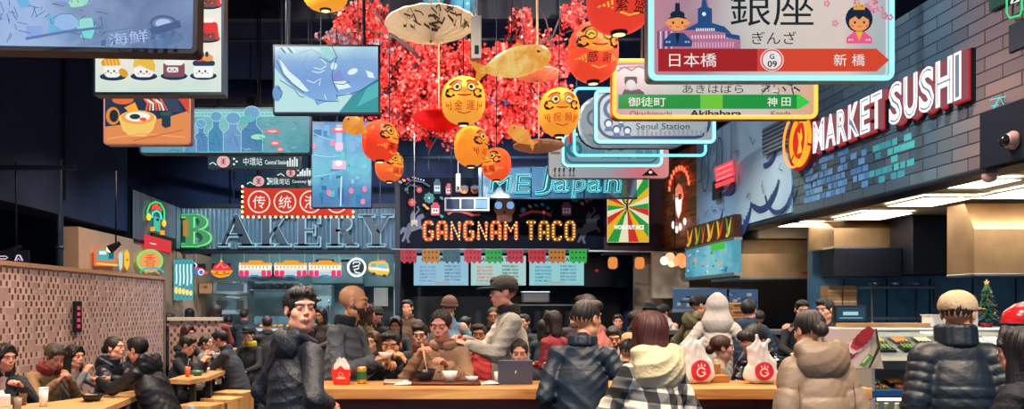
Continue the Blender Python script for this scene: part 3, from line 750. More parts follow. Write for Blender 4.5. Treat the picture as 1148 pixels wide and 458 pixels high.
    if hair not in ('bald', None) and hat != 'hoodup':
        V, Q = hair_mesh(hair, hh); npobj('hair', [(xf(V, HM), Q, 0)], [hm], root)
    if beard: V, Q = hair_mesh('beard', hh); npobj('beard', [(xf(V, HM), Q, 0)], [hair_mat(beard)], root)
    if hat in ('cap', 'beanie'):
        HY_ = HM @ Euler((0, 0, math.radians(hatyaw))).to_matrix().to_4x4()
        V, Q = hair_mesh(hat, hh); o = npobj('cap' if hat == 'cap' else 'beanie', [(xf(V, HY_), Q, 0)], [cloth(hatcol, .85)], root)
        if hat == 'cap': V, Q = hair_mesh('brim', hh); npobj('brim', [(xf(V, HY_), Q, 0)], [cloth(extra['brimcol'] if extra and 'brimcol' in extra else hatcol, .85)], o)
    col = extra.get('collar') if extra else None
    if col or style in ('jacket', 'coat', 'puffer'):
        c = Field(.01); hgt, rr_, th = (.055, .068, .012) if not col else col
        for q in range(16):
            a0, a1 = q*math.tau/16, (q+1)*math.tau/16
            if style in ('jacket', 'coat') and q in (3, 4): continue
            for zz in np.linspace(0, hgt, max(3, int(hgt/th/.8)+1)):
                P = lambda a: NB+u*(.0+zz)*S+fw*(math.sin(a)*rr_*1.05-.004+zz*.15)*S+Vector((math.cos(a)*rr_*1.05*S, 0, 0))
                c.cone(P(a0), P(a1), th*S, th*S)
        V, Q = c.mesh(hh*1.2); npobj('collar', [(V, Q, 0)], [cloth(extra['collarcol'], .85) if extra and 'collarcol' in extra else cm], root)
    if extra and extra.get('hood'):
        hs = extra['hood']; c = Field(.03); B = NB-fw*.075*S-u*.035*S
        c.ell(B, (.135*hs*S, .065*hs*S, .10*hs*S), np.array(Euler((-ln+.35, 0, 0)).to_matrix()))
        for s in (-1, 1): c.cone(B+Vector((s*.10*hs*S, .02, .06*hs)), NB+fw*.05*S+Vector((s*.075*S, 0, -.01)), .038*hs*S, .028*S)
        c.cone(B+Vector((-.07*hs*S, .02, .075*hs)), B+Vector((.07*hs*S, .02, .075*hs)), .030*S*hs, .030*S*hs)
        c.ell(B+Vector((0, .055, .10*hs)), (.075*S*hs, .05*S*hs, .07*S*hs), sub=1, k=.02)
        V, Q = c.mesh(hb*.8, disp); npobj('hood', [(V, Q, 0)], [cloth(extra.get('hoodcol', coat), rough)], root)
    if shirt:                                           # shirt seen in the open neck of the jacket
        c = Field(.01); c.cone(SH+fw*(W_*.74+p-.020)-u*.18*S, NB+fw*.052*S-u*.03*S, .016*S, .050*S, flat=(fw, .5))
        V, Q = c.mesh(hh*1.3); npobj('undershirt', [(V, Q, 0)], [cloth(shirt, .85)], root)
    if extra and extra.get('glasses'):
        g = MB(); 
        for s in (-1, 1):
            g.tube([(s*.031+.021*math.cos(a), .107, .009+.015*math.sin(a)) for a in np.linspace(0, math.tau, 14)[:-1]], .0016, BLACK, 6, closed=True)
            g.tube([(s*.052, .105, .012), (s*.074, .03, .012), (s*.078, -.005, .008)], .0016, BLACK, 6)
        g.tube([(-.010, .108, .011), (.010, .108, .011)], .0016, BLACK, 6); o = g.obj('glasses', root); o.matrix_local = HM
    root['_hands'] = 0; del root['_hands']
    return dict(root=root, wr=wr, hc=hc, S=S, P0=P0, NB=NB, HM=HM, M=Matrix.Translation((x, y, 0)) @ Euler((0, 0, math.radians(yaw))).to_matrix().to_4x4())
# ----------------------------------------------------------------- who is where
P = {}
# --- at the near side of the long counter
P['black'] = person('young man in a black hooded jacket looking back over his shoulder beside the long counter', 330, 317, 4.3, yaw=-52, hyaw=-100, pitch=0, hair='messy', hcol='#0e0c0e', coat='#0b1624', style='jacket', rough=.55,
    arms=((.22, .10, -.40), (.17, .10, -.27)), lean=5, skin='pink', extra={'hood': .92}, trousers='#141a26', bulk=1.1, length=.12, fingers=(None, (0, .6, -.8)))
P['denim'] = person('short-haired man in a dark blue jacket seen from behind at the middle of the counter', 652, 331, 4.85, yaw=-22, hyaw=-30, pitch=4, hair='crop', hcol='#1a1412', coat='#0b1f2f', style='jacket', rough=.5,
    arms=((.22, .06, -.46), (.17, .16, -.26)), lean=7, skin='tan', bulk=1.05, extra={'collar': (.045, .075, .013)}, length=.10)
P['check'] = person('red-brown-haired woman from behind in a cream-hooded black and white checked coat', 733, 345, 4.1, yaw=22, hyaw=-8, sex='f', hair='bob', hcol='#3c1412', coat='check', style='coat',
    arms=((.18, .36, -.30), (.24, .18, -.40)), lean=5, skin='light', extra={'hood': 1.28, 'hoodcol': '#c4b692'}, bulk=1.1)
P['beige'] = person('woman from behind in a beige quilted hooded down jacket at the counter end', 917, 341, 4.4, yaw=6, hyaw=4, pitch=14, sex='f', hair='tied', hcol='#171215', coat='#806e5c', style='puffer', rough=.5,
    arms=((.25, .10, -.46), (.25, .08, -.46)), lean=5, skin='light', extra={'hood': 1.22, 'pitch': .15}, bulk=1.12, length=.30)
P['navy'] = person('man in a cream cap and dark navy quilted jacket before the display case', 1073, 322, 4.35, yaw=-14, hyaw=-34, pitch=6, hair='crop', hcol='#201812', coat='#0b1b28', style='puffer', rough=.48,
    arms=((.25, .02, -.50), (.25, .06, -.48)), lean=3, skin='tan', hat='cap', hatcol='#bfa98a', hatyaw=-12, bulk=1.12, extra={'collar': (.085, .078, .022), 'brimcol': '#c08a58'})
P['edge'] = person('dark-haired woman in a black coat at the right edge', 1158, 362, 3.65, yaw=28, sex='f', hair='long', hcol='#120e12', coat='#141420', style='coat', arms=((.10, .30, -.24), (.2, .1, -.45)), skin='light', lean=6)
# --- behind the counter, facing it
P['bald'] = person('bald bearded man in a grey jacket holding out a bowl behind the counter', 385, 318, 5.95, yaw=-112, hyaw=22, pitch=8, hair='bald', beard='#2a1a14', coat='#4e555c', style='jacket', skin='tan',
    arms=((.12, .26, -.22), (.10, .27, -.18)), lean=6, extra={'collar': (.050, .072, .014), 'collarcol': '#101620'}, curl=.7, bulk=1.06)
P['eater'] = person('black-haired man in a black jacket eating at the counter beside the bald man', 443, 365, 6.7, yaw=172, pitch=12, seat=1, S=.98, hair='crop', hcol='#0c0b0c', coat='#10161e', style='jacket', skin='tan', shirt='#30343a',
    arms=((.16, .26, .09), (.05, .22, .10)), lean=12, curl=.8, bulk=1.1, eyes='down')
P['camel'] = person('woman in a camel overshirt looking down at her bowl behind the counter', 499, 342, 6.15, yaw=168, hyaw=-4, pitch=13, seat=1, S=.98, sex='f', hair='tied', hcol='#1c1210', coat='#a88262', style='jacket', skin='pink', shirt='#4a4644',
    arms=((.10, .33, -.06), (.13, .31, .00)), lean=9, curl=.75, eyes='down', bulk=1.12, extra={'collar': (.030, .082, .016)})
P['capman'] = person('tall man in a dark cap and grey coat standing behind the counter, facing left', 572, 306, 6.7, yaw=96, pitch=4, hair='crop', hcol='#15100e', coat='#a9a59c', style='coat', skin='pink', hat='cap', hatcol='#2e2c2a',
    arms=((.08, .34, -.17), (.10, .34, -.14)), lean=3, bulk=1.12, extra={'collar': (.055, .072, .016), 'collarcol': '#16181c', 'glasses': 1}, curl=.6)
P['child'] = person('small girl peeking over the grey tablet on the counter', 582, 378, 5.97, yaw=174, pitch=10, seat=1, S=.72, sex='f', hair='bun', hcol='#22130f', coat='#3a3640', style='knit', skin='light', kid=True, arms=('down', 'down'), lean=8)
P['lowblack'] = person('dark-haired person in a black jacket with bowed head behind the checked coat woman', 699, 376, 6.9, yaw=-30, pitch=14, seat=1, hair='crop', hcol='#0e0c0e', coat='#151a20', style='jacket', arms=('table', 'table'), lean=12)
P['maroon'] = person('person in a dark maroon hood and brown coat sitting behind the white bag', 774, 384, 6.6, yaw=150, pitch=20, seat=1, sex='f', hair=None, hat='hoodup', coat='#4a2028', style='hoodie', arms=('table', 'table'), lean=12)
P['cream'] = person('woman with tied brown hair and cream sweater in profile behind the counter', 796, 372, 7.3, yaw=-95, seat=1, sex='f', hair='tied', hcol='#3a1c12', coat='#cbb593', style='knit', arms=('table', 'table'), skin='pink', lean=8)
P['shiny'] = person('man in a shiny black quilted jacket bending down over the counter', 880, 356, 6.2, yaw=122, pitch=34, hair='short', hcol='#0d0b0d', coat='#0a0f18', style='puffer', rough=.18, skin='pink', S=1.0, seat=1,
    arms=((.10, .36, -.36), (.12, .34, -.40)), lean=30, bulk=1.1)
# --- standing behind
P['green'] = person('man in a black cap and olive hooded jacket queueing at the back', 779, 328, 9.6, yaw=-78, hair='crop', coat='#66603f', style='jacket', skin='tan', hat='cap', hatcol='#101216', hatyaw=180, extra={'hood': 1.1}, arms=('pocket', 'phone'))
P['hoodie'] = person('person in a pale grey hoodie with the hood up, back turned', 804, 325, 8.5, yaw=-20, hair=None, hat='hoodup', coat='#a39a90', style='hoodie', rough=.9, arms=('pocket', 'pocket'), length=.12)
P['bluecoat'] = person('black-haired man in a dark blue padded coat beside the grey hoodie', 838, 333, 9.0, yaw=-40, hair='short', hcol='#120e0e', coat='#122c42', style='puffer', arms=('pocket', 'phone'), extra={'hood': 1.0}, skin='pink')
P['pinkback'] = person('dark-haired person in a salmon jacket leaning forward behind the dark blue jacket man', 672, 334, 7.7, yaw=60, pitch=10, hair='short', hcol='#100d10', coat='#96524e', style='jacket', lean=16, arms=('table', 'table'), S=1.0)
P['beanieface'] = person('woman in a dark knit beanie standing among the back crowd', 729, 337, 11.2, yaw=150, sex='f', hair='bob', hat='beanie', hatcol='#10141c', coat='#141a24', style='jacket', skin='pink')
P['whitesh'] = person('worker in a dark cap and white shirt bending at the back counter', 752, 350, 12.2, yaw=110, hat='cap', hatcol='#12151c', coat='#c4c8cc', style='shirt', pitch=20, lean=14, arms=('table', 'reach'), S=.95)
P['greyprof'] = person('person in a grey jacket in profile left of the beanie woman', 709, 346, 9.8, yaw=-80, hair='short', coat='#3a4450', style='jacket', arms=('phone', 'pocket'))
P['bluetee'] = person('man with a brown beanie and light blue shirt, back turned', 505, 331, 9.6, yaw=20, hair='crop', hat='beanie', hatcol='#6a5244', coat='#6d92ac', style='shirt', arms=('table', 'side'))
P['black_w'] = person('dark-skinned woman in a black coat standing left of the tall cap man', 553, 342, 9.0, yaw=175, sex='f', skin='brown', hair='tied', coat='#12141c', style='coat', shirt='#c8ccd0', arms=('phone', 'phone'))
P['redchild'] = person('person in a red scarf and jacket seated left of the tall cap man', 538, 360, 8.2, yaw=170, seat=1, skin='brown', hair='crop', coat='#a8282c', style='hoodie', arms=('table', 'mouth'), extra={'hood': 1})
P['mask'] = person('dark-haired man in glasses and a dark coat seated behind the black-jacket diner', 473, 358, 8.0, yaw=170, pitch=10, seat=1, skin='light', hair='short', coat='#22262c', style='jacket', extra={'glasses': 1, 'collar': (.06, .07, .02), 'collarcol': '#7a2c2c'}, arms=('table', 'table'))
P['brownman'] = person('man in a brown coat standing under the left menu screen', 458, 334, 12.0, yaw=165, hair='short', coat='#5a4636', style='coat', arms=('down', 'phone'))
P['beanie2'] = person('man in a black beanie standing right of the bald man', 424, 343, 11.4, yaw=160, hair='crop', hat='beanie', hatcol='#0e1016', coat='#1a1e28', style='jacket', skin='pink')
P['olive'] = person('brown-haired woman in an olive coat right behind the bald man', 408, 338, 9.6, yaw=-60, sex='f', hair='bob', hcol='#3a2016', coat='#5a5238', style='coat', skin='pink')
P['redglass'] = person('woman in red-framed glasses between the bald man and the diner', 403, 371, 7.6, yaw=170, seat=1, sex='f', skin='light', hair='long', coat='#8a2c2c', style='knit', extra={'glasses': 1}, arms=('table', 'table'))
P['brownhair'] = person('brown-haired person seated right of the red glasses woman', 420, 369, 8.8, yaw=160, seat=1, sex='f', hair='straight', hcol='#4a2c1c', coat='#39353a', style='jacket', arms=('table', 'table'))
P['redback'] = person('person in a pink-red top and dark vest with arms folded at the crowded back tables', 623, 346, 8.9, yaw=40, sex='f', hair='bob', hcol='#1a1012', coat='#8e2f38', style='knit', arms=('cross', 'cross'), S=.96, seat=1)
P['lowman'] = person('bearded man looking down between the dark blue jacket and the checked coat', 687, 362, 8.5, yaw=172, pitch=16, seat=1, hair='short', beard='#20140f', coat='#b9b4ac', style='knit', skin='tan', arms=('table', 'table'))
P['blond'] = person('blond woman seated beside the bearded man at the back', 704, 371, 8.9, yaw=-20, seat=1, sex='f', hair='bob', hcol='#a8835a', coat='#b7a48a', style='knit', arms=('table', 'table'))
P['chef'] = person('sushi worker in black behind the display case, left of the till screen', 898, 335, 9.6, yaw=165, pitch=14, hair='crop', coat='#15181e', style='shirt', skin='pink', arms=('table', 'table'), S=.97)
P['chef2'] = person('dark-haired sushi worker right of the other worker behind the case', 929, 337, 8.9, yaw=120, pitch=8, hair='short', coat='#15181e', style='shirt', arms=('table', 'table'), S=.97)
# --- at the wooden tables on the left
P['smile'] = person('smiling woman in a dark jacket at the left edge of the wooden table', 4, 382, 7.3, yaw=-155, hyaw=30, pitch=6, seat=1, sex='f', hair='long', hcol='#130f12', coat='#1c2530', style='jacket', shirt='#c8a89c', skin='pink', arms=('table', 'table'), mz=.90, lean=6)
P['camelman'] = person('grey-brown-haired person in a camel coat with red trim bent over their food', 44, 380, 7.85, yaw=-125, pitch=26, seat=1, hair='messy', hcol='#4a4038', coat='#9a7a58', style='jacket', skin='pink', arms=((.06, .30, -.22), (.08, .32, -.22)), mz=.90, lean=20, curl=.8, extra={'collar': (.05, .085, .02), 'collarcol': '#8c2c28'})
P['straw'] = person('long-haired woman in grey sleeves lifting food to her mouth at the wooden table', 76, 384, 8.6, yaw=-118, pitch=4, seat=1, sex='f', hair='long', hcol='#0f0c10', coat='#6f737a', style='knit', skin='pink', arms=('rest', (.04, .26, -.08)), mz=.90, lean=8, curl=.8)
P['hoodw'] = person('woman in a black fur-hooded padded jacket in profile at the wooden table', 118, 374, 8.3, yaw=-100, seat=1, sex='f', hair='tied', hcol='#0e0c10', coat='#0e1826', style='puffer', rough=.4, skin='pink', arms=('table', 'table'), mz=.90, lean=8, extra={'hood': 1.1})
P['lookdown'] = person('dark-haired man looking down between the hooded woman and the broad black jacket', 146, 375, 9.4, yaw=-140, pitch=26, seat=1, hair='short', hcol='#0f0d10', coat='#18202c', style='jacket', skin='pink', arms=('table', 'mouth'), mz=.90, lean=14)
P['bigblack'] = person('man in a broad black hooded jacket reaching across the near wooden table', 184, 374, 7.5, yaw=74, pitch=10, seat=1, hair='short', hcol='#0f0c0f', coat='#0a1420', style='jacket', rough=.5, skin='pink', arms=((.10, .46, -.30), (.10, .46, -.20)), mz=.90, lean=26, curl=.7, bulk=1.25, extra={'hood': 1.2})
P['handface'] = person('red-haired woman resting her hand against her face at the far wooden table', 204, 362, 11.9, yaw=-120, pitch=8, seat=1, sex='f', hair='bob', hcol='#3c1a12', coat='#141824', style='jacket', skin='pink', arms=('table', 'face'), mz=.90, lean=8)
P['phoneman'] = person('dark-haired man looking down at his phone at the far wooden table', 196, 373, 10.1, yaw=-90, pitch=18, seat=1, hair='short', coat='#1a2230', style='jacket', skin='light', arms=('phone', 'phone'), mz=.90, lean=10)
P['whitetop'] = person('girl in a grey top near the paper bag at the far wooden table', 227, 374, 11.35, yaw=-95, seat=1, sex='f', hair='tied', hcol='#141012', coat='#8f949a', style='knit', skin='light', arms=('table', 'table'), S=.86)
P['darkgrey'] = person('man in a dark grey jacket with hands at his mouth on a wooden block stool', 268, 367, 10.7, yaw=82, pitch=22, seat=1, hair='short', hcol='#0f0d10', coat='#2c3442', style='jacket', skin='pink', arms=((.04, .28, -.02), (.04, .28, -.06)), mz=.90, lean=20, bulk=1.12, trousers='#141c2c')
P['yellow'] = person('person in a dark cap and black jacket with yellow trim at the far tables', 281, 364, 12.0, yaw=160, seat=1, hat='cap', hatcol='#12151c', coat='#1a1e24', style='jacket', extra={'collar': (.05, .085, .02), 'collarcol': '#c8b02c'}, arms=('table', 'table'))
P['redtop'] = person('bun-haired woman in a rust red top with her back turned near the bakery', 242, 340, 12.6, yaw=10, seat=1, sex='f', hair='straight', hcol='#171012', coat='#8e4438', style='knit', arms=('table', 'table'))
# --- far line in front of the stalls
far = [(188, 349, 13.2, 'black', '#141a26', 'black padded jacket by the ledge', 'short'), (213, 344, 14.3, 'x', '#12233a', 'dark blue hooded jacket near the aqua panel', 'bob'),
       (273, 345, 14.2, 'x', '#26313d', 'grey jacket in the middle of the bakery queue', 'short'), (362, 343, 12.6, 'x', '#38302e', 'dark red scarf and coat between the two standing men', 'bob'),
       (444, 352, 10.6, 'x', '#243040', 'slate coat behind the seated diner', 'straight'), (492, 354, 11.2, 'x', '#1c2632', 'dark coat left of the light blue shirt', 'short'),
       (590, 350, 11.6, 'x', '#2a2c36', 'charcoal jacket right behind the tall cap man', 'short'), (609, 356, 10.6, 'x', '#20303c', 'teal-black coat left of the pink-red top', 'bob'),
       (644, 346, 12.4, 'x', '#3c2c2c', 'brown jacket in the far taco queue', 'short'), (693, 350, 12.8, 'x', '#18202a', 'black coat under the dark television', 'short'),
       (852, 345, 9.8, 'x', '#2a3038', 'grey jacket right of the dark blue padded coat', 'crop'), (826, 350, 11.6, 'x', '#1a2028', 'black coat behind the dark blue padded coat', 'short'),
       (300, 352, 12.3, 'x', '#2c3038', 'charcoal coat near the bakery trays', 'short'), (256, 352, 14.8, 'x', '#1c2838', 'navy coat at the far bakery counter', 'crop'),
       (520, 352, 10.8, 'x', '#3a3c44', 'grey coat right of the light blue shirt', 'crop'), (568, 352, 12.6, 'x', '#27323c', 'grey-blue coat behind the woman in the black coat', 'short')]
fr = random.Random(11)
for i, (px, top, d, _, c, t, h) in enumerate(far):
    face = i in (3, 4, 6, 9, 11)
    person(('dark-haired person facing forward in a ' if face else 'dark-haired person seen from behind in a ')+t, px, top, d, yaw=(165+fr.uniform(-30, 30)) if face else fr.uniform(-40, 40), hair=h, hcol=fr.choice(['#0f0d10', '#1c1412', '#2a1a14']), coat=c,
           style='jacket', arms=('table', 'pocket'), skin=fr.choice(['light', 'pink', 'tan']), res=3, mz=None, S=None if top < 349 else .95, seat=None if top < 349 else 1, sex='f' if h in ('bob', 'straight') else 'm', pitch=fr.uniform(0, 12))

# seams, zips and buttons of the nearest clothes, laid on the cloth
def on_cloth(p, kid, name, lines, col, r=.0022, front=False, dots=None):
    j = next(c for c in p['root'].children if c.name.split('.')[0] in ('jacket', 'puffer_jacket', 'coat', 'hoodie'))
    from mathutils.bvhtree import BVHTree
    bv = BVHTree.FromPolygons([v.co for v in j.data.vertices], [tuple(q.vertices) for q in j.data.polygons]); sg = -1 if front else 1; mb = MB(); NBz = p['NB'].z; ok = False
    for ln in lines:
        q = []
        for x, z in ln:
            h = bv.ray_cast(Vector((x, p['NB'].y-sg*.9, NBz+z)), Vector((0, sg, 0)))
            if h[0] is not None: q.append(h[0]-Vector((0, sg*.0005, 0)))
        if len(q) > 2: mb.tube(q, r, col, 5); ok = True
    for x, z in dots or []:
        h = bv.ray_cast(Vector((x, p['NB'].y-sg*.9, NBz+z)), Vector((0, sg, 0)))
        if h[0] is not None: mb.ball(h[0], (.010, .004, .010), col, 10); ok = True
    if ok: mb.obj(name, j)
H_ = lambda z, w, dip=0: [(x*w/8, z-dip*(x/8)**2) for x in range(-8, 9)]
V_ = lambda x, z0, z1: [(x, z0+(z1-z0)*k/14) for k in range(15)]
on_cloth(P['beige'], 0, 'quilt_seam', [H_(z, .20) for z in (-.30, -.40, -.50, -.60)]+[V_(-.155, -.12, -.6), V_(.155, -.12, -.6)], pt('#5c4c3e'), .003)
on_cloth(P['denim'], 0, 'seam', [H_(-.14, .18, .02), V_(-.15, -.12, -.5), V_(.15, -.12, -.5), H_(-.42, .16)], pt('#081420'))
on_cloth(P['black'], 0, 'seam', [H_(-.20, .18, .02), V_(0, -.2, -.5)], pt('#04080f'))
on_cloth(P['camel'], 0, 'button', [V_(.004, -.06, -.42)], pt('#6e4c34'), .002, True, [(.018, -.10), (.018, -.19), (.018, -.28), (.018, -.37)])
on_cloth(P['camel'], 0, 'chest_pocket', [[(-.11, -.16), (-.085, -.17), (-.05, -.16)], [(.06, -.16), (.085, -.17), (.12, -.16)], V_(-.11, -.16, -.25), V_(.12, -.16, -.25)], pt('#6e4c34'), .002, True)
# ================================================================= FURNITURE AND PROPS
from mathutils.bvhtree import BVHTree
def project(art_mb, base_ob, off=.003, maxlen=.02, dirn=(0, 1, 0), back=.6):
    """subdivide the flat artwork and lay it on the front of base_ob (both in the same local frame)"""
    bm = bmesh.new(); vs = [bm.verts.new(v) for v in art_mb.v]
    for f, k in zip(art_mb.f, art_mb.mi):
        try: bm.faces.new([vs[i] for i in f]).material_index = k
        except ValueError: pass
    bmesh.ops.triangulate(bm, faces=bm.faces[:])
    for _ in range(5):
        e = [e for e in bm.edges if e.calc_length() > maxlen]
        if not e: break
        bmesh.ops.subdivide_edges(bm, edges=e, cuts=1); bmesh.ops.triangulate(bm, faces=bm.faces[:])
    me = base_ob.data; bv = BVHTree.FromPolygons([v.co for v in me.vertices], [tuple(p.vertices) for p in me.polygons]); dn = Vector(dirn); kill = []
    for v in bm.verts:
        layer = -v.co.y; h = bv.ray_cast(Vector((v.co.x, -back, v.co.z)), dn)
        if h[0] is None: kill.append(v); continue
        v.co = h[0]-dn*(off+layer)
    bmesh.ops.delete(bm, geom=kill, context='VERTS')
    art_mb.v = [tuple(v.co) for v in bm.verts]; ix = {v: i for i, v in enumerate(bm.verts)}
    art_mb.f = [tuple(ix[v] for v in f.verts) for f in bm.faces]; art_mb.mi = [f.material_index for f in bm.faces]; art_mb.sm = [False]*len(art_mb.f); bm.free()
def simple(mb, name, label, cat, loc, group=None, rot=None): return tag(mb.obj(name, None, loc, rot), label, cat, group)

# ---- long counter
CZ = 1.07
t = thing('bar_counter', 'long bar-height counter with a pale oak top and dark red front', 'counter', (1.0, 5.47, 0))
mb = MB(); mb.box((-1.95, -.27, CZ-.075), (1.88, .27, CZ), COUNTERW, .006); mb.obj('tabletop', t)
mb = MB(); mb.box((-1.85, -.12, .05), (1.7, -.08, CZ-.075), REDWOOD)
for x in np.arange(-1.8, 1.7, .6): mb.box((x, -.13, .05), (x+.03, -.12, CZ-.075), REDWOOD)
mb.obj('front_panel', t)
for x in (-1.9, 1.74):
    mb = MB(); 
    for k in range(3): mb.box((x+.002*k, -.22+.15*k, 0), (x+.12, -.08+.15*k, CZ-.075), PINE, .004)
    mb.obj('end_post', t)
mb = MB(); mb.tube([(-1.8, -.2, .2), (1.7, -.2, .2)], .02, DARKM, 10); mb.obj('foot_rail', t)

# ---- wooden dining tables
def table(label, pts, z, loc):
    t = thing('dining_table', label, 'table', (loc[0], loc[1], 0)); mb = MB(); n = len(pts)
    q = [(x-loc[0], y-loc[1]) for x, y in pts]
    ar = sum(q[i][0]*q[(i+1) % n][1]-q[(i+1) % n][0]*q[i][1] for i in range(n)); q = q if ar > 0 else q[::-1]
    vs = [(x, y, z) for x, y in q]+[(x, y, z-.05) for x, y in q]
    mb.add(vs, [tuple(range(n)), tuple(range(n, 2*n))[::-1]]+[((i+1) % n, i, i+n, (i+1) % n+n) for i in range(n)], OAK); mb.obj('tabletop', t)
    for x, y in q:
        m2 = MB(); m2.box((x*.84-.035, y*.84-.035, 0), (x*.84+.035, y*.84+.035, z-.05), DARKM, .005); m2.obj('leg', t)
    return t
TZ = .76
table('pale wooden table at the left edge with bowls and cups on it', [(-4.0, 6.1), (-2.62, 6.1), (-2.78, 7.95), (-2.95, 8.0), (-3.3, 7.1), (-4.0, 6.45)], TZ, (-3.2, 7.0))
table('pale wooden table reaching back behind the broad black jacket man', [(-3.0, 9.25), (-2.72, 9.15), (-2.62, 9.6), (-2.70, 11.2), (-3.0, 11.2)], TZ, (-2.82, 10.2))
table('slatted wooden table in front of the bakery trays', [(-3.3, 13.1), (-1.6, 13.1), (-1.6, 13.6), (-3.3, 13.6)], .9, (-2.45, 13.35))
def stool(label, px, ytop, d, w=.40, dp=.34):
    x = (px-HX)*d/F; h = EYE-(ytop-HY)*d/F
    t = thing('block_stool', label, 'stool', (x, d, 0), -.25, 'pine block stools beside the tables'); mb = MB()
    mb.box((-w/2, -dp/2, h-.05), (w/2, dp/2, h), PINE, .006); mb.obj('seat', t)
    for s in (-1, 1): mb = MB(); mb.box((s*(w/2-.022)-.022, -dp/2+.005, 0), (s*(w/2-.022)+.022, dp/2-.005, h-.05), PINE, .004); mb.obj('side_panel', t)
    mb = MB(); mb.box((-w/2+.045, -.02, .12), (w/2-.045, .02, .2), PINE, .004); mb.obj('stretcher', t)
stool('pine block stool nearest the camera, cut off by the lower edge', 226, 452, 9.1)
stool('pine block stool between the nearest one and the larger one', 249, 445, 9.75)
stool('pine block stool with both side panels visible, in front of the seated man', 262, 437, 10.25) if False else stool('larger pine block stool just in front of the man in dark grey', 262, 438, 10.25, .4)

def bowl(name, label, loc, r, h, mt, inner=None, cat='bowl', group=None):
    t = thing(name, label, cat, loc, 0, group); mb = MB(); mb.lathe([(r*.5, 0), (r*.62, .0), (r, h), (r*.96, h), (r*.58, .008), (.001, .008)], mt, 20, cap=True); mb.obj('shell', t)
    if inner:
        m2 = MB(); f = random.Random(int(loc[0]*1000)); m2.lathe([(r*.86, h*.72), (.001, h*.8)], inner, 14, cap=False)
        for k in range(10): a = f.uniform(0, 6.28); q = f.uniform(0, r*.6); m2.ball((q*math.cos(a), q*math.sin(a), h*.82), (.016, .012, .009), inner, 6)
        m2.obj('food', t)
    return t
def cup(label, loc, r, h, mt, lid=None, straw=None, name='paper_cup', cat='cup'):
    t = thing(name, label, cat, loc); mb = MB(); mb.lathe([(r*.75, 0), (r, h), (r*.93, h), (r*.7, .006), (.001, .006)], mt, 18); mb.obj('body', t)
    if lid: mb = MB(); mb.lathe([(r*1.05, h), (r*1.05, h+.008), (r*.8, h+.012), (.001, h+.012)], lid, 18); mb.obj('lid', t)
    if straw: mb = MB(); mb.tube([(0, 0, h*.5), (.01, 0, h+.07), (.03, 0, h+.1)], .004, straw, 6); mb.obj('straw', t)
    return t
WHT = pt('#e4e0d8', .5); BLK = pt('#14161a', .35); GREEN = pt('#3f6a34', .6); FOOD = mat('noodle_food', '#c89a4c', .6, var=.3, vscale=60); RICE = mat('rice', '#e8e0cc', .7, bump=.5, bscale=120)
def on(px, py, z):                                       # a point on a horizontal surface at height z
    d = (EYE-z)*F/(py-HY); return ((px-HX)*d/F, d, z)
# items on the counter
t = thing('takeout_carton', 'red takeout carton with pointed white paper inside on the counter', 'box', (-.59, 5.47, CZ)); mb = MB()
for k in range(4):
    a = k*math.pi/2; mb.add([(-.05, -.05, 0), (.05, -.05, 0), (.064, -.064, .105), (.03, -.062, .105), (0, -.063, .13), (-.03, -.062, .105), (-.064, -.064, .105)], [(0, 1, 2, 3, 4, 5, 6)], pt('#d0281c', .45), M=Matrix.Rotation(a, 4, 'Z'))
mb.box((-.05, -.05, 0), (.05, .05, .004), pt('#d0281c', .45)); mb.obj('carton', t)
mb = MB()
for k in range(4): mb.add([(-.055, -.045, .06), (.055, -.045, .06), (.05, -.035, .13), (.012, -.03, .185), (-.045, -.035, .14)], [(0, 1, 2, 3, 4)], WHT, M=Matrix.Rotation(k*math.pi/2+.2, 4, 'Z'))
mb.obj('paper_liner', t)
a = Art(.001, .0006); a.rect(-30, -52, 30, -42, pt('#f0c8b0')); a.ring(0, -70, 14, 3, pt('#f0c8b0')); a.obj('printed_band', t, -.0585)
t = thing('drink_can', 'yellow and green drink can beside the red carton', 'can', (-.455, 5.5, CZ)); mb = MB(); mb.lathe([(.024, 0), (.033, .008), (.033, .108), (.026, .118)], mat('can_yellow', '#c8a03c', .3, .6), 20); mb.obj('can_body', t)
mb = MB(); mb.lathe([(.0333, .03), (.0335, .04), (.0335, .075), (.0333, .085)], mat('can_green', '#2f7040', .3, .4), 20, cap=False); mb.obj('label_band', t)
mb = MB(); mb.lathe([(.026, .118), (.024, .121), (.001, .117)], CHROME, 18, cap=False); mb.obj('lid', t)
def tray(label, loc, w, dp, mt, rz=0):
    t = thing('serving_tray', label, 'tray', loc, rz); mb = MB(); mb.box((-w/2, -dp/2, 0), (w/2, dp/2, .008), mt, .003); mb.obj('tray_bottom', t)
    mb = MB(); mb.tube([(-w/2, -dp/2, .012), (w/2, -dp/2, .012), (w/2, dp/2, .012), (-w/2, dp/2, .012)], .007, mt, 6, closed=True); mb.obj('rim', t); return t
tray('reddish brown tray in front of the camel overshirt woman', (.12, 5.5, CZ), .46, .26, pt('#6c3a30', .4))
tray('pale paper-lined tray in front of the bald man', (-.22, 5.52, CZ), .16, .2, pt('#b8a48c', .6))
bowl('noodle_bowl', 'black bowl of noodles in front of the camel overshirt woman', (-.02, 5.56, CZ+.02), .075, .075, BLK, FOOD)
bowl('dip_container', 'clear white sauce tub in the middle of the tray', (.15, 5.52, CZ+.02), .055, .065, WHT, None, 'container')
bowl('dip_container', 'low white tub at the right end of the tray', (.30, 5.5, CZ+.02), .045, .03, WHT, RICE, 'container')
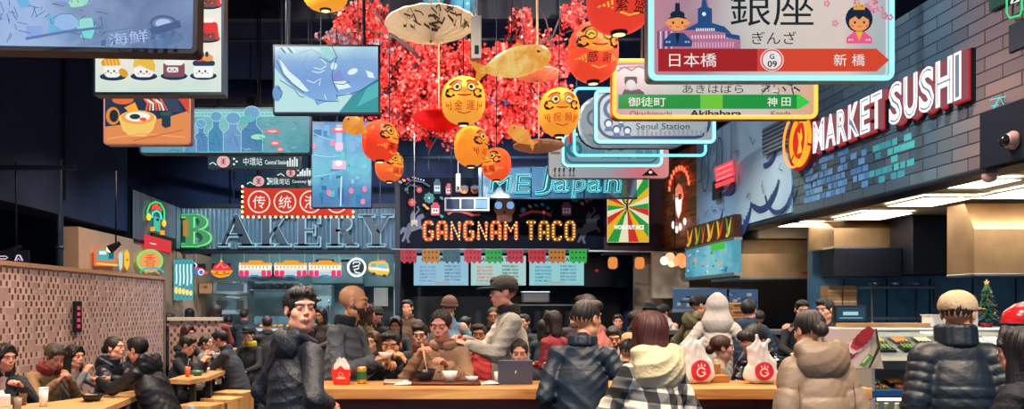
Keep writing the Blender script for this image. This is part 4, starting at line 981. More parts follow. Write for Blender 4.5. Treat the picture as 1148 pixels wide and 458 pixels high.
for i, (x, y) in enumerate(((-.16, 5.42), (.42, 5.45))):
    mb = MB(); f = random.Random(i); mb.add([(-.07, -.04, .004), (.06, -.05, .012), (.075, .035, .004), (0, .05, .024), (-.06, .045, .006), (0, 0, .03)], [(0, 1, 5), (1, 2, 5), (2, 3, 5), (3, 4, 5), (4, 0, 5), (0, 4, 3, 2, 1)], WHT)
    simple(mb, 'paper_napkin', ('crumpled white napkin left of the noodle bowl', 'crumpled white napkin by the grey tablet')[i], 'napkin', (x, y, CZ))
_w = P['bald']['M'] @ P['bald']['wr'][1]; bowl('takeout_bowl', 'white paper bowl held over the counter by the bald man', (_w.x+.09, _w.y-.0, _w.z+.015), .055, .04, WHT, FOOD)
cup('white paper cup between the tray and the grey tablet', (.49, 5.58, CZ), .034, .075, WHT)
def chopsticks(label, a, b):
    t = thing('chopsticks', label, 'chopsticks', a); v = Vector(b)-Vector(a)
    for s in (-1, 1): mb = MB(); mb.tube([(s*.006, 0, 0), (v.x+s*.001, v.y, v.z)], [.004, .0025], pt('#c8a070', .5), 6); mb.obj('stick', t)
chopsticks('pair of chopsticks dipping into the black noodle bowl', (P['camel']['M'] @ P['camel']['wr'][1])+Vector((.03, -.10, .10)), (-.01, 5.58, CZ+.09))
chopsticks('pair of chopsticks held by the diner in the black jacket', (P['eater']['M'] @ P['eater']['wr'][1])+Vector((.06, -.10, .06)), (P['eater']['M'] @ P['eater']['wr'][1])+Vector((-.14, -.14, -.04)))
# grey tablet in a stand cover
t = thing('tablet', 'grey-blue tablet in a cover propped on the counter before the small girl', 'tablet', (.59, 5.45, CZ), 0)
mb = MB(); Mx = Matrix.Rotation(.2, 4, 'X'); mb.box((-.118, -.004, 0), (.118, .008, .172), mat('tablet_back', '#465066', .45, .2), .006, Mx); mb.obj('case', t)
mb = MB(); mb.box((-.105, .009, .01), (.105, .0105, .162), em('#26405c', .6), M=Mx); mb.obj('screen', t)
a = Art(.001, .0006); a.poly([(-4, -78), (0, -84), (3, -72), (5, -88), (8, -96), (4, -104), (1, -92), (-2, -96)], pt('#dfe6ee')); o = a.obj('emblem', t, -.005); o.rotation_euler = (.2, 0, 0)
mb = MB(); mb.box((-.1, 0, 0), (.1, .1, .006), mat('tablet_back', '#3a4254')); mb.obj('stand_flap', t)
# carrier bags with the red printed roundel
def bag(label, x, y, w, h, rz, hz=0):
    t = thing('carrier_bag', label, 'bag', (x, y, CZ), rz); f = Field(.02); f.cone((-w*.24, 0, w*.26), (w*.24, 0, w*.26), w*.26, w*.26, flat=((0, 1, 0), .8)); f.cone((-.0, 0, h*.38), (-.02, 0, h*.66), w*.42, w*.28, flat=((0, 1, 0), .55))
    f.cone((-.01, 0, h*.72), (-.03, 0, h*.98), w*.10, w*.05); f.cone((0, 0, h*.70), (w*.22, .0, h*.9), w*.07, w*.035); f.cone((-w*.25, 0, h*.5), (-w*.34, 0, h*.72), w*.08, w*.03)
    V, Q = f.mesh(.008, lambda X, Y, Z: .004*np.sin(np.arctan2(X, Y)*7+Z*40)*np.clip(Z/h*1.6, .2, 1)+.002*np.sin(Z*90+X*50)); V = V-np.array([0, 0, V[:, 2].min()])
    m = mat('bag_film', '#e2dcd6', .35, var=.04); body = npobj('bag', [(V, Q, 0)], [m], t)
    a = Art(.001, .0006); R = w*270; cz = -h*270
    a.ell(R*.12, cz, R, R, pt('#c81e34', .45), 26); W_ = pt('#f0e8e6', .5); u = R*.12
    a.ring(u, cz+R*.12, R*.40, R*.13, W_, 20, t0=20, t1=330); a.line([(u+R*.06, cz+R*.14), (u+R*.42, cz+R*.14), (u+R*.42, cz+R*.36)], R*.12, W_)
    for k in (-1, 0, 1): a.poly([(u+k*R*.28-R*.09, cz-R*.40), (u+k*R*.28+R*.09, cz-R*.40), (u+k*R*.36, cz-R*(.66+.1*(k == 0)))], W_)
    project(a.mb, body, .002, .015); a.mb.obj('printed_roundel', t)
bag('knotted white carrier bag behind the shoulder of the checked coat woman', 1.84, 5.52, .27, .34, .15)
bag('knotted white carrier bag beside the beige down jacket woman', 2.28, 5.50, .235, .33, -.1)
t = thing('kraft_box', 'open brown kraft food box near the white bags', 'box', (2.02, 5.62, CZ), .3); mb = MB(); mb.box((-.07, -.05, 0), (.07, .05, .05), mat('kraft', '#a8743c', .7), .003); mb.obj('box', t); mb = MB(); mb.box((-.07, .05, .05), (.07, .056, .12), mat('kraft', '#a8743c')); mb.obj('lid', t)
# things on the left tables
bowl('noodle_bowl', 'black bowl on the near wooden table before the hooded woman', (-2.98, 7.12, TZ), .10, .065, BLK, FOOD)
tray('flat white tray on the near wooden table', (-3.25, 6.95, TZ), .3, .2, pt('#c8b49c', .6), .2) if False else None
cup('tall white cup standing on the near wooden table', (-3.22, 6.72, TZ), .04, .15, WHT, WHT)
for i, (x, y, c) in enumerate(((-3.40, 6.62, '#4a4038'), (-3.44, 6.82, '#5c4030'), (-3.32, 6.50, '#8c8070'))):
    cup(('dark iced drink with a black straw at the near table', 'brown drink glass behind the iced drink at the near table', 'small beige cup at the edge of the near table')[i], (x, y, TZ), .032, .10, mat('tinted_%s' % c.strip('#'), c, .1), None, BLK if i < 2 else None, 'drink_glass', 'glass')
t = thing('napkin_dispenser', 'white napkin box on the near wooden table', 'napkin box', (-3.58, 6.72, TZ), .3); mb = MB(); mb.box((-.07, -.05, 0), (.07, .05, .10), WHT, .008); mb.obj('box', t); mb = MB(); mb.add([(-.04, -.01, .1), (.04, -.01, .1), (.02, .01, .14), (-.03, .01, .135)], [(0, 1, 2, 3)], WHT); mb.obj('napkin', t)
bowl('takeout_bowl', 'green paper bowl on the far wooden table', (-2.80, 9.75, TZ), .07, .06, pt('#3c7058', .5), RICE)
cup('orange drink on the far wooden table', (-2.86, 9.55, TZ), .035, .12, mat('orange_juice', '#c8602c', .15), None, pt('#e8e4dc'), 'drink_glass', 'glass')
bowl('takeout_bowl', 'white bowl of noodles at the end of the far wooden table', (-2.88, 10.3, TZ), .08, .05, WHT, FOOD)
t = thing('paper_bag', 'white paper bag on the far wooden table', 'bag', (-2.85, 10.95, TZ), .3); mb = MB(); mb.box((-.09, -.05, 0), (.09, .05, .2), WHT, .004); mb.obj('bag', t); mb = MB(); mb.tube([(-.04, -.052, .19), (-.04, -.052, .27), (.04, -.052, .27), (.04, -.052, .19)], .004, WHT, 6); mb.obj('handle', t)
t = thing('plastic_bag', 'grey-white bag hanging behind the broad black jacket', 'bag', (-2.36, 7.95, .28)); f = Field(.02); f.cone((0, 0, .12), (0, 0, .3), .13, .05, flat=((0, 1, 0), .6)); V, Q = f.mesh(.012, lambda X, Y, Z: .006*np.sin(X*60+Z*30)); npobj('bag', [(V, Q, 0)], [mat('bag_grey', '#a8aaac', .5)], t)

# ================================================================= SUSHI STALL on the right
def boxthing(name, label, cat, lo, hi, mt, bev=.01, group=None):
    c = ((lo[0]+hi[0])/2, (lo[1]+hi[1])/2, lo[2]); mb = MB(); mb.box((lo[0]-c[0], lo[1]-c[1], 0), (hi[0]-c[0], hi[1]-c[1], hi[2]-lo[2]), mt, bev)
    return mb, c
def hood(label, x0, x1, y0, y1, z0, z1, slope=.35):
    t = thing('extractor_hood', label, 'extractor hood', ((x0+x1)/2, y0, z0)); w = (x1-x0)/2; h = z1-z0; dd = y1-y0; mb = MB()
    pr = [(0, 0), (0, h*.62), (dd*slope, h), (dd, h), (dd, 0)]; n = 5
    vs = [(-w, y, z) for y, z in pr]+[(w, y, z) for y, z in pr]
    mb.add(vs, [(0, 1, 2, 3, 4)[::-1], (5, 6, 7, 8, 9)]+[(i, (i+1) % n, (i+1) % n+5, i+5) for i in range(n)][0:4], WARMST); mb.obj('hood_body', t)
    mb = MB(); mb.box((-w-.01, -.015, -.03), (w+.01, dd, .0), STEEL, .004); mb.obj('lip', t)
    mb = MB(); mb.box((w*.55, -.008, .05), (w*.8, -.002, .085), pt('#c83c2c')); mb.obj('warning_plate', t)
hood('square steel extractor hood nearest the noodle menu lightbox', 4.66, 5.85, 12.0, 13.2, 2.03, 2.6, .1)
hood('steel extractor hood in the middle of the sushi kitchen', 5.45, 6.5, 10.78, 11.5, 2.40, 2.80, .5)
hood('copper-toned extractor hood at the right of the sushi kitchen', 5.85, 6.55, 8.6, 9.05, 1.95, 2.72, .35)
mb, c = boxthing('canopy', '', '', (4.95, 12.05, 2.62), (6.0, 13.3, 3.0), CREAM); simple(mb, 'duct_casing', 'cream boxed duct above the square steel hood', 'duct', c)
mb, c = boxthing('x', '', '', (4.3, 15.35, 1.75), (5.0, 15.5, 2.65), CREAM); simple(mb, 'wall_panel_cabinet', 'plain cream cabinet panel beside the orange lantern cluster', 'cabinet', c)
t = thing('black_hood', 'large matt black extractor housing between the two steel hoods', 'extractor hood', (6.5, 10.5, 0)); mb = MB(); mb.box((-.35, -.3, 2.0), (.6, .2, 2.76), BLACK, .01); mb.box((-1.25, -.1, 1.98), (-.36, .2, 2.36), BLACK, .01); mb.obj('housing', t); mb = MB(); mb.box((.55, -.31, 2.05), (.62, -.3, 2.08), pt('#d8402c')); mb.obj('sticker', t)
# kitchen ceiling light panels; the short one is added to brighten the hood
LPN = em('#fff6e6', 10)
for i, (x0, y0, x1, y1, lb) in enumerate(((5.3, 9.8, 5.95, 10.55, 'white ceiling light panel farthest back over the sushi kitchen'), (5.2, 8.4, 5.75, 9.15, 'second white ceiling light panel over the sushi kitchen, counted from the back'),
        (4.95, 7.2, 5.35, 7.75, 'narrow white ceiling light panel next to the brick bulkhead edge'), (5.75, 7.75, 6.9, 8.5, 'wide white ceiling light panel over the copper-toned hood'), (5.35, 6.35, 6.6, 7.0, 'white ceiling light panel nearest the camera over the sushi kitchen'), (4.98, 11.0, 5.7, 11.5, 'short white ceiling light panel added to brighten the square steel hood'))):
    t = thing('ceiling_light', lb, 'ceiling light', ((x0+x1)/2, (y0+y1)/2, ZB), 0, None); w, h = (x1-x0)/2, (y1-y0)/2
    mb = MB(); mb.box((-w, -h, -.012), (w, h, -.002), LPN); mb.obj('diffuser', t); mb = MB()
    mb.tube([(-w, -h, -.006), (w, -h, -.006), (w, h, -.006), (-w, h, -.006)], .012, WHITE, 4, closed=True); mb.obj('frame', t)
mb = MB(); mb.lathe([(.06, 0), (.06, -.02), (.045, -.07), (.001, -.085)], pt('#b88c84', .3), 18); simple(mb, 'smoke_detector', 'small round detector under the end of the brick bulkhead', 'detector', (4.72, 6.75, ZB-.03))
# steel rail with hooks, shelf rack, crates
t = thing('shelf_rack', 'wire shelf rack with pans against the blue steel wall', 'shelf rack', (6.45, 11.1, 0))
for x in (-.42, .42):
    for y in (-.2, .2): mb = MB(); mb.tube([(x, y, 0), (x, y, 1.9)], .015, STEEL, 8); mb.obj('post', t)
for z in (.5, 1.0, 1.42, 1.84): mb = MB(); mb.box((-.44, -.22, z), (.44, .22, z+.03), STEEL); mb.obj('shelf', t)
for k in range(3): bowl('steel_pan', ('steel pan on the upper rack shelf, first from the crates', 'middle steel pan on the upper rack shelf', 'steel pan on the upper rack shelf, far from the crates')[k], (6.17+.27*k, 11.05, 1.872), .10, .05, STEEL, None, 'pan')
for k in range(4):
    mb = MB(); x = 5.1+.0*k; mb.box((-.15, -.16, 0), (.15, .16, .085), mat('crate_wood', '#c08a50', .6, var=.2, vscale=20), .01); mb.box((-.12, -.165, .03), (.12, -.16, .06), mat('crate_gap', '#6c4826', .7))
    simple(mb, 'wooden_crate', ('lowest', 'second', 'third', 'topmost')[k]+' tray of the stacked wooden trays by the hooded queue', 'crate', (3.98, 10.3, 1.302+.087*k), 'stacked wooden trays')
t = thing('prep_counter', 'steel pass counter behind the people queueing', 'counter', (4.2, 10.35, 0)); mb = MB(); mb.box((-1.3, -.2, 1.24), (1.0, .3, 1.30), STEEL, .005); mb.obj('worktop', t); mb = MB(); mb.box((-1.28, -.15, 0), (.98, .28, 1.24), DARKM); mb.obj('cabinet', t)
for k in range(6):
    z = 1.25+.145*(k % 3); x = 6.0-.42+.0; mb = MB(); xx = 5.02+.2*(k//3); mb.box((-.09, -.12, 0), (.09, .12, .14), mat('carton', '#b88a5c', .7, var=.15), .004); mb.box((-.09, -.122, .06), (.09, -.12, .08), pt('#e0d0b0'))
    simple(mb, 'cardboard_box', ('lowest', 'middle', 'topmost')[k % 3]+' cardboard box of the '+('first' if k < 3 else 'second')+' pile behind the till screen', 'box', (xx+.5, 11.0, z+.2), 'cardboard boxes behind the till')
t = thing('back_counter', 'steel back counter along the blue wall of the sushi kitchen', 'counter', (7.4, 10.85, 0)) ; mb = MB(); mb.box((-.4, -.3, .9), (2.15, .3, .94), STEEL); mb.obj('worktop', t); mb = MB(); mb.box((-.38, -.28, 0), (2.1, .28, .9), DARKM); mb.obj('cabinet', t)
t = thing('storage_shelf', 'low steel shelf carrying the cardboard boxes', 'shelf', (5.62, 11.02, 0)); mb = MB(); mb.box((-.3, -.2, 1.40), (.26, .2, 1.45), STEEL); mb.obj('board', t)
for x in (-.28, .24): mb = MB(); mb.box((x, -.18, 0), (x+.03, .18, 1.40), STEEL); mb.obj('post', t)
# wall rail with hooks
for k, x in enumerate((6.25, 6.75, 7.25, 7.75)):
    mb = MB(); mb.tube([(0, 0, .16), (0, 0, .02), (0, -.03, 0), (0, -.05, .03)], .009, CHROME, 6); simple(mb, 'wall_hook', 'steel hook hanging on the blue kitchen wall', 'hook', (x, 11.56, 2.02), 'steel hooks on the blue wall')

# ---- refrigerated display case with curved glass
t = thing('display_case', 'refrigerated sushi display case with slanted glass and open drink shelf', 'display case', (4.75, 6.6, 0)); X0, X1 = -1.35, 1.75
CW = mat('case_white', '#c8cac8', .3)
mb = MB(); mb.box((X0, -.45, 0), (X1, .45, .28), DARKM, .01); mb.box((X0, .30, .28), (X1, .45, 1.36), CW, .01); mb.obj('body', t)
mb = MB(); mb.box((X0-.02, -.02, 1.37), (X1+.02, .5, 1.42), CW, .012); mb.obj('top_ledge', t)
mb = MB(); q = [(-.02, 1.40), (-.20, 1.30), (-.36, 1.12), (-.44, .96)]
mb.add([(x, y, z) for x in (X0+.02, X1-.02) for y, z in q], [(i, i+1, i+5, i+4) for i in range(3)], GLASS, True); mb.obj('front_glass', t)
mb = MB(); mb.box((X0, -.46, .90), (X1, -.40, .965), mat('blue_edge', '#3c6aa0', .3, .3), .01); mb.obj('bumper', t)
for x in (X0, .2, X1-.03): mb = MB(); mb.box((x, -.44, .28), (x+.03, .32, 1.36), CW, .004); mb.obj('end_panel', t)
for z in (.42, .66, .90, 1.14): 
    mb = MB(); dy = 0 if z < 1 else .2; mb.box((X0+.03, -.40+dy, z), (X1-.03, .30, z+.015), STEEL); mb.box((X0+.03, -.41+dy, z), (X1-.03, -.405+dy, z+.03), em('#ffe9c0', .8) if z > .9 else WHITE); mb.obj('shelf', t)
mb = MB(); mb.box((X0+.1, .04, 1.345), (X1-.1, .10, 1.365), em('#fff0d8', 14)); mb.obj('case_lamp', t)
mb = MB(); mb.box((X0+.1, -.36, .868), (X1-.1, -.34, .885), em('#fff0d8', 8)); mb.obj('shelf_lamp', t)
cr = random.Random(3); fc = ['#e07a4c', '#d8b04c', '#c83c2c', '#e8dcc0', '#58803c', '#e0944c']
n = 0
for row, (z, y0, c_) in enumerate(((1.157, .02, 15), (1.157, .18, 15), (.917, -.28, 16), (.917, -.10, 16))):
    for k in range(c_):
        x = 4.75+X0+.13+k*(X1-X0-.2)/c_
        if z > 1 and x > 6.3: continue
        tt = thing('sushi_pack', 'clear-lidded tray of sushi in the display case', 'food tray', (x, 6.6+y0, z), 0, 'sushi trays in the display case'); mb = MB(); mb.box((-.07, -.06, 0), (.07, .06, .015), BLK, .003); mb.obj('tray', tt)
        mb = MB(); c1 = cr.choice(fc)
        for i in range(4): mb.box((-.055+.029*i, -.045, .015), (-.033+.029*i, .045, .036), pt(c1, .5), .006)
        mb.obj('sushi', tt); n += 1
for row, (z, y0) in enumerate(((.68, -.34), (.44, -.34))):
    for k in range(24):
        x = 4.75+X0+.09+k*.082; c1 = cr.choice(['#d8a84c', '#e8e4d8', '#5c9a3c', '#d8c8a0', '#88a848'] if row == 0 else ['#d8dce0', '#c8d0d8', '#e8e8e8'])
        tt = thing('drink_bottle', 'small '+('coloured' if row == 0 else 'clear')+' drink bottle on the '+('upper' if row == 0 else 'lower')+' open shelf of the display case', 'bottle', (x, 6.6+y0, z), 0, ('coloured' if row == 0 else 'clear')+' drink bottles in the display case')
        if k == 0:
            mb = MB(); mb.lathe([(.028, 0), (.031, .01), (.031, .10), (.014, .135), (.013, .155)], pt('#d8a84c', .25), 12); mb.obj('bottle_body', tt).data.name; cap_ = MB(); cap_.lathe([(.015, .150), (.015, .168), (.001, .168)], WHT, 10); cap_.obj('cap', tt); 
            bm_, cm_ = [c for c in tt.children]
        else:
            for src in (bm_, cm_):
                e = src.copy(); C.objects.link(e); e.parent = tt
                if src is bm_: e.data = src.data.copy(); e.data.materials[0] = pt(c1, .25)
# hanging promo poster with sliced fish in front of the case's left part
t = thing('poster_board', 'slanted board with a red and white sliced fish picture over the display case', 'poster', W(958, 398, 6.0)); s = 6.0/F
mb = MB(); mb.box((-.20, .004, -.10), (.20, .012, .21), pt('#c8bca8', .5)); mb.obj('board', t)
a = Art(s, .0008)
f = random.Random(3)
a.poly([(-29, -31), (24, -31), (14, 15), (-29, 15)], pt('#d8c4bc', .5))
for k in range(9): u = -24+k*4.6; v = 12-k*4.2; a.poly([(u-7, v+4), (u-2, v-6), (u+9, v-13), (u+15, v-8), (u+9, v+3), (u-1, v+8)], pt(('#a82430', '#f0d8d0', '#c83440', '#8c1c28')[k % 4], .5))
a.poly([(2, 12), (16, -2), (20, 2), (8, 14)], pt('#4c9a3c')); a.line([(7, 9), (15, 1)], 1.6, pt('#e8f0d8')); a.poly([(28, -31), (30, -31), (30, -8), (14, 15), (12, 15), (27, -10)], pt('#2c2c30')); a.obj('picture', t); t.rotation_euler = (-.35, 0, 0)
# till screen
t = thing('till_screen', 'black till monitor showing a blue form behind the display case', 'monitor', W(954, 362, 7.3)); s = 7.3/F
mb = MB(); mb.box((-19*s, 0, 0), (19*s, .04, 20*s), BLK, .006); mb.obj('housing', t); a = Art(s, .001); a.rect(-16, -18, 16, -3, em('#2c4a5c', .9)); a.rect(-9, -13, 8, -9, em('#a8d8e0', .9)); a.line([(-13, -6), (13, -6)], 1, em('#a8d8e0', .6)); a.obj('screen', t)
mb = MB(); mb.box((-.04, .01, -t.location.z), (.04, .05, .0), BLK); mb.obj('pedestal', t)
mb = MB(); mb.box((-.42, -.08, 0), (.38, .08, .03), mat('board_wood', '#c89a5c', .5, var=.2)); simple(mb, 'wooden_board', 'long pale wooden board lying on the display case ledge', 'board', (3.98, 6.93, 1.425))
mb = MB(); mb.box((-.5, -.03, 0), (.5, .03, .02), mat('board_wood', '#c89a5c')); 
for k, (x, w, h, lb) in enumerate(((4.36, .15, .11, 'small white tub on the display case ledge, beside the wooden board'), (4.58, .20, .15, 'larger white tub on the display case ledge, left of the cream cap'), )):
    t = thing('food_tub', lb, 'tub', (x, 6.9, 1.42)); mb = MB(); mb.box((-w/2, -.08, 0), (w/2, .08, h), WHT, .012); mb.obj('tub', t); mb = MB(); mb.box((-w/2-.006, -.086, h-.012), (w/2+.006, .086, h), pt('#d0ccc4'), .004); mb.obj('lid', t)
# small christmas tree
t = thing('christmas_tree', 'small green christmas tree with a gold star behind the display case', 'christmas tree', (4.80, 6.9, 1.42)); f = random.Random(4); mb = MB()
for k in range(420):
    u = f.random()**.7; a = f.uniform(0, 6.28); lay = (u*7) % 1; r = (.03+.085*(1-u))*(.55+.45*(1-lay)); z = .06+.30*u; p = Vector((r*math.cos(a), r*math.sin(a), z)); q = p*1.0+Vector((math.cos(a)*.012, math.sin(a)*.012, -.02))
    p0 = Vector((r*.3*math.cos(a), r*.3*math.sin(a), z+.012)); sd = Vector((-math.sin(a), math.cos(a), 0))*.009; mb.add([p0-sd, p0+sd, q], [(0, 1, 2)], mat('fir_green', '#1f6a42', .5) if k % 3 else mat('fir_dark', '#124028', .5))
o = mb.obj('foliage', t); mb = MB(); mb.tube([(0, 0, 0), (0, 0, .36)], [.012, .004], mat('trunk', '#4a3020'), 6); mb.lathe([(.04, 0), (.045, .035), (.001, .035)], pt('#a82430'), 12); mb.obj('trunk_and_pot', t)
mb = MB(); pts = []
for k in range(10): r = .028 if k % 2 == 0 else .012; a = math.pi/2+k*math.pi/5; pts.append((r*math.cos(a), .385+r*math.sin(a)))
mb.prism(pts, -.004, .004, em('#f0c060', 1.2)); mb.obj('star', t)
for k in range(12): mb = MB(); a = k*2.4; r = .02+.075*(1-k/12); mb.ball((r*math.cos(a), r*math.sin(a)-.01, .08+.022*k), .008, pt('#d8342c' if k % 2 else '#e8c050', .2), 8); mb.obj('bauble', t)
# red domed heat lamp at the right edge
t = thing('heat_lamp', 'red domed heat lamp at the right edge above the dark-haired woman', 'lamp', W(1152, 362, 6.8)); mb = MB(); mb.lathe([(.20, 0), (.205, .01), (.17, .10), (.10, .16), (.03, .185), (.001, .187)], mat('red_enamel', '#c01c20', .2), 28, cap=False); mb.obj('shade', t)
mb = MB(); mb.tube([(0, 0, .18), (0, 0, 1.16)], .008, BLK, 6); mb.obj('cord', t); mb = MB(); mb.ball((0, 0, .06), .05, em('#ff9a50', 3), 12); mb.obj('bulb', t)
t = thing('menu_stand', 'dark easel board beside the navy down jacket', 'sign board', (5.3, 5.8, 0)); mb = MB(); mb.box((-.22, -.01, .95), (.2, .01, 1.38), BLK, .004, Matrix.Rotation(-.1, 4, 'X')); mb.obj('board', t); mb = MB(); mb.tube([(-.15, 0, 0), (0, 0, 1.38)], .012, BLK, 6); mb.tube([(.15, 0, 0), (0, 0, 1.38)], .012, BLK, 6); mb.obj('leg', t)

# kitchen pass windows behind the queue (x 758-850)
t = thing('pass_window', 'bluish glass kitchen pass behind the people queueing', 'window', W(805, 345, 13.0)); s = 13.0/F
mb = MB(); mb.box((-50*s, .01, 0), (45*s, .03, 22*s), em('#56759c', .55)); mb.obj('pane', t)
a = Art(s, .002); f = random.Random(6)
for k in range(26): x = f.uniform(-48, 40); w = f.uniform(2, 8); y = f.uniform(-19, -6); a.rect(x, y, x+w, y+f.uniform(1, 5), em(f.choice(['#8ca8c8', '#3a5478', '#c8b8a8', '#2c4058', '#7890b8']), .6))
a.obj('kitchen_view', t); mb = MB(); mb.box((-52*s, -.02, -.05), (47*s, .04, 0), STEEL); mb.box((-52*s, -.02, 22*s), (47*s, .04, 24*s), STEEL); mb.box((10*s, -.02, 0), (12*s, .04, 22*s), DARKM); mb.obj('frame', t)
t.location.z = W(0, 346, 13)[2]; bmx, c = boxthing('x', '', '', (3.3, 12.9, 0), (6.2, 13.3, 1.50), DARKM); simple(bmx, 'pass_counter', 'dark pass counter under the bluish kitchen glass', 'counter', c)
for k, (px, w) in enumerate(((733, 0), (752, 0))): pass

# ================================================================= BAKERY
t = thing('bakery_counter', 'long pale bakery serving counter under the illuminated trains', 'counter', (-2.7, 15.8, 0)); mb = MB(); mb.box((-1.9, -.3, 1.12), (1.6, .3, 1.17), mat('pale_ledge', '#d8cfc2')); mb.obj('worktop', t); mb = MB(); mb.box((-1.85, -.28, 0), (1.55, .28, 1.12), mat('bakery_front', '#3a4650', .5)); mb.obj('front', t)
f = random.Random(9)
for k in range(9):
    x = -3.2+k*.26; tt = thing('bread_tray', 'shallow tray of golden bread rolls on the bakery counter', 'tray', (x, 15.7, 1.17), 0, 'trays of bread on the bakery counter'); mb = MB(); mb.box((-.12, -.16, 0), (.12, .16, .02), STEEL, .003); mb.obj('tray', tt); 
    for i in range(4): mb = MB(); mb.ball((-.05+.1*(i % 2), -.07+.14*(i//2), .045), (.045, .055, .032), mat('bread', f.choice(['#c8843c', '#d8a050', '#b06a2c']), .6) if False else pt(f.choice(['#c8843c', '#d8a050', '#b06a2c']), .6), 10); mb.obj('roll', tt)
def cab(name, label, cat, px0, px1, py0, py1, d, dep, mt, extra=None):
    p0 = W(px0, py1, d); p1 = W(px1, py0, d); t = thing(name, label, cat, ((p0.x+p1.x)/2, d+dep/2, p0.z)); w = (p1.x-p0.x)/2; h = p1.z-p0.z
    mb = MB(); mb.box((-w, -dep/2, 0), (w, dep/2, h), mt, .01); mb.obj('housing', t)
    return t, w, h, -dep/2
for i, (a_, b_, c_, e_, lb, stp) in enumerate(((239, 277, 314, 330, 'steel deck oven door left of the trays, upper unit', 1), (239, 277, 331, 352, 'steel deck oven lower unit left of the trays', 1), (280, 330, 297, 313, 'white bread oven above the bakery trays', 1))):
    t, w, h, y = cab('deck_oven', lb, 'oven', a_, b_, c_, e_, 17.0, .7, mat('oven_white', '#9fb0b4', .4)); mb = MB(); mb.box((-w*.8, y-.012, h*.25), (w*.8, y-.002, h*.75), mat('oven_glass', '#5c7078', .15)); mb.obj('door', t); mb = MB(); mb.tube([(-w*.7, y-.05, h*.85), (w*.7, y-.05, h*.85)], .012, CHROME, 6); mb.obj('handle', t)
t, w, h, y = cab('cardboard_box', 'brown carton on the shelf left of the ovens', 'box', 223, 238, 315, 329, 17.0, .4, mat('carton', '#b88a5c')); a = Art(17/F, .002); a.rect(-2, -9, 2, -6, pt('#a83c2c')); a.obj('printed_mark', t, y)
t, w, h, y = cab('wall_cabinet', 'pale teal two-door wall cabinet behind the bakery trains', 'cabinet', 350, 407, 287, 318, 17.9, .25, mat('pale_teal_panel', '#86a8ac'))
for s_ in (-1, 1): mb = MB(); mb.box((min(0, s_*w)+.01, y-.012, .02), (max(0, s_*w)-.01, y-.002, h-.02), mat('pale_teal_panel', '#86a8ac'), .004); mb.box((s_*w*.5-.2, y-.016, h-.12), (s_*w*.5+.2, y-.012, h-.07), DARKM); mb.obj('door', t)
t, w, h, y = cab('tall_fridge', 'tall pale fridge beside the bakery cabinet', 'fridge', 346, 372, 319, 372, 17.5, .5, mat('pale_teal_panel', '#86a8ac')); mb = MB(); mb.box((-w+.02, y-.015, .03), (w-.02, y-.003, h-.03), mat('fridge_door', '#9cbcc0', .35), .006); o = mb.obj('door', t); mb = MB(); mb.tube([(w*.75, y-.05, h*.4), (w*.75, y-.05, h*.7)], .01, CHROME, 6); mb.obj('handle', o)
t, w, h, y = cab('wall_shelf', 'steel shelf with stacked tins above the bakery trays', 'shelf', 280, 345, 324, 326, 17.2, .4, STEEL)
for k in range(7): mb = MB(); mb.lathe([(.06, 0), (.06, .12), (.052, .125)], mat('tin', '#9aa4a8', .4, .5), 12); simple(mb, 'storage_tin', 'steel tin standing on the bakery wall shelf', 'tin', (W(286+8.4*k, 324, 17.3).x, 17.35, W(0, 324, 17.2).z+.002), 'tins on the bakery wall shelf')
mb = MB(); mb.box((-.16, -.003, 0), (.16, .003, .42), WHT); a_ = W(427, 343, 18.05); simple(mb, 'paper_notice', 'white paper notice taped on the dark bakery door', 'notice', (a_.x, 18.07, a_.z))
# taco stall counter and hotel pan
t = thing('taco_counter', 'dark serving counter of the taco stall', 'counter', (1.5, 15.6, 0)); mb = MB(); mb.box((-2.0, -.3, 1.1), (2.3, .3, 1.15), BLACK); mb.obj('worktop', t); mb = MB(); mb.box((-1.98, -.28, 0), (2.28, .28, 1.1), REDWOOD); mb.obj('front', t)
t = thing('food_container', 'clear lidded tub of orange food behind the tall cap man', 'container', W(600, 338, 14.9)); mb = MB(); mb.box((-.22, -.15, 0), (.22, .15, .09), mat('cheese', '#c8843c', .6, var=.2)); mb.obj('food', t); mb = MB(); mb.box((-.24, -.17, -.01), (.24, .17, .17), mat('frosted_tub', '#a8b4b8', .3, trans=.85), .02); mb.obj('tub', t); mb = MB(); mb.box((-.25, -.18, .17), (.25, .18, .19), WHT, .005); mb.obj('lid', t)
t = thing('tub_shelf', 'dark narrow shelf under the clear food tub', 'shelf', W(600, 341, 14.9)); mb = MB(); mb.box((-.5, -.2, -.02), (1.2, .2, .0), STEEL); mb.obj('board', t); mb = MB(); mb.box((-.45, -.02, -t.location.z), (-.41, .02, -.02), STEEL); mb.box((1.1, -.02, -t.location.z), (1.14, .02, -.02), STEEL); mb.obj('post', t)
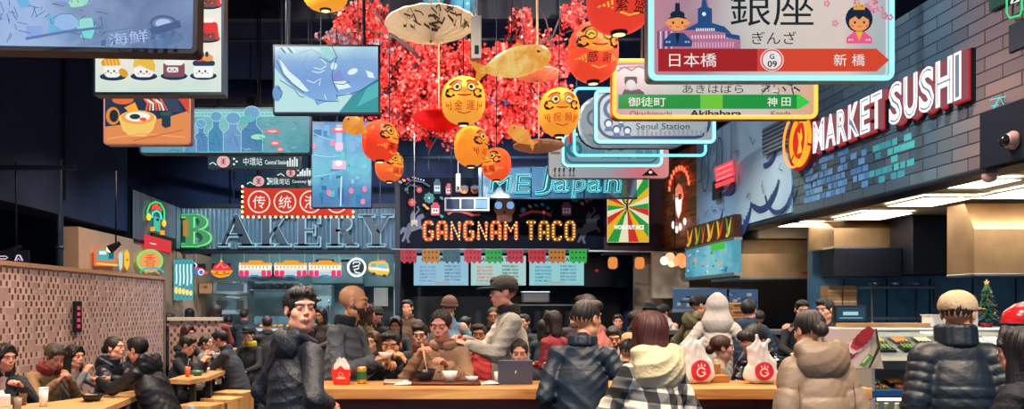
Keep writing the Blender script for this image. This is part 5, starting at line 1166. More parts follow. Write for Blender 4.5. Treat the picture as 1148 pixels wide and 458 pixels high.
# ================================================================= SIGNS AND SCREENS
class PArt(Art):                                         # artwork laid out in picture units relative to a corner
    def __init__(s, sc, ox, oy, step=.0004): super().__init__(sc, step); s.ox, s.oy = ox, oy
    def _p(s, u, v, l=None): return ((u-s.ox)*s.k, -(s.l if l is None else l)*s.st, -(v-s.oy)*s.k)
def panel_mat(name, cols, strength=1.0, axis=0, size=1.0, noise=.5, nscale=3.0, off=0.0, lit=True):
    """printed or displayed picture: colours running along one axis with blotches"""
    m, nt, b = nodes(name); tc = N(nt, 'TexCoord'); sx = N(nt, 'SeparateXYZ'); nt.links.new(tc.outputs['Object'], sx.inputs[0])
    n = N(nt, 'TexNoise', Scale=nscale, Detail=6.0, Distortion=.8); nt.links.new(tc.outputs['Object'], n.inputs['Vector'])
    v = math_(nt, 'ADD', math_(nt, 'DIVIDE', math_(nt, 'SUBTRACT', sx.outputs[axis], off), size), math_(nt, 'MULTIPLY', math_(nt, 'SUBTRACT', n.outputs['Fac'], .5), noise*2))
    r = N(nt, 'ValToRGB'); el = r.color_ramp.elements; k = len(cols)
    el[0].color = (*lin(cols[0]), 1); el[1].color = (*lin(cols[-1]), 1)
    for i in range(1, k-1): e = el.new(i/(k-1)); e.color = (*lin(cols[i]), 1)
    nt.links.new(v, r.inputs['Fac']); nt.links.new(r.outputs['Color'], b.inputs['Emission Color' if lit else 'Base Color'])
    if lit: b.inputs['Emission Strength'].default_value = strength; b.inputs['Base Color'].default_value = (.02, .02, .02, 1)
    b.inputs['Specular IOR Level'].default_value = .06 if lit else .3; b.inputs['Roughness'].default_value = .35
    return m
def board(name, label, cat, x0, y0, x1, y1, d, panel, frame=BLACK, fw=2.0, depth=.09, r=1.0, hang=True, roll=0, group=None, rz=0):
    s = d/F; o = W(x0, y0, d); t = thing(name, label, cat, o, rz, group); t.rotation_euler = (0, math.radians(roll), rz); w, h = (x1-x0)*s, (y1-y0)*s
    outer = [(u*s, -v*s) for u, v in rr(0, 0, x1-x0, y1-y0, max(r, .3))]; mb = MB(); mb.prism(outer, 0, depth, frame); mb.obj('housing', t)
    mb = MB(); inner = [(u*s, -v*s) for u, v in rr(fw, fw, x1-x0-fw, y1-y0-fw, max(r-fw*.6, .3))]; mb.prism(inner, -.002, .0, panel); mb.obj('panel', t)
    if hang:
        L = ZC-o.z-.02
        if L > .05:
            for q in (.15, .85): mb = MB(); mb.tube([(w*q, depth/2, 0), (w*q, depth/2, L)], .011, DARKM, 6); mb.obj('hanging_rod', t)
    return t, s, PArt(s, x0, y0), (w, h, depth)
def neon(mb, pts, s, r, col, ox, oy, y=-.03, st=2.2, closed=False):
    mb.tube([((u-ox)*s, y, -(v-oy)*s) for u, v in pts], r, em(col, st), 7, closed=closed)
def neon_rim(t, s, ox, oy, x0, y0, x1, y1, r, col, rad, st=2.0, y=-.03):
    mb = MB(); neon(mb, rr(x0, y0, x1, y1, r, 6), s, rad, col, ox, oy, y, st, True); return mb.obj('neon_tube', t)
art_y = -.0035
# ---- 1 large screen at the upper left corner
t, s, a, _ = board('display_screen', 'largest hanging screen at the upper left corner showing a pale blue street picture', 'screen', -120, -80, 223, 54, 3.6, panel_mat('screen_street', ['#7fa6d8', '#9cb8e4', '#8aa6cc', '#5c78a4', '#7894c0'], .95, 0, 1.3, .35, 4, .2), BLACK, 5, .10, 6, roll=1.0)
f = random.Random(2)
for k in range(16):
    u = f.uniform(0, 105); v = f.uniform(-40, 30); w = f.uniform(6, 22); h = f.uniform(5, 18); sk = f.uniform(-8, 8)
    a.poly([(u, v), (u+w, v-sk*.4), (u+w+sk, v+h), (u+sk, v+h+sk*.3)], em(f.choice(['#58c0dc', '#78d4d8', '#6cb0dc', '#8fd8d0', '#a0dcc0', '#86a4dc']), .95))
for k in range(60):
    u = f.uniform(0, 120); v = f.uniform(-30, 40); L = f.uniform(3, 14); an = f.choice([1.2, 1.4, -.6, .2, 1.9])
    a.line([(u, v), (u+L*math.cos(an), v+L*math.sin(an))], .7, em('#3c6490', .8))
a.ell(80, 24, 14, 9, em('#92b4e2', .95)); a.line([(66, 26), (66, 20), (74, 15), (86, 15), (94, 22), (94, 29)], .6, em('#3c6490', .8))
a.ring(188, 24, 14, 3, em('#4f6a98', .8), b=8); a.ell(188, 24, 9, 5, em('#a8c0e6', .95)); a.poly([(172, 30), (206, 20), (208, 28), (176, 38)], em('#46608c', .9))
for k in range(8): a.poly([(120+k*11, 44-k*1.6), (125+k*11, 43-k*1.6), (124+k*11, 50-k*1.6), (119+k*11, 50-k*1.6)], em('#506c9c', .9))
a.text('海鮮', 128, 34, 172, 48, em('#a6bee8', .95), .02, rot=-8); a.line([(118, 36), (176, 26)], 1, em('#5c78a4')); a.line([(36, 44), (78, 36), (120, 30)], 3, em('#5a78b0', .9)); a.obj('picture', t, art_y)
# ---- 2 cream board of smiling sushi
t, s, a, _ = board('menu_lightbox', 'cream lit board printed with smiling sushi pieces on dark plates', 'sign', 104, -70, 251, 106, 4.6, panel_mat('cream_board', ['#dcece4', '#f2f0e4', '#f6efe0', '#cfe6dc'], .95, 2, -.9, .25, 2.5), mat('board_edge', '#4a5a66', .4, .5), 3, .09, 1)
def face(a, u, v, k=1.0):
    for q in (-1, 1): a.ell(u+q*3.4*k, v, 1.1*k, 1.3*k, em('#2a2a34', .9)); a.ell(u+q*6*k, v+2.2*k, 1.3*k, .8*k, em('#e8a0a0'))
    a.line([(u-1.6*k, v+1.6*k), (u, v+2.6*k), (u+1.6*k, v+1.6*k)], .7*k, em('#2a2a34', .9))
def plate(a, u, v, w=15): a.ell(u, v, w, 4.5, em('#1d3350', .9)); a.ell(u, v-.8, w-1.5, 3.4, em('#2a456a', .9))
for (u, v, kd) in ((127, 86, 0), (162, 86, 1), (196, 86, 2), (229, 86, 3), (233, 45, 4), (235, 8, 4)):
    plate(a, u, v)
    if kd == 0:
        a.rrect(u-10, v-16, u+9, v+1, 6, em('#f4f2ec')); face(a, u-2, v-6)
        a.ell(u-2, v-15, 11, 6.5, em('#e8a030', .95), t0=150, t1=385); [a.line([(u-9+4*k, v-19), (u-7+4*k, v-12)], 1.3, em('#f6cc70')) for k in range(5)]; a.ell(u+12, v-4, 6, 4, em('#e8a030', .95), rot=40)
    elif kd == 1:
        a.rrect(u-11, v-15, u+11, v+1, 6, em('#f4f2ec')); a.poly([(u-12, v-9), (u-11, v-20), (u-5, v-24), (u+2, v-22), (u+9, v-22), (u+13, v-12), (u+12, v-5), (u+4, v-8), (u-4, v-12)], em('#f0c050', .95)); a.poly([(u-10, v-18), (u-4, v-26), (u+3, v-24), (u+9, v-23), (u+10, v-19), (u, v-20)], em('#f0ecd8')); face(a, u, v-5)
    elif kd == 2:
        a.rrect(u-12, v-16, u+12, v+1, 4, em('#8c5460', .9)); a.rrect(u-11, v-20, u+11, v-12, 4, em('#f0eee8')); a.rrect(u-8, v-10, u+5, v-4, 2, em('#e8e0dc')); face(a, u-2, v-7, .8)
    elif kd == 3:
        a.rrect(u-11, v-12, u+11, v+2, 4, em('#eef2ee')); a.rrect(u-12, v-17, u+13, v-11, 3, em('#28405c', .9)); a.ell(u-4, v-20, 6, 4, em('#e85040', .95)); a.ell(u+5, v-20, 6, 4, em('#f09858', .95)); a.ell(u-1, v-24, 2, 3, em('#2a4838', .9)); a.ell(u+4, v-24, 2, 3, em('#2a4838', .9)); face(a, u-1, v-5)
    else:
        a.rrect(u-9, v-14, u+12, v+2, 6, em('#8a5048', .9)); a.poly([(u-10, v-10), (u-8, v-19), (u+3, v-22), (u+12, v-17), (u+14, v+1), (u+10, v+1), (u+9, v-7), (u+2, v-6), (u-4, v-9)], em('#e03c40', .95)); a.rrect(u-8, v-23, u+8, v-18, 2, em('#f2eee8')); face(a, u, v-4, .7)
a.obj('printed_picture', t, art_y)
# ---- 3 ramen picture
t, s, a, _ = board('picture_lightbox', 'rounded lit picture of a ramen bowl on an orange table', 'sign', 116, 104, 214, 162, 5.6, em('#e89058', .9), mat('pink_edge', '#c08a8c', .4), 1.2, .08, 4)
a.poly([(118, 106), (212, 106), (212, 124), (186, 132), (150, 138), (118, 142)], em('#2c3a54', .8)); a.ell(138, 112, 12, 5, em('#e06c38')); a.ell(127, 130, 8, 10, em('#d88838')); a.ell(128, 130, 5, 7, em('#2a3040', .8))
for k in range(9): a.line([(160+k*3, 108+k%3*2), (166+k*3, 116), (164+k*4, 124)], 2.2, em(('#f05848', '#f0a070', '#e8e0d8')[k % 3]))
a.poly([(196, 106), (212, 106), (212, 128), (204, 116)], em('#d04838')); a.poly([(180, 108), (196, 106), (206, 126), (190, 126)], em('#3c4c68', .8))
a.ell(155, 133, 21, 9, em('#f4d898')); a.poly([(134, 134), (176, 134), (172, 146), (164, 153), (146, 153), (138, 146)], em('#f0c468')); a.ell(155, 132, 19, 7.5, em('#f0a050')); a.ell(155, 131, 14, 5.5, em('#f4f0e8')); a.ell(152, 131, 6, 3, em('#2c4040', .8)); a.ell(161, 134, 4, 2, em('#e05c30')); a.poly([(140, 121), (152, 115), (156, 124), (146, 127)], em('#f0a83c'))
a.line([(121, 156), (160, 150), (208, 154)], 1.4, em('#f0a070')); a.line([(150, 158), (206, 146)], 1.2, em('#c86838')); a.poly([(182, 127), (192, 126), (192, 142), (186, 144), (182, 141)], em('#2a4450', .8)); a.ell(187, 128, 7, 2.4, em('#3c5c60', .8)); a.obj('printed_picture', t, art_y)
# ---- 4 long teal scene
t, s, a, _ = board('picture_lightbox', 'long teal lit picture with outlined travellers and a red glow, under the cream board', 'sign', 156, 120, 349, 173, 7.0, panel_mat('teal_scene', ['#4f9cb4', '#5aa8bc', '#84c8cc', '#5fb0bc', '#4aa0b0'], .85, 0, 1.5, .35, 6), BLACK, 2, .08, 4)
f = random.Random(8); a.rect(160, 125, 345, 131, em('#8cd0d0', .9)); [a.line([(218+k*4, 128), (220+k*4, 128)], 1, em('#3c8c98')) for k in range(30)]
for k, u in enumerate((226, 243, 262, 283, 214)):
    h = (30, 38, 36, 42, 26)[k]; w = (8, 9, 11, 12, 7)[k]; a.poly([(u-w, 170), (u-w, 170-h*.55), (u-w*.4, 170-h*.72), (u-w*.5, 170-h), (u+w*.5, 170-h), (u+w*.4, 170-h*.72), (u+w, 170-h*.5), (u+w, 170)], em(('#5a8cc4', '#4c90c0', '#6c9cd0', '#5088b8', '#6098c8')[k], .85))
    a.line([(u-w, 170), (u-w, 170-h*.55), (u-w*.4, 170-h*.72), (u-w*.5, 170-h), (u+w*.5, 170-h), (u+w*.4, 170-h*.72), (u+w, 170-h*.5), (u+w, 170)], .7, em('#a8e0e4', .9)); a.ell(u, 169-h, w*.75, w*.62, em('#6ca4d0', .85)); a.ring(u, 169-h, w*.75, .7, em('#a8e0e4', .9), 16, b=w*.62); a.line([(u-w*.4, 160), (u, 150), (u+w*.5, 164)], .6, em('#2c6890', .8))
a.ell(278, 134, 9, 4, em('#5cb0b4')); a.ell(290, 154, 8, 3, em('#90dcc0'))
for u, v, w in ((306, 148, 9), (309, 161, 6), (315, 168, 4)): a.ell(u, v, w, 2.8, em('#e86070')); a.ell(u, v, w*.6, 1.3, em('#ffc0b8', 1.1))
for k in range(46): u = f.uniform(160, 344); v = f.uniform(134, 170); a.line([(u, v), (u+f.uniform(-6, 8), v+f.uniform(-3, 3)), (u+f.uniform(2, 9), v+f.uniform(0, 4))], .6, em(f.choice(['#3c8ca4', '#8cd0d4', '#2f7890']), .85))
a.obj('printed_picture', t, art_y)
# ---- 5 metro station signs
def metro(label, x0, y0, x1, y1, d, cu, txt, eng, tx):
    t, s, a, _ = board('station_sign', label, 'sign', x0, y0, x1, y1, d, em('#1f4a56', .55), BLACK, .8, .07, 1.5); h = y1-y0; c = (y0+y1)/2; p = em('#e8b0b4', .95); wh = em('#dfeef0', .95)
    a.ell(cu, c, h*.46, h*.42, p); k = em('#7c3c48', .9); a.line([(cu-2.4, c-3.4), (cu, c-.6), (cu+2.4, c-3.4)], .9, k); a.line([(cu-2.4, c+3.4), (cu, c+.6), (cu+2.4, c+3.4)], .9, k); a.line([(cu, c-3.6), (cu, c+3.6)], .9, k); a.line([(cu-2.8, c), (cu+2.8, c)], .9, k)
    a.text(txt, tx, c-h*.28, tx+h*.42*len(txt)*1.05, c+h*.28, wh, .015)
    if eng: e0 = tx+h*.42*len(txt)*1.05+3; a.text(eng, e0, c-h*.1, e0+len(eng)*1.75, c+h*.2, wh, .01)
    for q in range(3): a.ell(cu+h*.75+q%2*3, c-3+q*3, 1.4, 1.1, wh)
    a.line([(x0+2, c+3), (x0+6, c+1), (x0+10, c+4)], 1.1, wh)
    for q in range(5): a.rect(x1-16+q*2.6, c-1-((q*3) % 5), x1-14.4+q*2.6, c+h*.35, wh)
    a.obj('lettering', t, art_y)
metro('dark green station sign lettered Central Station', 233, 173, 338, 189, 8.0, 250.5, '中環站', 'Central Station', 273)
metro('short dark green station sign half hidden behind the portrait lightbox', 309, 188, 352, 199, 8.8, 326, '尖沙咀站', '', 337)
metro('dark green station sign lettered Causeway Bay Station', 275, 196, 362, 210, 9.4, 290, '銅鑼灣站', 'Causeway Bay Station', 300)
# ---- 6 red bulb-rimmed sign
t, s, a, (w, h, _) = board('bulb_sign', 'red rectangular sign of four ringed white characters edged with bulbs', 'sign', 272, 209, 396, 243, 9.9, em('#e0402c', .85), mat('red_edge', '#a82a1c', .4), 1, .1, .5)
for k, ch in enumerate('传统港味'): u = 290.5+29*k; a.ring(u, 226, 12, 1.6, em('#ffe0d8', .95), 26); a.text(ch, u-7, 219, u+7, 233.5, em('#fff4ee', 1.0), .02)
a.obj('lettering', t, art_y); mb = MB()
P_ = [(272+124*i/20, v) for i in range(21) for v in (209, 243)]+[(u, 209+34*i/6) for i in range(1, 6) for u in (272, 396)]
mb.ball((0, 0, 0), .016, em('#ffdc90', 3), 8); b0 = mb.obj('bulb', t)
for k, (u, v) in enumerate(P_):
    b1 = b0 if k == 0 else b0.copy(); b1.location = ((u-272)*s, -.012, -(v-209)*s)
    if k: C.objects.link(b1)
# ---- 7 landscape TV with blue drawing
t, s, a, _ = board('display_screen', 'medium hanging screen with an abstract blue ink drawing, beside the red blossom', 'screen', 306, 50, 426, 128, 6.2, panel_mat('blue_ink', ['#c8ecec', '#8cb4e0', '#7ca4dc', '#84b0e4', '#8cb8e0'], .95, 2, -.55, .18, 2.2, 0), BLACK, 2.2, .07, 1)
L = em('#2c4a74', .9); Wt = em('#dcf2f4', 1.0)
a.poly([(308, 76), (322, 92), (336, 104), (352, 112), (356, 118), (366, 114), (378, 113), (378, 108), (392, 104), (398, 112), (386, 125), (308, 125)], em('#bce4e6', .95))
a.poly([(380, 126), (396, 106), (424, 88), (424, 126)], em('#3fa0a8', .85)); a.poly([(400, 120), (412, 98), (424, 92), (424, 108)], em('#58bcc0', .9))
for q in ([(310, 68), (318, 84), (328, 94), (341, 104)], [(313, 64), (322, 80), (334, 92), (347, 104)], [(314, 90), (330, 100), (336, 108), (341, 109)]): a.line(q, .8, L)
a.poly([(313, 65), (324, 80), (336, 90), (347, 103), (340, 102), (328, 93), (318, 82)], Wt)
a.poly([(358, 52), (368, 52), (375, 64), (371, 68), (364, 63)], em('#9cd8d4', .95)); a.line([(372, 52), (378, 64), (370, 70), (358, 64)], .7, L)
for q in ([(352, 76), (360, 78), (366, 74)], [(350, 80), (358, 82), (364, 79)], [(344, 90), (352, 93), (360, 88), (358, 96)], [(360, 66), (366, 72)]): a.line(q, 1.0, Wt)
a.ell(374.5, 74.5, 3.4, 4.2, Wt, rot=30); a.ell(395.5, 80.5, 6, 3.2, Wt, rot=-22); a.poly([(410, 79), (418, 82), (420, 88), (413, 87)], Wt); a.poly([(374, 92), (386, 90), (394, 98), (380, 101)], Wt); a.line([(374, 94), (385, 95), (392, 92)], .8, L)
a.poly([(381, 78), (387, 91), (374, 92), (371, 86)], em('#8c98dc', .9)); a.line([(378, 64), (372, 84), (374, 94), (379, 104)], .7, L); a.line([(356, 118), (354, 112), (366, 114), (380, 114), (377, 106)], .8, L); a.line([(364, 106), (366, 112)], .8, Wt)
a.line([(424, 90), (404, 102), (392, 106), (378, 108)], .8, L); a.line([(345, 62), (340, 72), (345, 82)], .5, em('#6890cc')); a.line([(335, 60), (350, 56), (360, 62)], .5, em('#6890cc')); a.ell(311, 105, 5, 9, em('#74a0d0', .9)); a.line([(312, 98), (317, 104), (315, 110)], .9, L)
for k in range(4): a.line([(315+k*4, 54), (320+k*4, 60)], 1.2, Wt if k % 2 else L)
a.obj('picture', t, art_y)
# ---- 8 portrait lightbox
t, s, a, _ = board('picture_lightbox', 'upright blue lit street picture with a pink glowing column', 'sign', 349, 136, 417, 233, 8.2, panel_mat('blue_street', ['#4c8cc8', '#5cb0dc', '#64c4dc', '#4a9ccc', '#5478b4'], .9, 2, -.9, .4, 5), BLACK, 1, .08, 1)
f = random.Random(12)
for k in range(34): u = f.uniform(351, 405); v = f.uniform(140, 226); w = f.uniform(2, 9); h = f.uniform(2, 12); a.rect(u, v, min(415, u+w), min(231, v+h), em(f.choice(['#3c78b4', '#6cc8e0', '#84b8e8', '#3a8cc0', '#7cd4e0', '#a8c4f0']), .85))
a.rect(377, 140, 384, 170, em('#b8c8f0', .95)); a.ell(380, 146, 8, 3.4, em('#f06c74')); a.ell(380, 145, 4.5, 1.6, em('#ffd8d0', 1.2)); a.rect(376, 160, 385, 168, em('#f0c8dc')); a.rect(373, 180, 388, 190, em('#e8b8d8')); a.ell(380, 183, 4, 3, em('#fff0f4', 1.2)); a.line([(383, 198), (382, 231)], 1.6, em('#d8e4fa'))
for u, v in ((373, 161), (352, 164), (394, 214), (409, 212), (407, 226), (369, 216)): a.ell(u, v, 2.6, 3.4, em('#f08cb0', .95))
for k in range(3): a.line([(352, 150+k*24), (366, 156+k*20), (376, 158+k*18)], .8, em('#a8d8f0'))
a.obj('printed_picture', t, art_y)
# ---- 9 station signs with neon rims (upper right), front to back
def doll(a, u, v, girl):
    sk = em('#f0a05c', .95); hr = em('#1c2c44', .85)
    if girl:
        a.ell(u, v-4, 15, 15, hr); a.ell(u, v, 11, 9.5, sk); a.poly([(u-11, v-3), (u-6, v-12), (u+6, v-12), (u+11, v-3), (u+4, v-7), (u, v-3), (u-4, v-7)], hr)
        a.poly([(u-6, v-14), (u-7, v-20), (u-3, v-17), (u, v-24), (u+3, v-17), (u+7, v-20), (u+6, v-14)], em('#e0a848', .95)); rb = em('#f05c88', .95)
        a.poly([(u-14, v+23), (u-14, v+17), (u-6, v+10), (u+6, v+10), (u+14, v+17), (u+14, v+23)], rb); a.poly([(u-4, v+10), (u+4, v+10), (u, v+20)], em('#f0b040')); [a.ell(u+q, v+19, 1, 1, em('#ffe0e8')) for q in (-11, -8, 8, 11)]
    else:
        a.poly([(u-3, v-10), (u-2.4, v-22), (u+2.4, v-22), (u+3, v-10)], hr); a.ell(u, v-9, 8, 4.5, hr); a.ell(u, v, 14, 3, sk); a.ell(u, v, 11.5, 8.6, sk); a.poly([(u-11, v-4), (u-5, v-9), (u+5, v-9), (u+11, v-4), (u, v-6)], hr)
        a.poly([(u-16, v+26), (u-16, v+20), (u-7, v+11), (u+7, v+11), (u+16, v+20), (u+16, v+26)], em('#2c4c7c', .85)); a.poly([(u-3, v+11), (u+3, v+11), (u, v+24)], em('#16263c', .85)); [a.ell(u+q, v+21, 1.2, 1.2, em('#90b0d8')) for q in (-12, -9, 9, 12)]
    for q in (-1, 1): a.ell(u+q*5, v, 1.2, 1.4, em('#2a2018', .8)); a.ell(u+q*8, v+4, 2, 1.4, em('#f07858', .95))
    a.line([(u-2, v+4), (u, v+5), (u+2, v+4)], .7, em('#a83c28'))
t, s, a, (w, h, dp) = board('station_sign', 'largest station sign with two dolls, red arrow band and pale cyan neon rim', 'sign', 727, -50, 998, 90, 5.2, panel_mat('station_pink', ['#d090a4', '#b88ca0', '#c8c0c4', '#dcd6d0', '#e6d8cc', '#ecd8d0', '#b8c4c8'], .82, 0, 1.52, .16, 2.2), mat('sign_edge', '#8cb8bc', .4), 2, .1, 6)
bl = em('#27548c', .85)
a.poly([(738, 56), (738, 34), (752, 26), (770, 30), (782, 24), (782, 10), (786, 8), (786, 2), (790, -8), (794, 2), (794, 8), (798, 10), (798, 26), (812, 30), (822, 40), (830, 44), (830, 57)], em('#c07c9c', .8))
a.poly([(766, 34), (782, 26), (782, 10), (786, 8), (787, 0), (789, -10), (791, 0), (793, 8), (798, 10), (798, 26), (812, 30), (820, 38), (800, 35), (782, 34)], bl); a.ell(789, 16, 2.2, 2.2, em('#f0e8e8'))
for k in range(9): a.rect(780+k*2.4, 32, 781.4+k*2.4, 35, em('#f0e8e8'))
for k in range(15): a.rect(775+k*3.2, 40, 776.5+k*3.2, 44, em('#e8c8d4')); a.rect(775+k*3.2, 48, 776.5+k*3.2, 54, em('#d8a4bc'))
a.poly([(812, 38), (828, 41), (828, 46), (812, 43)], bl); [a.rect(736+k*3, 36, 737.4+k*3, 56, em('#e8d8e0' if k % 2 else '#27548c', .85)) for k in range(6)]
f = random.Random(5)
for k in range(34):
    u = f.uniform(930, 990); v = f.uniform(-30, 26) if u > 965 else f.uniform(-30, 6); r = f.uniform(2, 4.5)
    for q in range(5): a.ell(u+r*math.cos(q*1.257), v+r*math.sin(q*1.257), r*.62, r*.62, em(f.choice(['#e090a8', '#d87c98', '#ecb0bc']), .85), n=8)
for u, v in ((919, 10), (928, 32), (860, -12)): [a.ell(u+2.4*math.cos(q*1.257), v+2.4*math.sin(q*1.257), 1.6, 1.6, em('#e898ac', .85), n=8) for q in range(5)]
dk = em('#243038', .7); a.text('銀座', 812, -6, 904, 35, dk, .006); a.text('ぎんざ', 836, 41, 885, 55, dk, .004)
a.poly([(733, 60), (973, 60), (987, 72.5), (973, 85), (733, 85)], em('#c8342c', .85)); a.rect(733, 60, 842, 85, em('#b42a2c', .8)); a.rect(842, 60, 873, 85, em('#e0483a', .9)); a.poly([(873, 60), (973, 60), (987, 72.5), (973, 85), (873, 85)], em('#e04c34', .88))
wt = em('#f4ece8', 1.0); a.text('日本橋', 745, 65, 797, 80, wt, .004); a.text('新', 926, 66, 940, 79, wt, .004); a.text('橋', 946, 66, 960, 79, wt, .004)
a.ell(858, 72.5, 13, 12.5, em('#e8e0e0')); a.ring(858, 72.5, 11, 1.4, em('#d03028')); a.text('G', 855.4, 66, 860.6, 71.5, dk, .02); a.text('09', 853, 73.5, 863.4, 80.5, dk, .02)
doll(a, 754, 32, False); doll(a, 953, 32, True); a.obj('printed_picture', t, art_y); neon_rim(t, s, 727, -50, 728, -49, 997, 89, 7, '#9ce8ec', .016, 1.3); neon_rim(t, s, 727, -50, 732, -45, 993, 85.5, 5, '#c0e4e8', .006, 1.0, -.012)
# second: green arrow
t, s, a, _ = board('station_sign', 'station sign with a green arrow band and yellow-pink neon rim, below the largest one', 'sign', 687, 68, 914, 133, 6.7, panel_mat('station_grey', ['#e8a8b0', '#d0ccc8', '#d4cec6', '#d8ccc4', '#e8b088'], .82, 0, 1.69, .12, 2.5), mat('sign_edge_warm', '#c88458', .4), 2, .1, 6)
a.poly([(693, 106), (896, 106), (908, 114.5), (896, 122), (693, 122)], em('#1c9440', .85)); a.rect(785, 106, 810, 122, em('#6cc038', .9)); a.poly([(893, 106), (896, 106), (908, 114.5), (896, 122), (893, 122)], em('#38c048', 1.0))
a.text('御徒町', 704, 109, 746, 119.5, wt, .012); a.text('神', 860, 109, 871, 119.5, wt, .012); a.text('田', 876, 109.5, 886, 119, wt, .012); a.text('あきはばら', 765, 95, 833, 104.5, dk, .008)
a.text('Okachimachi', 706, 124.5, 753, 130.5, em('#a83848', .8), .006); a.text('Akihabara', 773, 123.5, 831, 130.8, em('#3a2024', .6), .03); a.text('Kanda', 864, 124.5, 886, 129.8, em('#8c5040', .8), .005)
a.ell(707, 92, 7, 5, em('#2c3038', .7)); a.rrect(700, 86, 714, 94, 2, em('#2c3038', .7)); a.ell(707, 95, 5.4, 5.5, em('#c8c4c0')); a.poly([(697, 106), (700, 100), (707, 102), (716, 100), (722, 104), (722, 106)], em('#4c5058', .7)); a.line([(692, 80), (700, 75), (708, 79), (716, 74), (728, 80)], 1.4, em('#a04c60', .8)); a.line([(694, 76), (726, 74)], 1, em('#a04c60', .8))
f = random.Random(21)
for k in range(26): u = f.uniform(850, 890); v = f.uniform(88, 104); a.line([(u, v), (u+f.uniform(-6, 6), v+f.uniform(-4, 4)), (u+f.uniform(-3, 7), v+f.uniform(0, 5))], f.uniform(.8, 2.2), em(f.choice(['#2c3038', '#4c5460', '#e8e8e4', '#2c3038']), .75))
for k in range(9): a.rect(748+k*14, 88, 757+k*14, 91, em('#5c8c98', .7))
a.obj('printed_picture', t, art_y); neon_rim(t, s, 687, 68, 688, 69, 913, 132, 7, '#ffb84c', .017, 1.5); 
# third: Seoul Station (blue outlined) with cyan rims
t, s, a, _ = board('station_sign', 'station sign lettered Seoul Station with a blue outline and neon rim', 'sign', 667, 102, 800, 160, 8.2, panel_mat('station_silver', ['#a8c0cc', '#b4c4cc', '#a4b0b8'], .75, 0, 1.2, .2, 4), mat('sign_edge', '#8cb8bc', .4), 1.5, .09, 6)
a.line(rr(671, 104, 795, 154, 16, 6), 3.4, em('#27486c', .8), True); a.text('Seoul Station', 713, 138, 773, 145, em('#2c3038', .7), .006)
for k in range(16): a.rect(714+k*5, 148-f.uniform(0, 6), 717+k*5, 152, em('#98a4ac', .7))
for u, v, r in ((682, 138, 5), (691, 145, 5), (703, 146, 4.5), (696, 135, 4)): a.ell(u, v, r, r, em('#2f4a74', .8)); a.ell(u, v+1, r*.66, r*.7, em('#d0d4d8')); a.poly([(u-r, v+r+4), (u-r*.6, v+r*.8), (u+r*.6, v+r*.8), (u+r, v+r+4)], em('#4c6c98', .8))
a.ring(688, 122, 10, 4, em('#3c5c84', .8)); a.obj('printed_picture', t, art_y); neon_rim(t, s, 667, 102, 667.5, 102.5, 799.5, 159.5, 5, '#98e4ec', .018, 1.5)
# fourth: silver oval with a wide rim
t, s, a, _ = board('station_sign', 'silver rounded station sign with a dark oval outline behind the Seoul one', 'sign', 648, 108, 776, 166, 9.3, em('#96a2a8', .62), mat('sign_edge_grey', '#5c686e', .5, .5), 3, .09, 24)
a.ring(668, 132, 9, 3, em('#3c5a70', .8)); a.ell(668, 132, 4, 4, em('#788c98', .7)); a.line([(660, 150), (672, 158), (690, 160)], 1.4, em('#6c7c84', .6)); a.obj('printed_picture', t, art_y)
t2, s, a, _ = board('station_sign', 'thin wide neon-rimmed glass frame standing proud of the silver oval sign', 'sign', 644, 99, 791, 174, 8.9, mat('tinted_glass_blue', '#88b8c4', .05, trans=.95), mat('edge_glass', '#a8d8e0', .1, trans=.9), 73, .01, 5) if False else (None, 9/F, None, None)
t = thing('rim_neon_light', 'wide empty neon rim around the silver oval station sign', 'neon light', W(644, 99, 8.95)); s = 8.95/F
neon_rim(t, s, 644, 99, 644, 99, 791, 174, 6, '#7cdce8', .017, 1.4, 0)
for u in (660, 775): mb = MB(); L = ZC-t.location.z; mb.tube([((u-644)*s, 0, 0), ((u-644)*s, 0, L)], .008, DARKM, 6); mb.obj('hanging_rod', t)
# fifth
t, s, a, _ = board('station_sign', 'teal-outlined grey station sign with a round blue badge, neon rimmed', 'sign', 631, 151, 741, 186, 10.4, em('#8cb4c0', .65), mat('sign_edge', '#8cb8bc', .4), 1.5, .09, 5)
a.line(rr(634, 153, 737, 182, 9, 6), 2.2, em('#2f7890', .8), True); a.ring(644, 167, 7, 4, em('#2c7490', .85)); a.text('(Myeongdong)', 674, 174, 708, 178, em('#2c4048', .7), .004); a.ell(683, 167, 3.2, 1.8, em('#2c4048', .7)); a.ell(696, 167, 3.2, 1.8, em('#2c4048', .7))
for k in range(8): a.rect(654+k*3, 164+(k % 3)*2, 656+k*3, 172, em('#5c98a8', .7)); a.rect(713+k*2.6, 163+(k % 4)*3, 715+k*2.6, 178, em('#4c8c9c', .7))
a.obj('printed_picture', t, art_y); neon_rim(t, s, 631, 151, 631, 151, 741, 186, 6, '#a0e8f0', .018, 1.5)
# sixth
t, s, a, _ = board('station_sign', 'lowest grey and pink station sign with tiny black figures', 'sign', 615, 160, 750, 200, 11.6, panel_mat('station_greypink', ['#b8b8ba', '#aab0b8', '#a0a8b4', '#e0707c', '#f09494'], .75, 0, 1.74, .06, 2), mat('sign_edge_grey', '#5c686e', .5, .5), .8, .09, 6)
for k, u in enumerate((622, 627, 632, 639, 643)): a.line([(u-1, 198), (u, 193), (u+1, 198)], 1, em('#101418', .5)); a.line([(u-1.4, 191), (u, 190), (u+1.6, 189+k % 2)], 1, em('#101418', .5)); a.line([(u, 193), (u, 190)], 1.4, em('#101418', .5)); a.ell(u, 188.6, .9, .9, em('#101418', .5))
a.poly([(719, 197), (729, 188.5), (738, 197)], em('#1c1418', .5)); a.ell(729, 193, 2, 1.6, em('#f0d0d0')); a.rect(617, 170, 628, 173, em('#6c5c60')); a.rect(617, 166, 627, 168, em('#8c7c80')); a.obj('printed_picture', t, art_y)
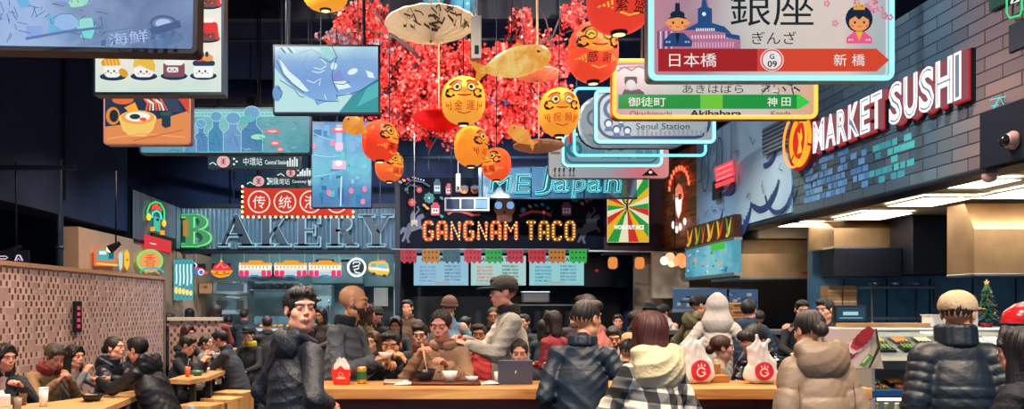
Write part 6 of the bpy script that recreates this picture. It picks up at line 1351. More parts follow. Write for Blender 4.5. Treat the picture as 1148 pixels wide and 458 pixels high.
# ---- 10 neon script on clear panels
t = thing('neon_sign', 'cyan outlined neon script on clear panels above the taco board', 'neon sign', W(536, 187, 14.6)); s = 14.6/F; w = (715-536)*s; h = (222-187)*s
m = mat('tinted_panel', '#6ca4c8', .1, trans=.75); mb = MB()
for q in range(3): mb.box((w*q/3+.01, .03, -h), (w*(q+1)/3-.01, .04, 0), m)
mb.obj('backing_panel', t); mb = MB(); mb.tube([(0, .035, 0), (w, .035, 0)], .014, STP, 6); mb.tube([(0, .035, -h), (w, .035, -h)], .014, STP, 6); mb.obj('frame', t)
for u in (.05, .95): mb = MB(); mb.tube([(w*u, .035, 0), (w*u, .035, ZC-t.location.z)], .012, DARKM, 6); mb.obj('hanging_rod', t)
a = PArt(s, 536, 187, .004); cy = em('#5cd0e0', .95); a2 = em('#8cf0f4', 1.35)
for txt, x0, y0, x1, y1, sh in (('M', 547, 196, 572, 216, .12), ('E', 576, 194, 594, 217, .1), ('J', 598, 186, 618, 219, .18), ('a', 619, 199, 638, 216, .1), ('p', 640, 199, 656, 222, .1), ('a', 657, 199, 674, 216, .1), ('n', 676, 198, 696, 216, .1)):
    a.l = 2; a.text(txt, x0, y0, x1, y1, cy, .055, sh); a.l = 3; a.text(txt, x0+1, y0+1, x1-1, y1-1, em('#2a6078', .6), .035, sh); a.l = 4; a.text(txt, x0+1.6, y0+1.6, x1-1.6, y1-1.6, a2, -.0, sh); a.l = 5; a.text(txt, x0+2.2, y0+2.2, x1-2.2, y1-2.2, em('#2f7088', .6), -.02, sh)
a.obj('neon_lettering', t)
# ---- 11 taco stall board art (painted on the fascia)
D = 15.97; s = D/F; t = thing('marquee_sign', 'black taco stall board with marquee bulb lettering, skull and painted motifs', 'sign', W(446, 199, D)); a = PArt(s, 446, 199, .0015)
mb = MB(); mb.box((0, 0, -79*s), (227*s, .025, 0), mat('taco_black', '#0a1220')); mb.obj('board', t)
G = {'G': [[(1, .12), (.8, 0), (.2, 0), (0, .15), (0, .85), (.2, 1), (.8, 1), (1, .85), (1, .55), (.6, .55)]], 'A': [[(0, 1), (0, .2), (.2, 0), (.8, 0), (1, .2), (1, 1)], [(0, .6), (1, .6)]], 'N': [[(0, 1), (0, 0), (1, 1), (1, 0)]], 'M': [[(0, 1), (0, 0), (.5, .5), (1, 0), (1, 1)]],
     'T': [[(0, 0), (1, 0)], [(.5, 0), (.5, 1)]], 'C': [[(1, .15), (.8, 0), (.2, 0), (0, .15), (0, .85), (.2, 1), (.8, 1), (1, .85)]], 'O': [[(.2, 0), (.8, 0), (1, .15), (1, .85), (.8, 1), (.2, 1), (0, .85), (0, .15), (.2, 0)]]}
bulbs = []; ca, cb = em('#e8602a', .9), em('#b86c1c', .75)
def marquee(txt, u0, pitch, w, v0, v1, col):
    for i, ch in enumerate(txt):
        ww = w*(1.25 if ch == 'M' else 1); x = u0+i*pitch
        for st in G[ch]:
            q = [(x+p*(ww-4)+2, v0+2+r*(v1-v0-4)) for p, r in st]; a.l = 2; a.line(q, 4.6, col); acc = 0
            for (xa, ya), (xb, yb) in zip(q[:-1], q[1:]):
                L = math.hypot(xb-xa, yb-ya); n = max(1, round(L/3.6)); bulbs.extend([(xa+(xb-xa)*k/n, ya+(yb-ya)*k/n) for k in range(n+1)])
marquee('GANGNAM', 474, 15.1, 12.8, 247, 270, ca); k_ = len(bulbs); marquee('TACO', 589, 14.6, 12.6, 247, 270, cb); a.obj('marquee_letters', t, 0)
mb = MB(); mb.ball((0, 0, 0), .0155, em('#ffdc9c', 1.8), 6); b0 = mb.obj('bulb', t); mb = MB()
for i, (u, v) in enumerate(bulbs):
    p_ = ((u-446)*s, -.014, -(v-199)*s)
    if i < 100:
        b1 = b0 if i == 0 else b0.copy(); b1.location = p_
        if i: C.objects.link(b1)
    else: mb.ball(p_, .0155, em('#ffdc9c' if i < k_ else '#ffe890', 1.8), 6)
mb.obj('remaining_bulbs', t, kind='stuff')
a = PArt(s, 446, 199, .0012); pa = lambda c: pt(c, .6); g1 = pa('#5c5e6c')
def horse(u, v, k):
    P_ = lambda q: [(u+x*k, v+y) for x, y in q]; a.poly(P_([(0, 0), (3, -5), (10, -8), (14, -14), (19, -16), (21, -12), (17, -9), (17, -3), (21, 1), (20, 5), (17, 1), (13, 2), (6, 5), (3, 12), (5, 17), (2, 17), (0, 11), (-3, 16), (-5, 15), (-2, 8), (-2, 4), (-6, 8), (-7, 4), (-3, -1)]), g1); a.poly(P_([(5, -6), (5, -14), (8, -19), (11, -14), (11, -7)]), g1); a.line(P_([(10, -14), (15, -20), (13, -24)]), 1.4, g1)
horse(455, 255, 1); horse(666, 255, -1) if False else horse(652, 256, 1)
sk = pa('#f08848'); a.ell(565.5, 232, 12, 12, sk); a.rrect(557, 236, 574, 249, 3, sk); bl_ = pa('#8fb4dc')
for q in (-1, 1): a.ell(565.5+q*6.6, 230, 4.4, 4.4, em('#8cbcf0', .8)); a.ring(565.5+q*6.6, 230, 4.8, 1, pa('#2c2430'))
a.poly([(564, 239), (565.5, 235), (567, 239)], pa('#2c1c20')); a.rrect(558, 241, 573, 245.5, 1.6, pa('#e0a090')); [a.line([(560+k*2.6, 241), (560+k*2.6, 245.5)], .5, pa('#a8503c')) for k in range(5)]; a.ell(565.5, 221, 5, 2, pa('#4c4854'))
a.line([(502, 240), (508, 236), (518, 237), (530, 241), (538, 240)], 3, pa('#c83c38')); a.line([(582, 242), (596, 237), (610, 238), (618, 242)], 3.2, pa('#d0403c')); a.line([(616, 240), (620, 236)], 1, pa('#3c6c50'))
for u, v, c, r in ((481, 222, '#2f7478', 5.5), (470, 213, '#b83c44', 3), (462, 227, '#c83c40', 4), (644, 222, '#2f7478', 4.5), (586, 236, '#4c7880', 3), (456, 213, '#6c9c8c', 2)):
    for q in range(8): a.ell(u+r*.8*math.cos(q*.785), v+r*.8*math.sin(q*.785), r*.36, r*.36, pa(c), 8)
    a.ell(u, v, r*.6, r*.6, pa(c)); a.ell(u, v, r*.2, r*.2, pa('#e8c890'))
for u, v, w, h, c, l in ((488, 236, 5, 6, '#c03848', '#e8e0d8'), (490, 211, 4, 7, '#24505c', '#c0ccc8'), (503, 214, 3.6, 5, '#b04450', '#c8c0bc'), (634, 236, 5.4, 6.4, '#a0303c', '#e8e0d8')):
    a.rrect(u-w, v-h, u+w, v+h, 1.5, pa(c)); a.rect(u-w*.6, v-h-2.4, u+w*.6, v-h, pa(c)); a.rect(u-w*.8, v-h*.35, u+w*.8, v+h*.6, pa(l)); a.ell(u-w*.3, v+.4, .9, 1.2, pa('#2c2430')); a.ell(u+w*.3, v+.4, .9, 1.2, pa('#2c2430'))
for u, v in ((520, 214), (532, 214)): a.ell(u, v, 4.4, 4, pa('#d07840')); a.ell(u, v-3, 5, 2.4, pa('#5c5458')); a.ell(u-1.4, v, .8, .8, pa('#2c2430')); a.ell(u+1.8, v, .8, .8, pa('#2c2430'))
for q in ([(455, 208), (462, 203), (474, 205), (482, 210)], [(458, 218), (455, 213), (460, 208), (468, 210)]): a.line(q, 1.8, pa('#3c4a64'))
for u, v, c in ((449, 205, '#8c98a0'), (453, 203, '#d89040'), (458, 202, '#c8606c'), (476, 231, '#e0983c'), (479, 234, '#e0983c'), (600, 231, '#3c7c90'), (607, 230, '#3c8c9c'), (593, 232, '#d8a040'), (613, 234, '#4c7880'), (651, 229, '#e08c34'), (656, 226, '#c83c40'), (660, 224, '#d04c44'), (495, 243, '#3c7c88'), (495, 223, '#3c6c78')): a.ell(u, v, 2.4, 1.5, pa(c), rot=35)
for k in range(5): a.ell(463+k*3, 200+k*.8, .8, .8, pa('#d8d4c8'), 6)
a.line([(603, 222), (612, 224), (622, 221)], 1.2, pa('#5c7480')); a.obj('painted_motifs', t, 0)
# papel picado flags
fl = thing('paper_bunting', 'string of red, orange, green and teal cut-paper flags under the taco board', 'bunting', W(440, 279, 15.86)); s = 15.86/F
for k, (u, c, w) in enumerate(((458, '#d83040', 19), (483, '#e0902c', 20), (506, '#2f7080', 20), (530, '#e83448', 20), (553.5, '#28c050', 19), (577.5, '#d83048', 19), (602, '#e02c3c', 20), (624.5, '#e08c28', 19), (648, '#2cd04c', 20))):
    mb = MB(); q = [(-w/2, 0), (w/2, 0), (w/2*.97, 14)]; n = 6
    for i in range(n): q += [(w/2*.97-w*.97*(i+.5)/n, 16.5 if i % 2 == 0 else 13.5)]
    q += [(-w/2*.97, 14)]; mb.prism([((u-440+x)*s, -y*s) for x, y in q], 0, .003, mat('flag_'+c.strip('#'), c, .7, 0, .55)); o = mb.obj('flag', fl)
    a = PArt(s, 440, 279, .002)
    for i in range(4):
        for j in range(2): a.ell(u-w*.33+i*w*.22, 3.6+279+j*6, 1.1, 1.3, pt('#401418'), 6)
    a.obj('cut_holes', o, 0); o2 = o
mb = MB(); mb.tube([(-.02, 0, 0), (3.9, 0, 0)], .006, WHT, 5); mb.obj('hanging_string', fl)
# menu boards in the taco stall
for k, (x0, x1, cp, ti, lb) in enumerate(((463.5, 525.5, '#9ccce4', 'GANGNAM AVENUE', 'pale blue lit menu board at the bakery end of the taco stall'), (527.5, 590, '#b4dcd8', 'GANGNAM TACO', 'middle pale green lit menu board of the taco stall'), (593, 655, '#9cd8dc', 'GANGNAM TACO', 'pale aqua lit menu board at the poster end of the taco stall'))):
    t, s, a, _ = board('menu_board', lb, 'menu board', x0, 286, x1, 320, 17.2, em(cp, .85), BLACK, .4, .05, .3, hang=False); tx = (('#7c84c0', '#506c98'), ('#e06840', '#405c60'), ('#2c7ca8', '#2c7ca8'))[k]
    for zz in (.1, .9): mb = MB(); mb.tube([((x1-x0)*s*zz, .03, 0), ((x1-x0)*s*zz, .03, 1.2)], .01, DARKM, 6); mb.obj('hanging_bracket', t)
    a.text(ti, x0+9, 288, x1-9, 293, em('#2c5c70', .7), .03); rows = ['SPICY PORK', 'BEEF BULGOGI', 'KIMCHI FRIES', 'SHRIMP TACO', 'PORK BELLY']
    for j in range(5):
        a.text(rows[j], x0+7, 298+j*3.8, x0+25, 300.4+j*3.8, em(tx[0], .85), .02); a.text(rows[4-j], x1-27, 297+j*3.8, x1-9, 299.4+j*3.8, em(tx[1], .85), .02)
    a.line([(x0+5, 318), (x1-5, 318)], .6, em('#7cb0b8', .8)); a.line([(x0+24, 316.2), (x0+40, 316.2)], 1.0, em('#e08878', .8)); a.obj('lettering', t, art_y)
# projector-like grey frame box and hanging drop lights in front of the taco board
t, s, a, _ = board('framed_fixture', 'small grey framed dark three-pane box hanging before the taco board', 'light fixture', 498.5, 221, 548.5, 236, 13.6, mat('dark_pane', '#22303e', .15), mat('grey_frame', '#a4a8ac', .4, .4), 1.8, .16, .4)
a.rect(515.5, 223, 517, 234, pt('#a4a8ac')); a.rect(531.5, 223, 533, 234, pt('#a4a8ac')); a.rect(533, 224, 546, 233, pt('#3c5c7c')); a.obj('pane_bars', t, art_y)
def pendant(label, px, y0, y1, d, w, col):
    o = W(px, y0, d); s = d/F; t = thing('hanging_speaker' if w > 8 else 'pendant_tag', label, 'speaker' if w > 8 else 'hanging tag', o); mb = MB(); mb.box((-w*s/2, -w*s/2, -(y1-y0)*s), (w*s/2, w*s/2, 0), mat('pale_plastic', col, .45), .004); mb.obj('body', t)
    mb = MB(); mb.tube([(0, 0, 0), (0, 0, ZC-o.z)], .012 if w > 8 else .006, WHITE, 6); mb.obj('rod', t); mb = MB(); mb.box((-w*s*.2, -w*s/2-.004, -(y1-y0)*s*.9), (w*s*.2, -w*s/2, -(y1-y0)*s*.7), DARKM); mb.obj('socket', t)
pendant('upright cream column speaker hanging beside the white parasol', 534, 19, 67, 5.4, 11, '#c8bca8'); pendant('small white tag on a thin wire before the grey horse', 464.5, 247, 254, 13.2, 7, '#d8dcdc'); pendant('pinkish white tag on a rod above the grey framed box', 513.5, 195, 215, 13.2, 5, '#d8a8a4')
# ---- 12 bakery lettering
D = 15.93; s = D/F; t = thing('letter_sign', 'halo-lit serif lettering of the bakery on corrugated steel', 'sign', W(204, 232, D))
def serif(ch):
    R_ = lambda x0, y0, x1, y1: [(x0, y0), (x1, y0), (x1, y1), (x0, y1)]
    stem = [R_(.14, 0, .40, 1), R_(0, 0, .54, .07), R_(0, .93, .54, 1)]
    def bowl(cx, cy, rx, ry, tx, ty):
        q = []; m = 10
        for i in range(m+1): an = -math.pi/2+math.pi*i/m; q.append((cx+rx*math.cos(an), cy+ry*math.sin(an)))
        for i in range(m, -1, -1): an = -math.pi/2+math.pi*i/m; q.append((cx+(rx-tx)*math.cos(an), cy+(ry-ty)*math.sin(an)))
        return q
    if ch == 'B': return stem+[bowl(.40, .245, .44, .245, .24, .07), bowl(.40, .735, .56, .265, .26, .07), R_(.3, .0, .42, .07), R_(.3, .47, .42, .54), R_(.3, .93, .42, 1)]
    if ch == 'A': return [[(.46, 0), (.56, 0), (.98, 1), (.68, 1), (.42, .22)], [(.44, .04), (.50, .16), (.18, 1), (.08, 1)], R_(.0, .93, .30, 1), R_(.58, .93, 1.05, 1), R_(.24, .62, .70, .69)]
    if ch == 'K': return stem+[[(.40, .60), (.78, .03), (.90, .03), (.40, .78)], [(.50, .48), (.66, .36), (1.0, .97), (.72, .97)], R_(.62, 0, 1.02, .06), R_(.62, .94, 1.08, 1)]
    if ch == 'E': return stem+[R_(.4, 0, .98, .07), R_(.4, .93, .98, 1), R_(.4, .46, .78, .53), R_(.91, 0, .98, .26), R_(.91, .72, .98, 1), R_(.72, .34, .78, .64)]
    if ch == 'R': return stem+[bowl(.40, .27, .46, .27, .25, .07), R_(.3, 0, .42, .07), R_(.3, .47, .46, .54), [(.46, .52), (.66, .48), (1.0, .97), (.72, .97)], R_(.66, .94, 1.08, 1)]
    return [[(.06, .03), (.34, .03), (.64, .58), (.64, 1), (.38, 1), (.38, .60)], [(.86, .03), (.95, .03), (.62, .62), (.52, .50)], R_(-.04, 0, .46, .06), R_(.70, 0, 1.06, .06), R_(.24, .94, .78, 1)]
for ch, x0, x1 in (('B', 205, 239), ('A', 246, 285), ('K', 290, 324), ('E', 331, 360), ('R', 367, 399), ('Y', 404, 439)):
    v0, v1 = 241, 276; halo = MB(); fc_ = MB(); glow = em('#58d870', 1.0) if ch == 'B' else em('#a8d8e8', .75)
    for pl in serif(ch):
        q = [((x0+x*(x1-x0)-204)*s, -(v0+y*(v1-v0)-232)*s) for x, y in pl]; c = (sum(p[0] for p in q)/len(q), sum(p[1] for p in q)/len(q)); fc_.prism(q, -.10, -.05, mat('letter_face', '#39424c', .5, .3) if ch != 'B' else em('#5cb878', .6), em('#b8dce8', 1.1) if ch != 'B' else em('#b0e8c0', 1.2))
        ext = 1.1*s
        qq = [(p[0]+ext*(1 if p[0] > c[0] else -1), p[1]+ext*(1 if p[1] > c[1] else -1)) for p in q]; halo.prism(qq, -.045, -.03, glow)
    o = fc_.obj('letter', t); halo.obj('halo_light', o)
mb = MB(); q = em('#b8a860', .7); mb.box((3*s, -.102, -33*s), (9*s, -.1005, -15*s), em('#c89848', .7)); mb.obj('amber_patch', t)
# ---- 13 illuminated cut-outs hanging in the bakery front
def cut(name, label, cat, x0, y0, d=16.0, wire=True):
    o = W(x0, y0, d); t = thing(name, label, cat, o); s = d/F
    return t, PArt(s, x0, y0, .004), s
for k, x in enumerate((268, 307.5, 346)):
    t, a, s = cut('neon_tram', ('lit tram nearest the red boat', 'middle lit tram', 'lit tram nearest the round emblem')[k]+', orange roof and pink wheels, hung over the bakery counter', 'light decoration', x, 290)
    a.rrect(x, 294, x+37, 309, 2, em('#e4e6e4', .9)); a.poly([(x+1, 297), (x+3, 294), (x+10, 294), (x+12, 291.5), (x+26, 291.5), (x+28, 294), (x+35, 294), (x+37, 297)], em('#f09c2c', 1.0)); a.rect(x+1, 297, x+36, 301.5, em('#f8f0d8', 1.1))
    for q in range(8): a.rect(x+3+q*4.1, 298, x+4+q*4.1, 300.5, em('#8c7c60', .7))
    a.rect(x+6, 304.5, x+30, 308, em('#d0d4dc', .9)); [a.rrect(x+q, 303, x+q+5, 310, 1.4, em('#e8386c', 1.0)) for q in (1, 7, 26, 32)]; a.line([(x+11, 311), (x+15, 309), (x+22, 309), (x+26, 311)], 2, em('#3c90c8', .9)); a.obj('cutout', t, -.02)
    mb = MB(); mb.box((.02, 0, -19*s), (36.5*s, .02, -4*s), DARKM); mb.tube([(.1, .01, -4*s), (.1, .01, .30)], .005, WHT, 5); mb.tube([(34*s, .01, -4*s), (34*s, .01, .30)], .005, WHT, 5); mb.obj('backing_frame', t)
def backing(t, s, w, h):
    mb = MB(); mb.box((w*.1*s, .0, -h*.8*s), (w*.9*s, .02, -h*.2*s), DARKM); mb.tube([(w*.5*s, .01, -h*.2*s), (w*.5*s, .01, .3)], .005, WHT, 5); mb.obj('backing_frame', t)
t, a, s = cut('neon_boat', 'lit red food mound in a yellow boat left of the trams', 'light decoration', 235, 291); backing(t, s, 26, 20)
a.poly([(236, 303), (262, 303), (257, 309), (250, 311), (245, 311), (239, 308)], em('#f0a82c', 1.05)); a.poly([(238, 303), (241, 297), (245, 295), (248, 291), (251, 295), (255, 296), (258, 299), (261, 303)], em('#e83c40', 1.0)); a.line([(239, 306), (248, 308), (258, 306)], 1.2, em('#d8342c', 1)); a.line([(243, 300), (248, 295), (251, 300), (256, 299)], 1.1, em('#ff98a8', 1.1)); a.poly([(247, 293), (249, 290.5), (250.5, 294)], em('#f8c840', 1.1)); a.ell(244, 305, 1.6, .8, em('#8c2820')); a.ell(252, 305, 1.6, .8, em('#8c2820')); a.obj('cutout', t, -.02)
t, a, s = cut('neon_rickshaw', 'lit rickshaw outline in red, blue and white beside the boat', 'light decoration', 207, 292); backing(t, s, 26, 16)
a.line([(208, 299), (212, 295), (217, 293), (221, 297), (219, 301)], 1.4, em('#c8f4f4', 1.2)); a.rect(218, 301, 228, 307, em('#5c78d0', .9)); a.line([(217, 300), (227, 301), (233, 306)], 2, em('#e84858', 1)); a.ring(226, 305, 3, 1.2, em('#d8f0f4', 1.2), 12); a.line([(228, 307), (234, 305)], 1.6, em('#f05858', 1)); a.obj('cutout', t, -.02)
t, a, s = cut('neon_emblem', 'round white glowing emblem between the trams and the little bus', 'light decoration', 388, 288); backing(t, s, 22, 22)
a.ring(400, 299.5, 9.6, 2.4, em('#f4fafa', 1.3), 28); a.line([(396, 296), (397, 293.5), (403, 293.5), (404, 296)], 1.4, em('#e8f4f4', 1.2)); a.line([(396, 299), (403, 297), (402, 301), (397, 302), (399, 305), (404, 306)], 1.4, em('#e8f4f4', 1.2)); a.obj('cutout', t, -.02)
t, a, s = cut('neon_bus', 'little lit yellow bus at the far end of the bakery lights', 'light decoration', 412, 290); backing(t, s, 24, 18)
a.poly([(413, 296), (416, 293), (430, 292), (435, 295), (437, 304), (434, 309), (419, 307), (413, 303)], em('#f0c040', 1.0)); a.poly([(413, 299), (436, 301), (436, 304), (414, 302)], em('#f0f0e8', 1.0)); a.poly([(424, 295), (433, 296), (434, 301), (424, 300)], em('#78c8e0', .95)); a.rect(416, 295, 422, 299, em('#78b8c8', .9)); a.poly([(422, 292), (432, 290.5), (433, 293)], em('#e070a0', .95)); a.ell(419, 307, 2.4, 2, em('#3c4448')); a.ell(431, 309, 2.4, 1.8, em('#3c4448')); a.obj('cutout', t, -.02)
t, a, s = cut('neon_menu', 'aqua panel of upright white strokes and yellow lanterns at the left of the bakery', 'light decoration', 195, 290, 15.35)
a.rect(195, 290.5, 217, 336, em('#58b0b8', .8))
for k in range(5): u = 198+k*4.3; a.line([(u, 292), (u, 334)], .5, em('#2c7c88', .7)); a.line([(u+.3, 296), (u, 303), (u+.6, 310), (u, 318+k % 2*2)], 1.6, em('#d8f4f0', 1.1)); a.ell(u, 325+k*.8, 1.9, 4.2-k*.3, em('#f0dc80', 1.1)); 
a.obj('cutout', t, -.01); mb = MB(); mb.box((0, 0, -46*s), (22*s, .03, 0), DARKM); mb.tube([(2*s, .02, 0), (2*s, .02, 1.2)], .006, DARKM, 5); mb.obj('hanging_panel', t)

# ---- signs lying in the side walls: artwork is laid out in photograph units and mapped onto the wall plane
class WArt(Art):
    def __init__(s, X, Y0, z0, side, step=.0008): super().__init__(1, step); s.X, s.Y0, s.z0, s.sd = X, Y0, z0, side
    def wp(s, px, py): d = F*s.X/(px-HX); return ((s.Y0-d) if s.sd > 0 else (d-s.Y0)), -(EYE+(HY-py)*d/F-s.z0)
    raw = False
    def _p(s, u, v, l=None):
        if not s.raw: u, v = s.wp(u, v)
        return (u, -(s.l if l is None else l)*s.st, -v)
def wall_thing(name, label, cat, side, Y0, z0, off=0):
    X = XR-off if side > 0 else XL+off
    t = thing(name, label, cat, (X, Y0, z0)); t.rotation_euler = (0, 0, -math.pi/2 if side > 0 else math.pi/2); return t, WArt(X, Y0, z0, side)
# wave-like mural (plain generic swirls), printed panel
t, a = wall_thing('mural_panel', 'blue mural panel of striped swirling waves at the far end of the brick bulkhead', 'mural', 1, 13.88, 2.8, .02); f = random.Random(31)
d0 = 13.88; d1 = 10.25
mb = MB(); mb.box((0, 0, .0), (d0-d1, .018, 1.62), panel_mat('mural_blue', ['#86b0d4', '#94bcdc', '#a4c8e0', '#8cb4d4'], .32, 0, 3.8, .35, 1.6, lit=False)); mb.obj('panel', t)
a.raw = True
def swirl(cx, cz, R, n, a0, a1, w, col):
    for k in range(n):
        r = R*(1-.12*k); q = []
        for i in range(13): tt_ = a0+(a1-a0)*i/12; q.append((cx+r*math.cos(tt_)*(1+.1*k), cz+r*math.sin(tt_)*.9+.05*k)); 
        a.line(q, w*(1-.05*k), col)
nv = pt('#1f3c74'); lb_ = pt('#c8dcec')
swirl(.75, -.42, .50, 6, .2, 2.6, .045, nv); swirl(1.75, -.35, .62, 6, .1, 2.3, .05, nv); swirl(2.75, -.62, .55, 6, .3, 2.4, .05, nv); swirl(1.2, -.25, .4, 3, .2, 2.9, .03, lb_); swirl(2.9, -1.1, .4, 4, -.2, 1.8, .045, nv); swirl(3.3, -.45, .45, 5, .3, 2.8, .05, nv)
a.poly([(1.25, -.55), (1.55, -.62), (1.72, -.78), (1.8, -.55), (1.62, -.50)], pt('#3a3560'))
for k in range(22): u = f.uniform(.1, 3.6); v = -f.uniform(.15, 1.45); a.line([(u, v), (u+f.uniform(-.12, .12), v+f.uniform(.03, .14)), (u+f.uniform(-.05, .2), v+f.uniform(-.05, .12))], .014, pt('#1c2c50'))
a.ring(.55, -1.05, .17, .025, pt('#1c2c50'), b=.34); a.ring(1.2, -1.2, .12, .022, pt('#1c2c50'), b=.26)
a.obj('printed_waves', t); 
t, a = wall_thing('neon_sign', 'small glowing coral-red neon blob on the wave mural', 'neon sign', 1, 12.9, 3.3, .09); a.l = 8
for q, w in (([(806, 190), (819, 182), (822, 186)], 0), ): pass
a.poly([(801, 188), (822, 179), (824, 196), (803, 204)], em('#f04850', 1.25)); a.poly([(802, 206), (824, 198), (824, 203), (803, 211)], em('#f04850', 1.25)); a.l = 9
for v in (186, 192, 198): a.line([(804, v+4), (821, v-3)], 1.2, em('#ff8088', 1.6))
a.obj('neon_glyph', t); mb = MB(); mb.box((-.02, .0, .0), (.3, .03, .3), DARKM); mb.obj('mount', t)
# blue and teal light on the wall, painted in as coloured bricks
t, a = wall_thing('brick_light_decal', 'patchwork of blue and teal light painted as bricks under the round neon sushi sign', 'decal', 1, 9.95, 2.8, .002); a.raw = True; f = random.Random(14)
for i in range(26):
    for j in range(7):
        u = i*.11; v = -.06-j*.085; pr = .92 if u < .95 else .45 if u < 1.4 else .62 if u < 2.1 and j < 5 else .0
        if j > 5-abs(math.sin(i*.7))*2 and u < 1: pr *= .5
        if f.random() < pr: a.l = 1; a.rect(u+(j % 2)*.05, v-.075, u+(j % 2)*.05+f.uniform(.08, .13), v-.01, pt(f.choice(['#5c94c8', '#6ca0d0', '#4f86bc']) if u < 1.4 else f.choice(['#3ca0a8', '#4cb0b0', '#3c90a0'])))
a.obj('painted_brick_light', t)
# vent box
t, a = wall_thing('louvre_vent', 'grey louvred vent on the mural just left of the round neon sushi sign', 'vent', 1, 10.98, 3.66, .09); mb = MB(); mb.box((0, 0, 0), (.78, .04, .36), mat('vent_grey', '#6c7c8c', .5)); 
for k in range(6): mb.box((.02, -.012, .03+k*.055), (.76, 0, .05+k*.055), mat('vent_dark', '#3c4858', .5))
mb.obj('louvres', t)
# MARKET SUSHI channel letters
Y0, z0 = 9.50, 3.40; t = thing('channel_letter_sign', 'white channel letters with red outline spelling the sushi stall name on the brick', 'sign', (XR, Y0, z0)); t.rotation_euler = (0, 0, -math.pi/2)
LW = 2.66; letters = 'MARKET SUSHI'; ws = {'M': 1.25, 'A': 1.05, 'R': 1, 'K': 1, 'E': .85, 'T': .9, ' ': .42, 'S': 1, 'U': 1, 'H': 1.05, 'I': .45}; tot = sum(ws[c] for c in letters); x = 0; RED = em('#c01824', .8); WL = em('#f8f4f4', 1.5)
for i, c in enumerate(letters):
    w = ws[c]/tot*LW
    if c != ' ':
        H_ = .37 if i < 6 else .41; z = .0 if i < 6 else -.03
        def glyph(x0, x1, za, zb, bold, y0, y1, face_, side_):
            vs, fs, bb = text_mesh(c, bold); sx = (x1-x0)/(bb[2]-bb[0]); sz = (zb-za)/(bb[3]-bb[1]); m = MB()
            F2 = [(x0+(p[0]-bb[0])*sx, y0, za+(p[1]-bb[1])*sz) for p in vs]; B2 = [(p[0], y1, p[2]) for p in F2]; n = len(vs); m.add(F2, fs, face_)
            ed = {}
            for fc2 in fs:
                for q in range(len(fc2)): e = (fc2[q], fc2[(q+1) % len(fc2)]); ed[e] = ed.get(e, 0)+1
            be = [e for e in ed if (e[1], e[0]) not in ed]; m.add(F2+B2, [(e[1], e[0], e[0]+n, e[1]+n) for e in be], side_); return m
        g = w*.05; o = glyph(x+g-.018, x+w-g+.018, z-.018, z+H_+.018, .075, -.045, -.0, RED, BLACK).obj('letter', t)
        glyph(x+g, x+w-g, z, z+H_, .045, -.115, -.05, WL, em('#c07078', .5)).obj('white_face', o)
        glyph(x+g+.022, x+w-g-.022, z+.022, z+H_-.022, -.03, -.117, -.116, em('#8c98b0', .7), WL).obj('inner_line', o)
    x += w
# round sushi logo
t, a = wall_thing('neon_logo', 'round yellow and red neon logo beside the white channel letters', 'neon sign', 1, 10.15, 3.35, .03); a.raw = True; cu, cv = .29, -.28
a.ell(cu, cv, .34, .36, em('#b81c1c', .75), 30); a.ell(cu, cv, .30, .32, em('#f0a824', 1.15), 30); a.ell(cu, cv, .20, .22, em('#d82c20', 1.0), 26)
for q in (20, 140, 260): an = math.radians(q); a.line([(cu+.21*math.cos(an), cv+.22*math.sin(an)), (cu+.31*math.cos(an), cv+.32*math.sin(an))], .03, em('#b81c1c', .8))
a.poly([(cu-.07, cv+.15), (cu-.03, cv+.02), (cu-.06, cv-.12), (cu+.01, cv-.08), (cu+.03, cv-.16), (cu+.07, cv-.03), (cu+.03, cv+.03), (cu+.06, cv+.15)], em('#f4b838', 1.15)); a.st = .008; o = a.obj('neon_face', t, -.06); o.data.name
mb = MB(); q = [(cu+.345*math.cos(i*math.tau/30), -cv+.365*math.sin(i*math.tau/30)) for i in range(30)]; mb.prism(q, -.06, .02, mat('logo_can', '#7c1c1c', .4)); mb.obj('housing', t)
mb = MB(); mb.tube([(cu+.30*math.cos(i*math.tau/30), -.13, -cv+.32*math.sin(i*math.tau/30)) for i in range(30)], .014, em('#ff9038', 1.8), 6, closed=True); mb.obj('neon_tube', t)
# corner panel with camera, teal glyph and green neon
t = thing('dark_sign_panel', 'black panel box under the brick at the upper right edge', 'panel', (XR-.06, 6.7, 2.74)); mb = MB(); mb.box((0, -2.6, 0), (.055, 0, .47), BLACK, .006); mb.obj('housing', t)
mb = MB(); mb.lathe([(.075, 0), (.075, .02), (.055, .05), (.05, .07)], pt('#b08880', .3), 18, Matrix.Translation((XR-.062, 6.30, 2.90)) @ Matrix.Rotation(-math.pi/2, 4, 'Y')); mb.ball((XR-.13, 6.30, 2.90), .05, mat('camera_glass', '#1c1c24', .05), 14); tt = thing('security_camera', 'dome security camera on the black panel box', 'camera', (XR-.06, 6.3, 2.9)); o = mb.obj('camera_mount', tt); o.matrix_parent_inverse = Matrix.Translation(tt.location).inverted()
t, a = wall_thing('neon_glyph', 'tiny teal neon glyph on the brick above the black panel box', 'neon sign', 1, 7.3, 3.25, .03); a.l = 3; a.line([(1113, 124), (1121, 109), (1127, 120)], 1.6, em('#48c8d0', 1.2)); a.line([(1110, 112), (1128, 108)], 1.2, em('#48c8d0', 1.2)); a.line([(1112, 119), (1120, 117)], 1.2, em('#48c8d0', 1.2)); a.obj('neon_tube', t)
t, a = wall_thing('neon_glyph', 'green and white neon sign cut off at the upper right corner', 'neon sign', 1, 6.5, 4.0, .05); a.l = 3
a.line([(1129, -20), (1129, 14), (1132, 20), (1144, 17), (1146, 10), (1146, -20)], 2.4, em('#38c878', 1.3), False); a.line([(1134, -14), (1142, -16), (1134, 4), (1143, 0)], 2.4, em('#e8f4ec', 1.3)); a.line([(1152, -10), (1150, 12), (1160, 18)], 3, em('#f0f4f0', 1.3)); a.obj('neon_tube', t)
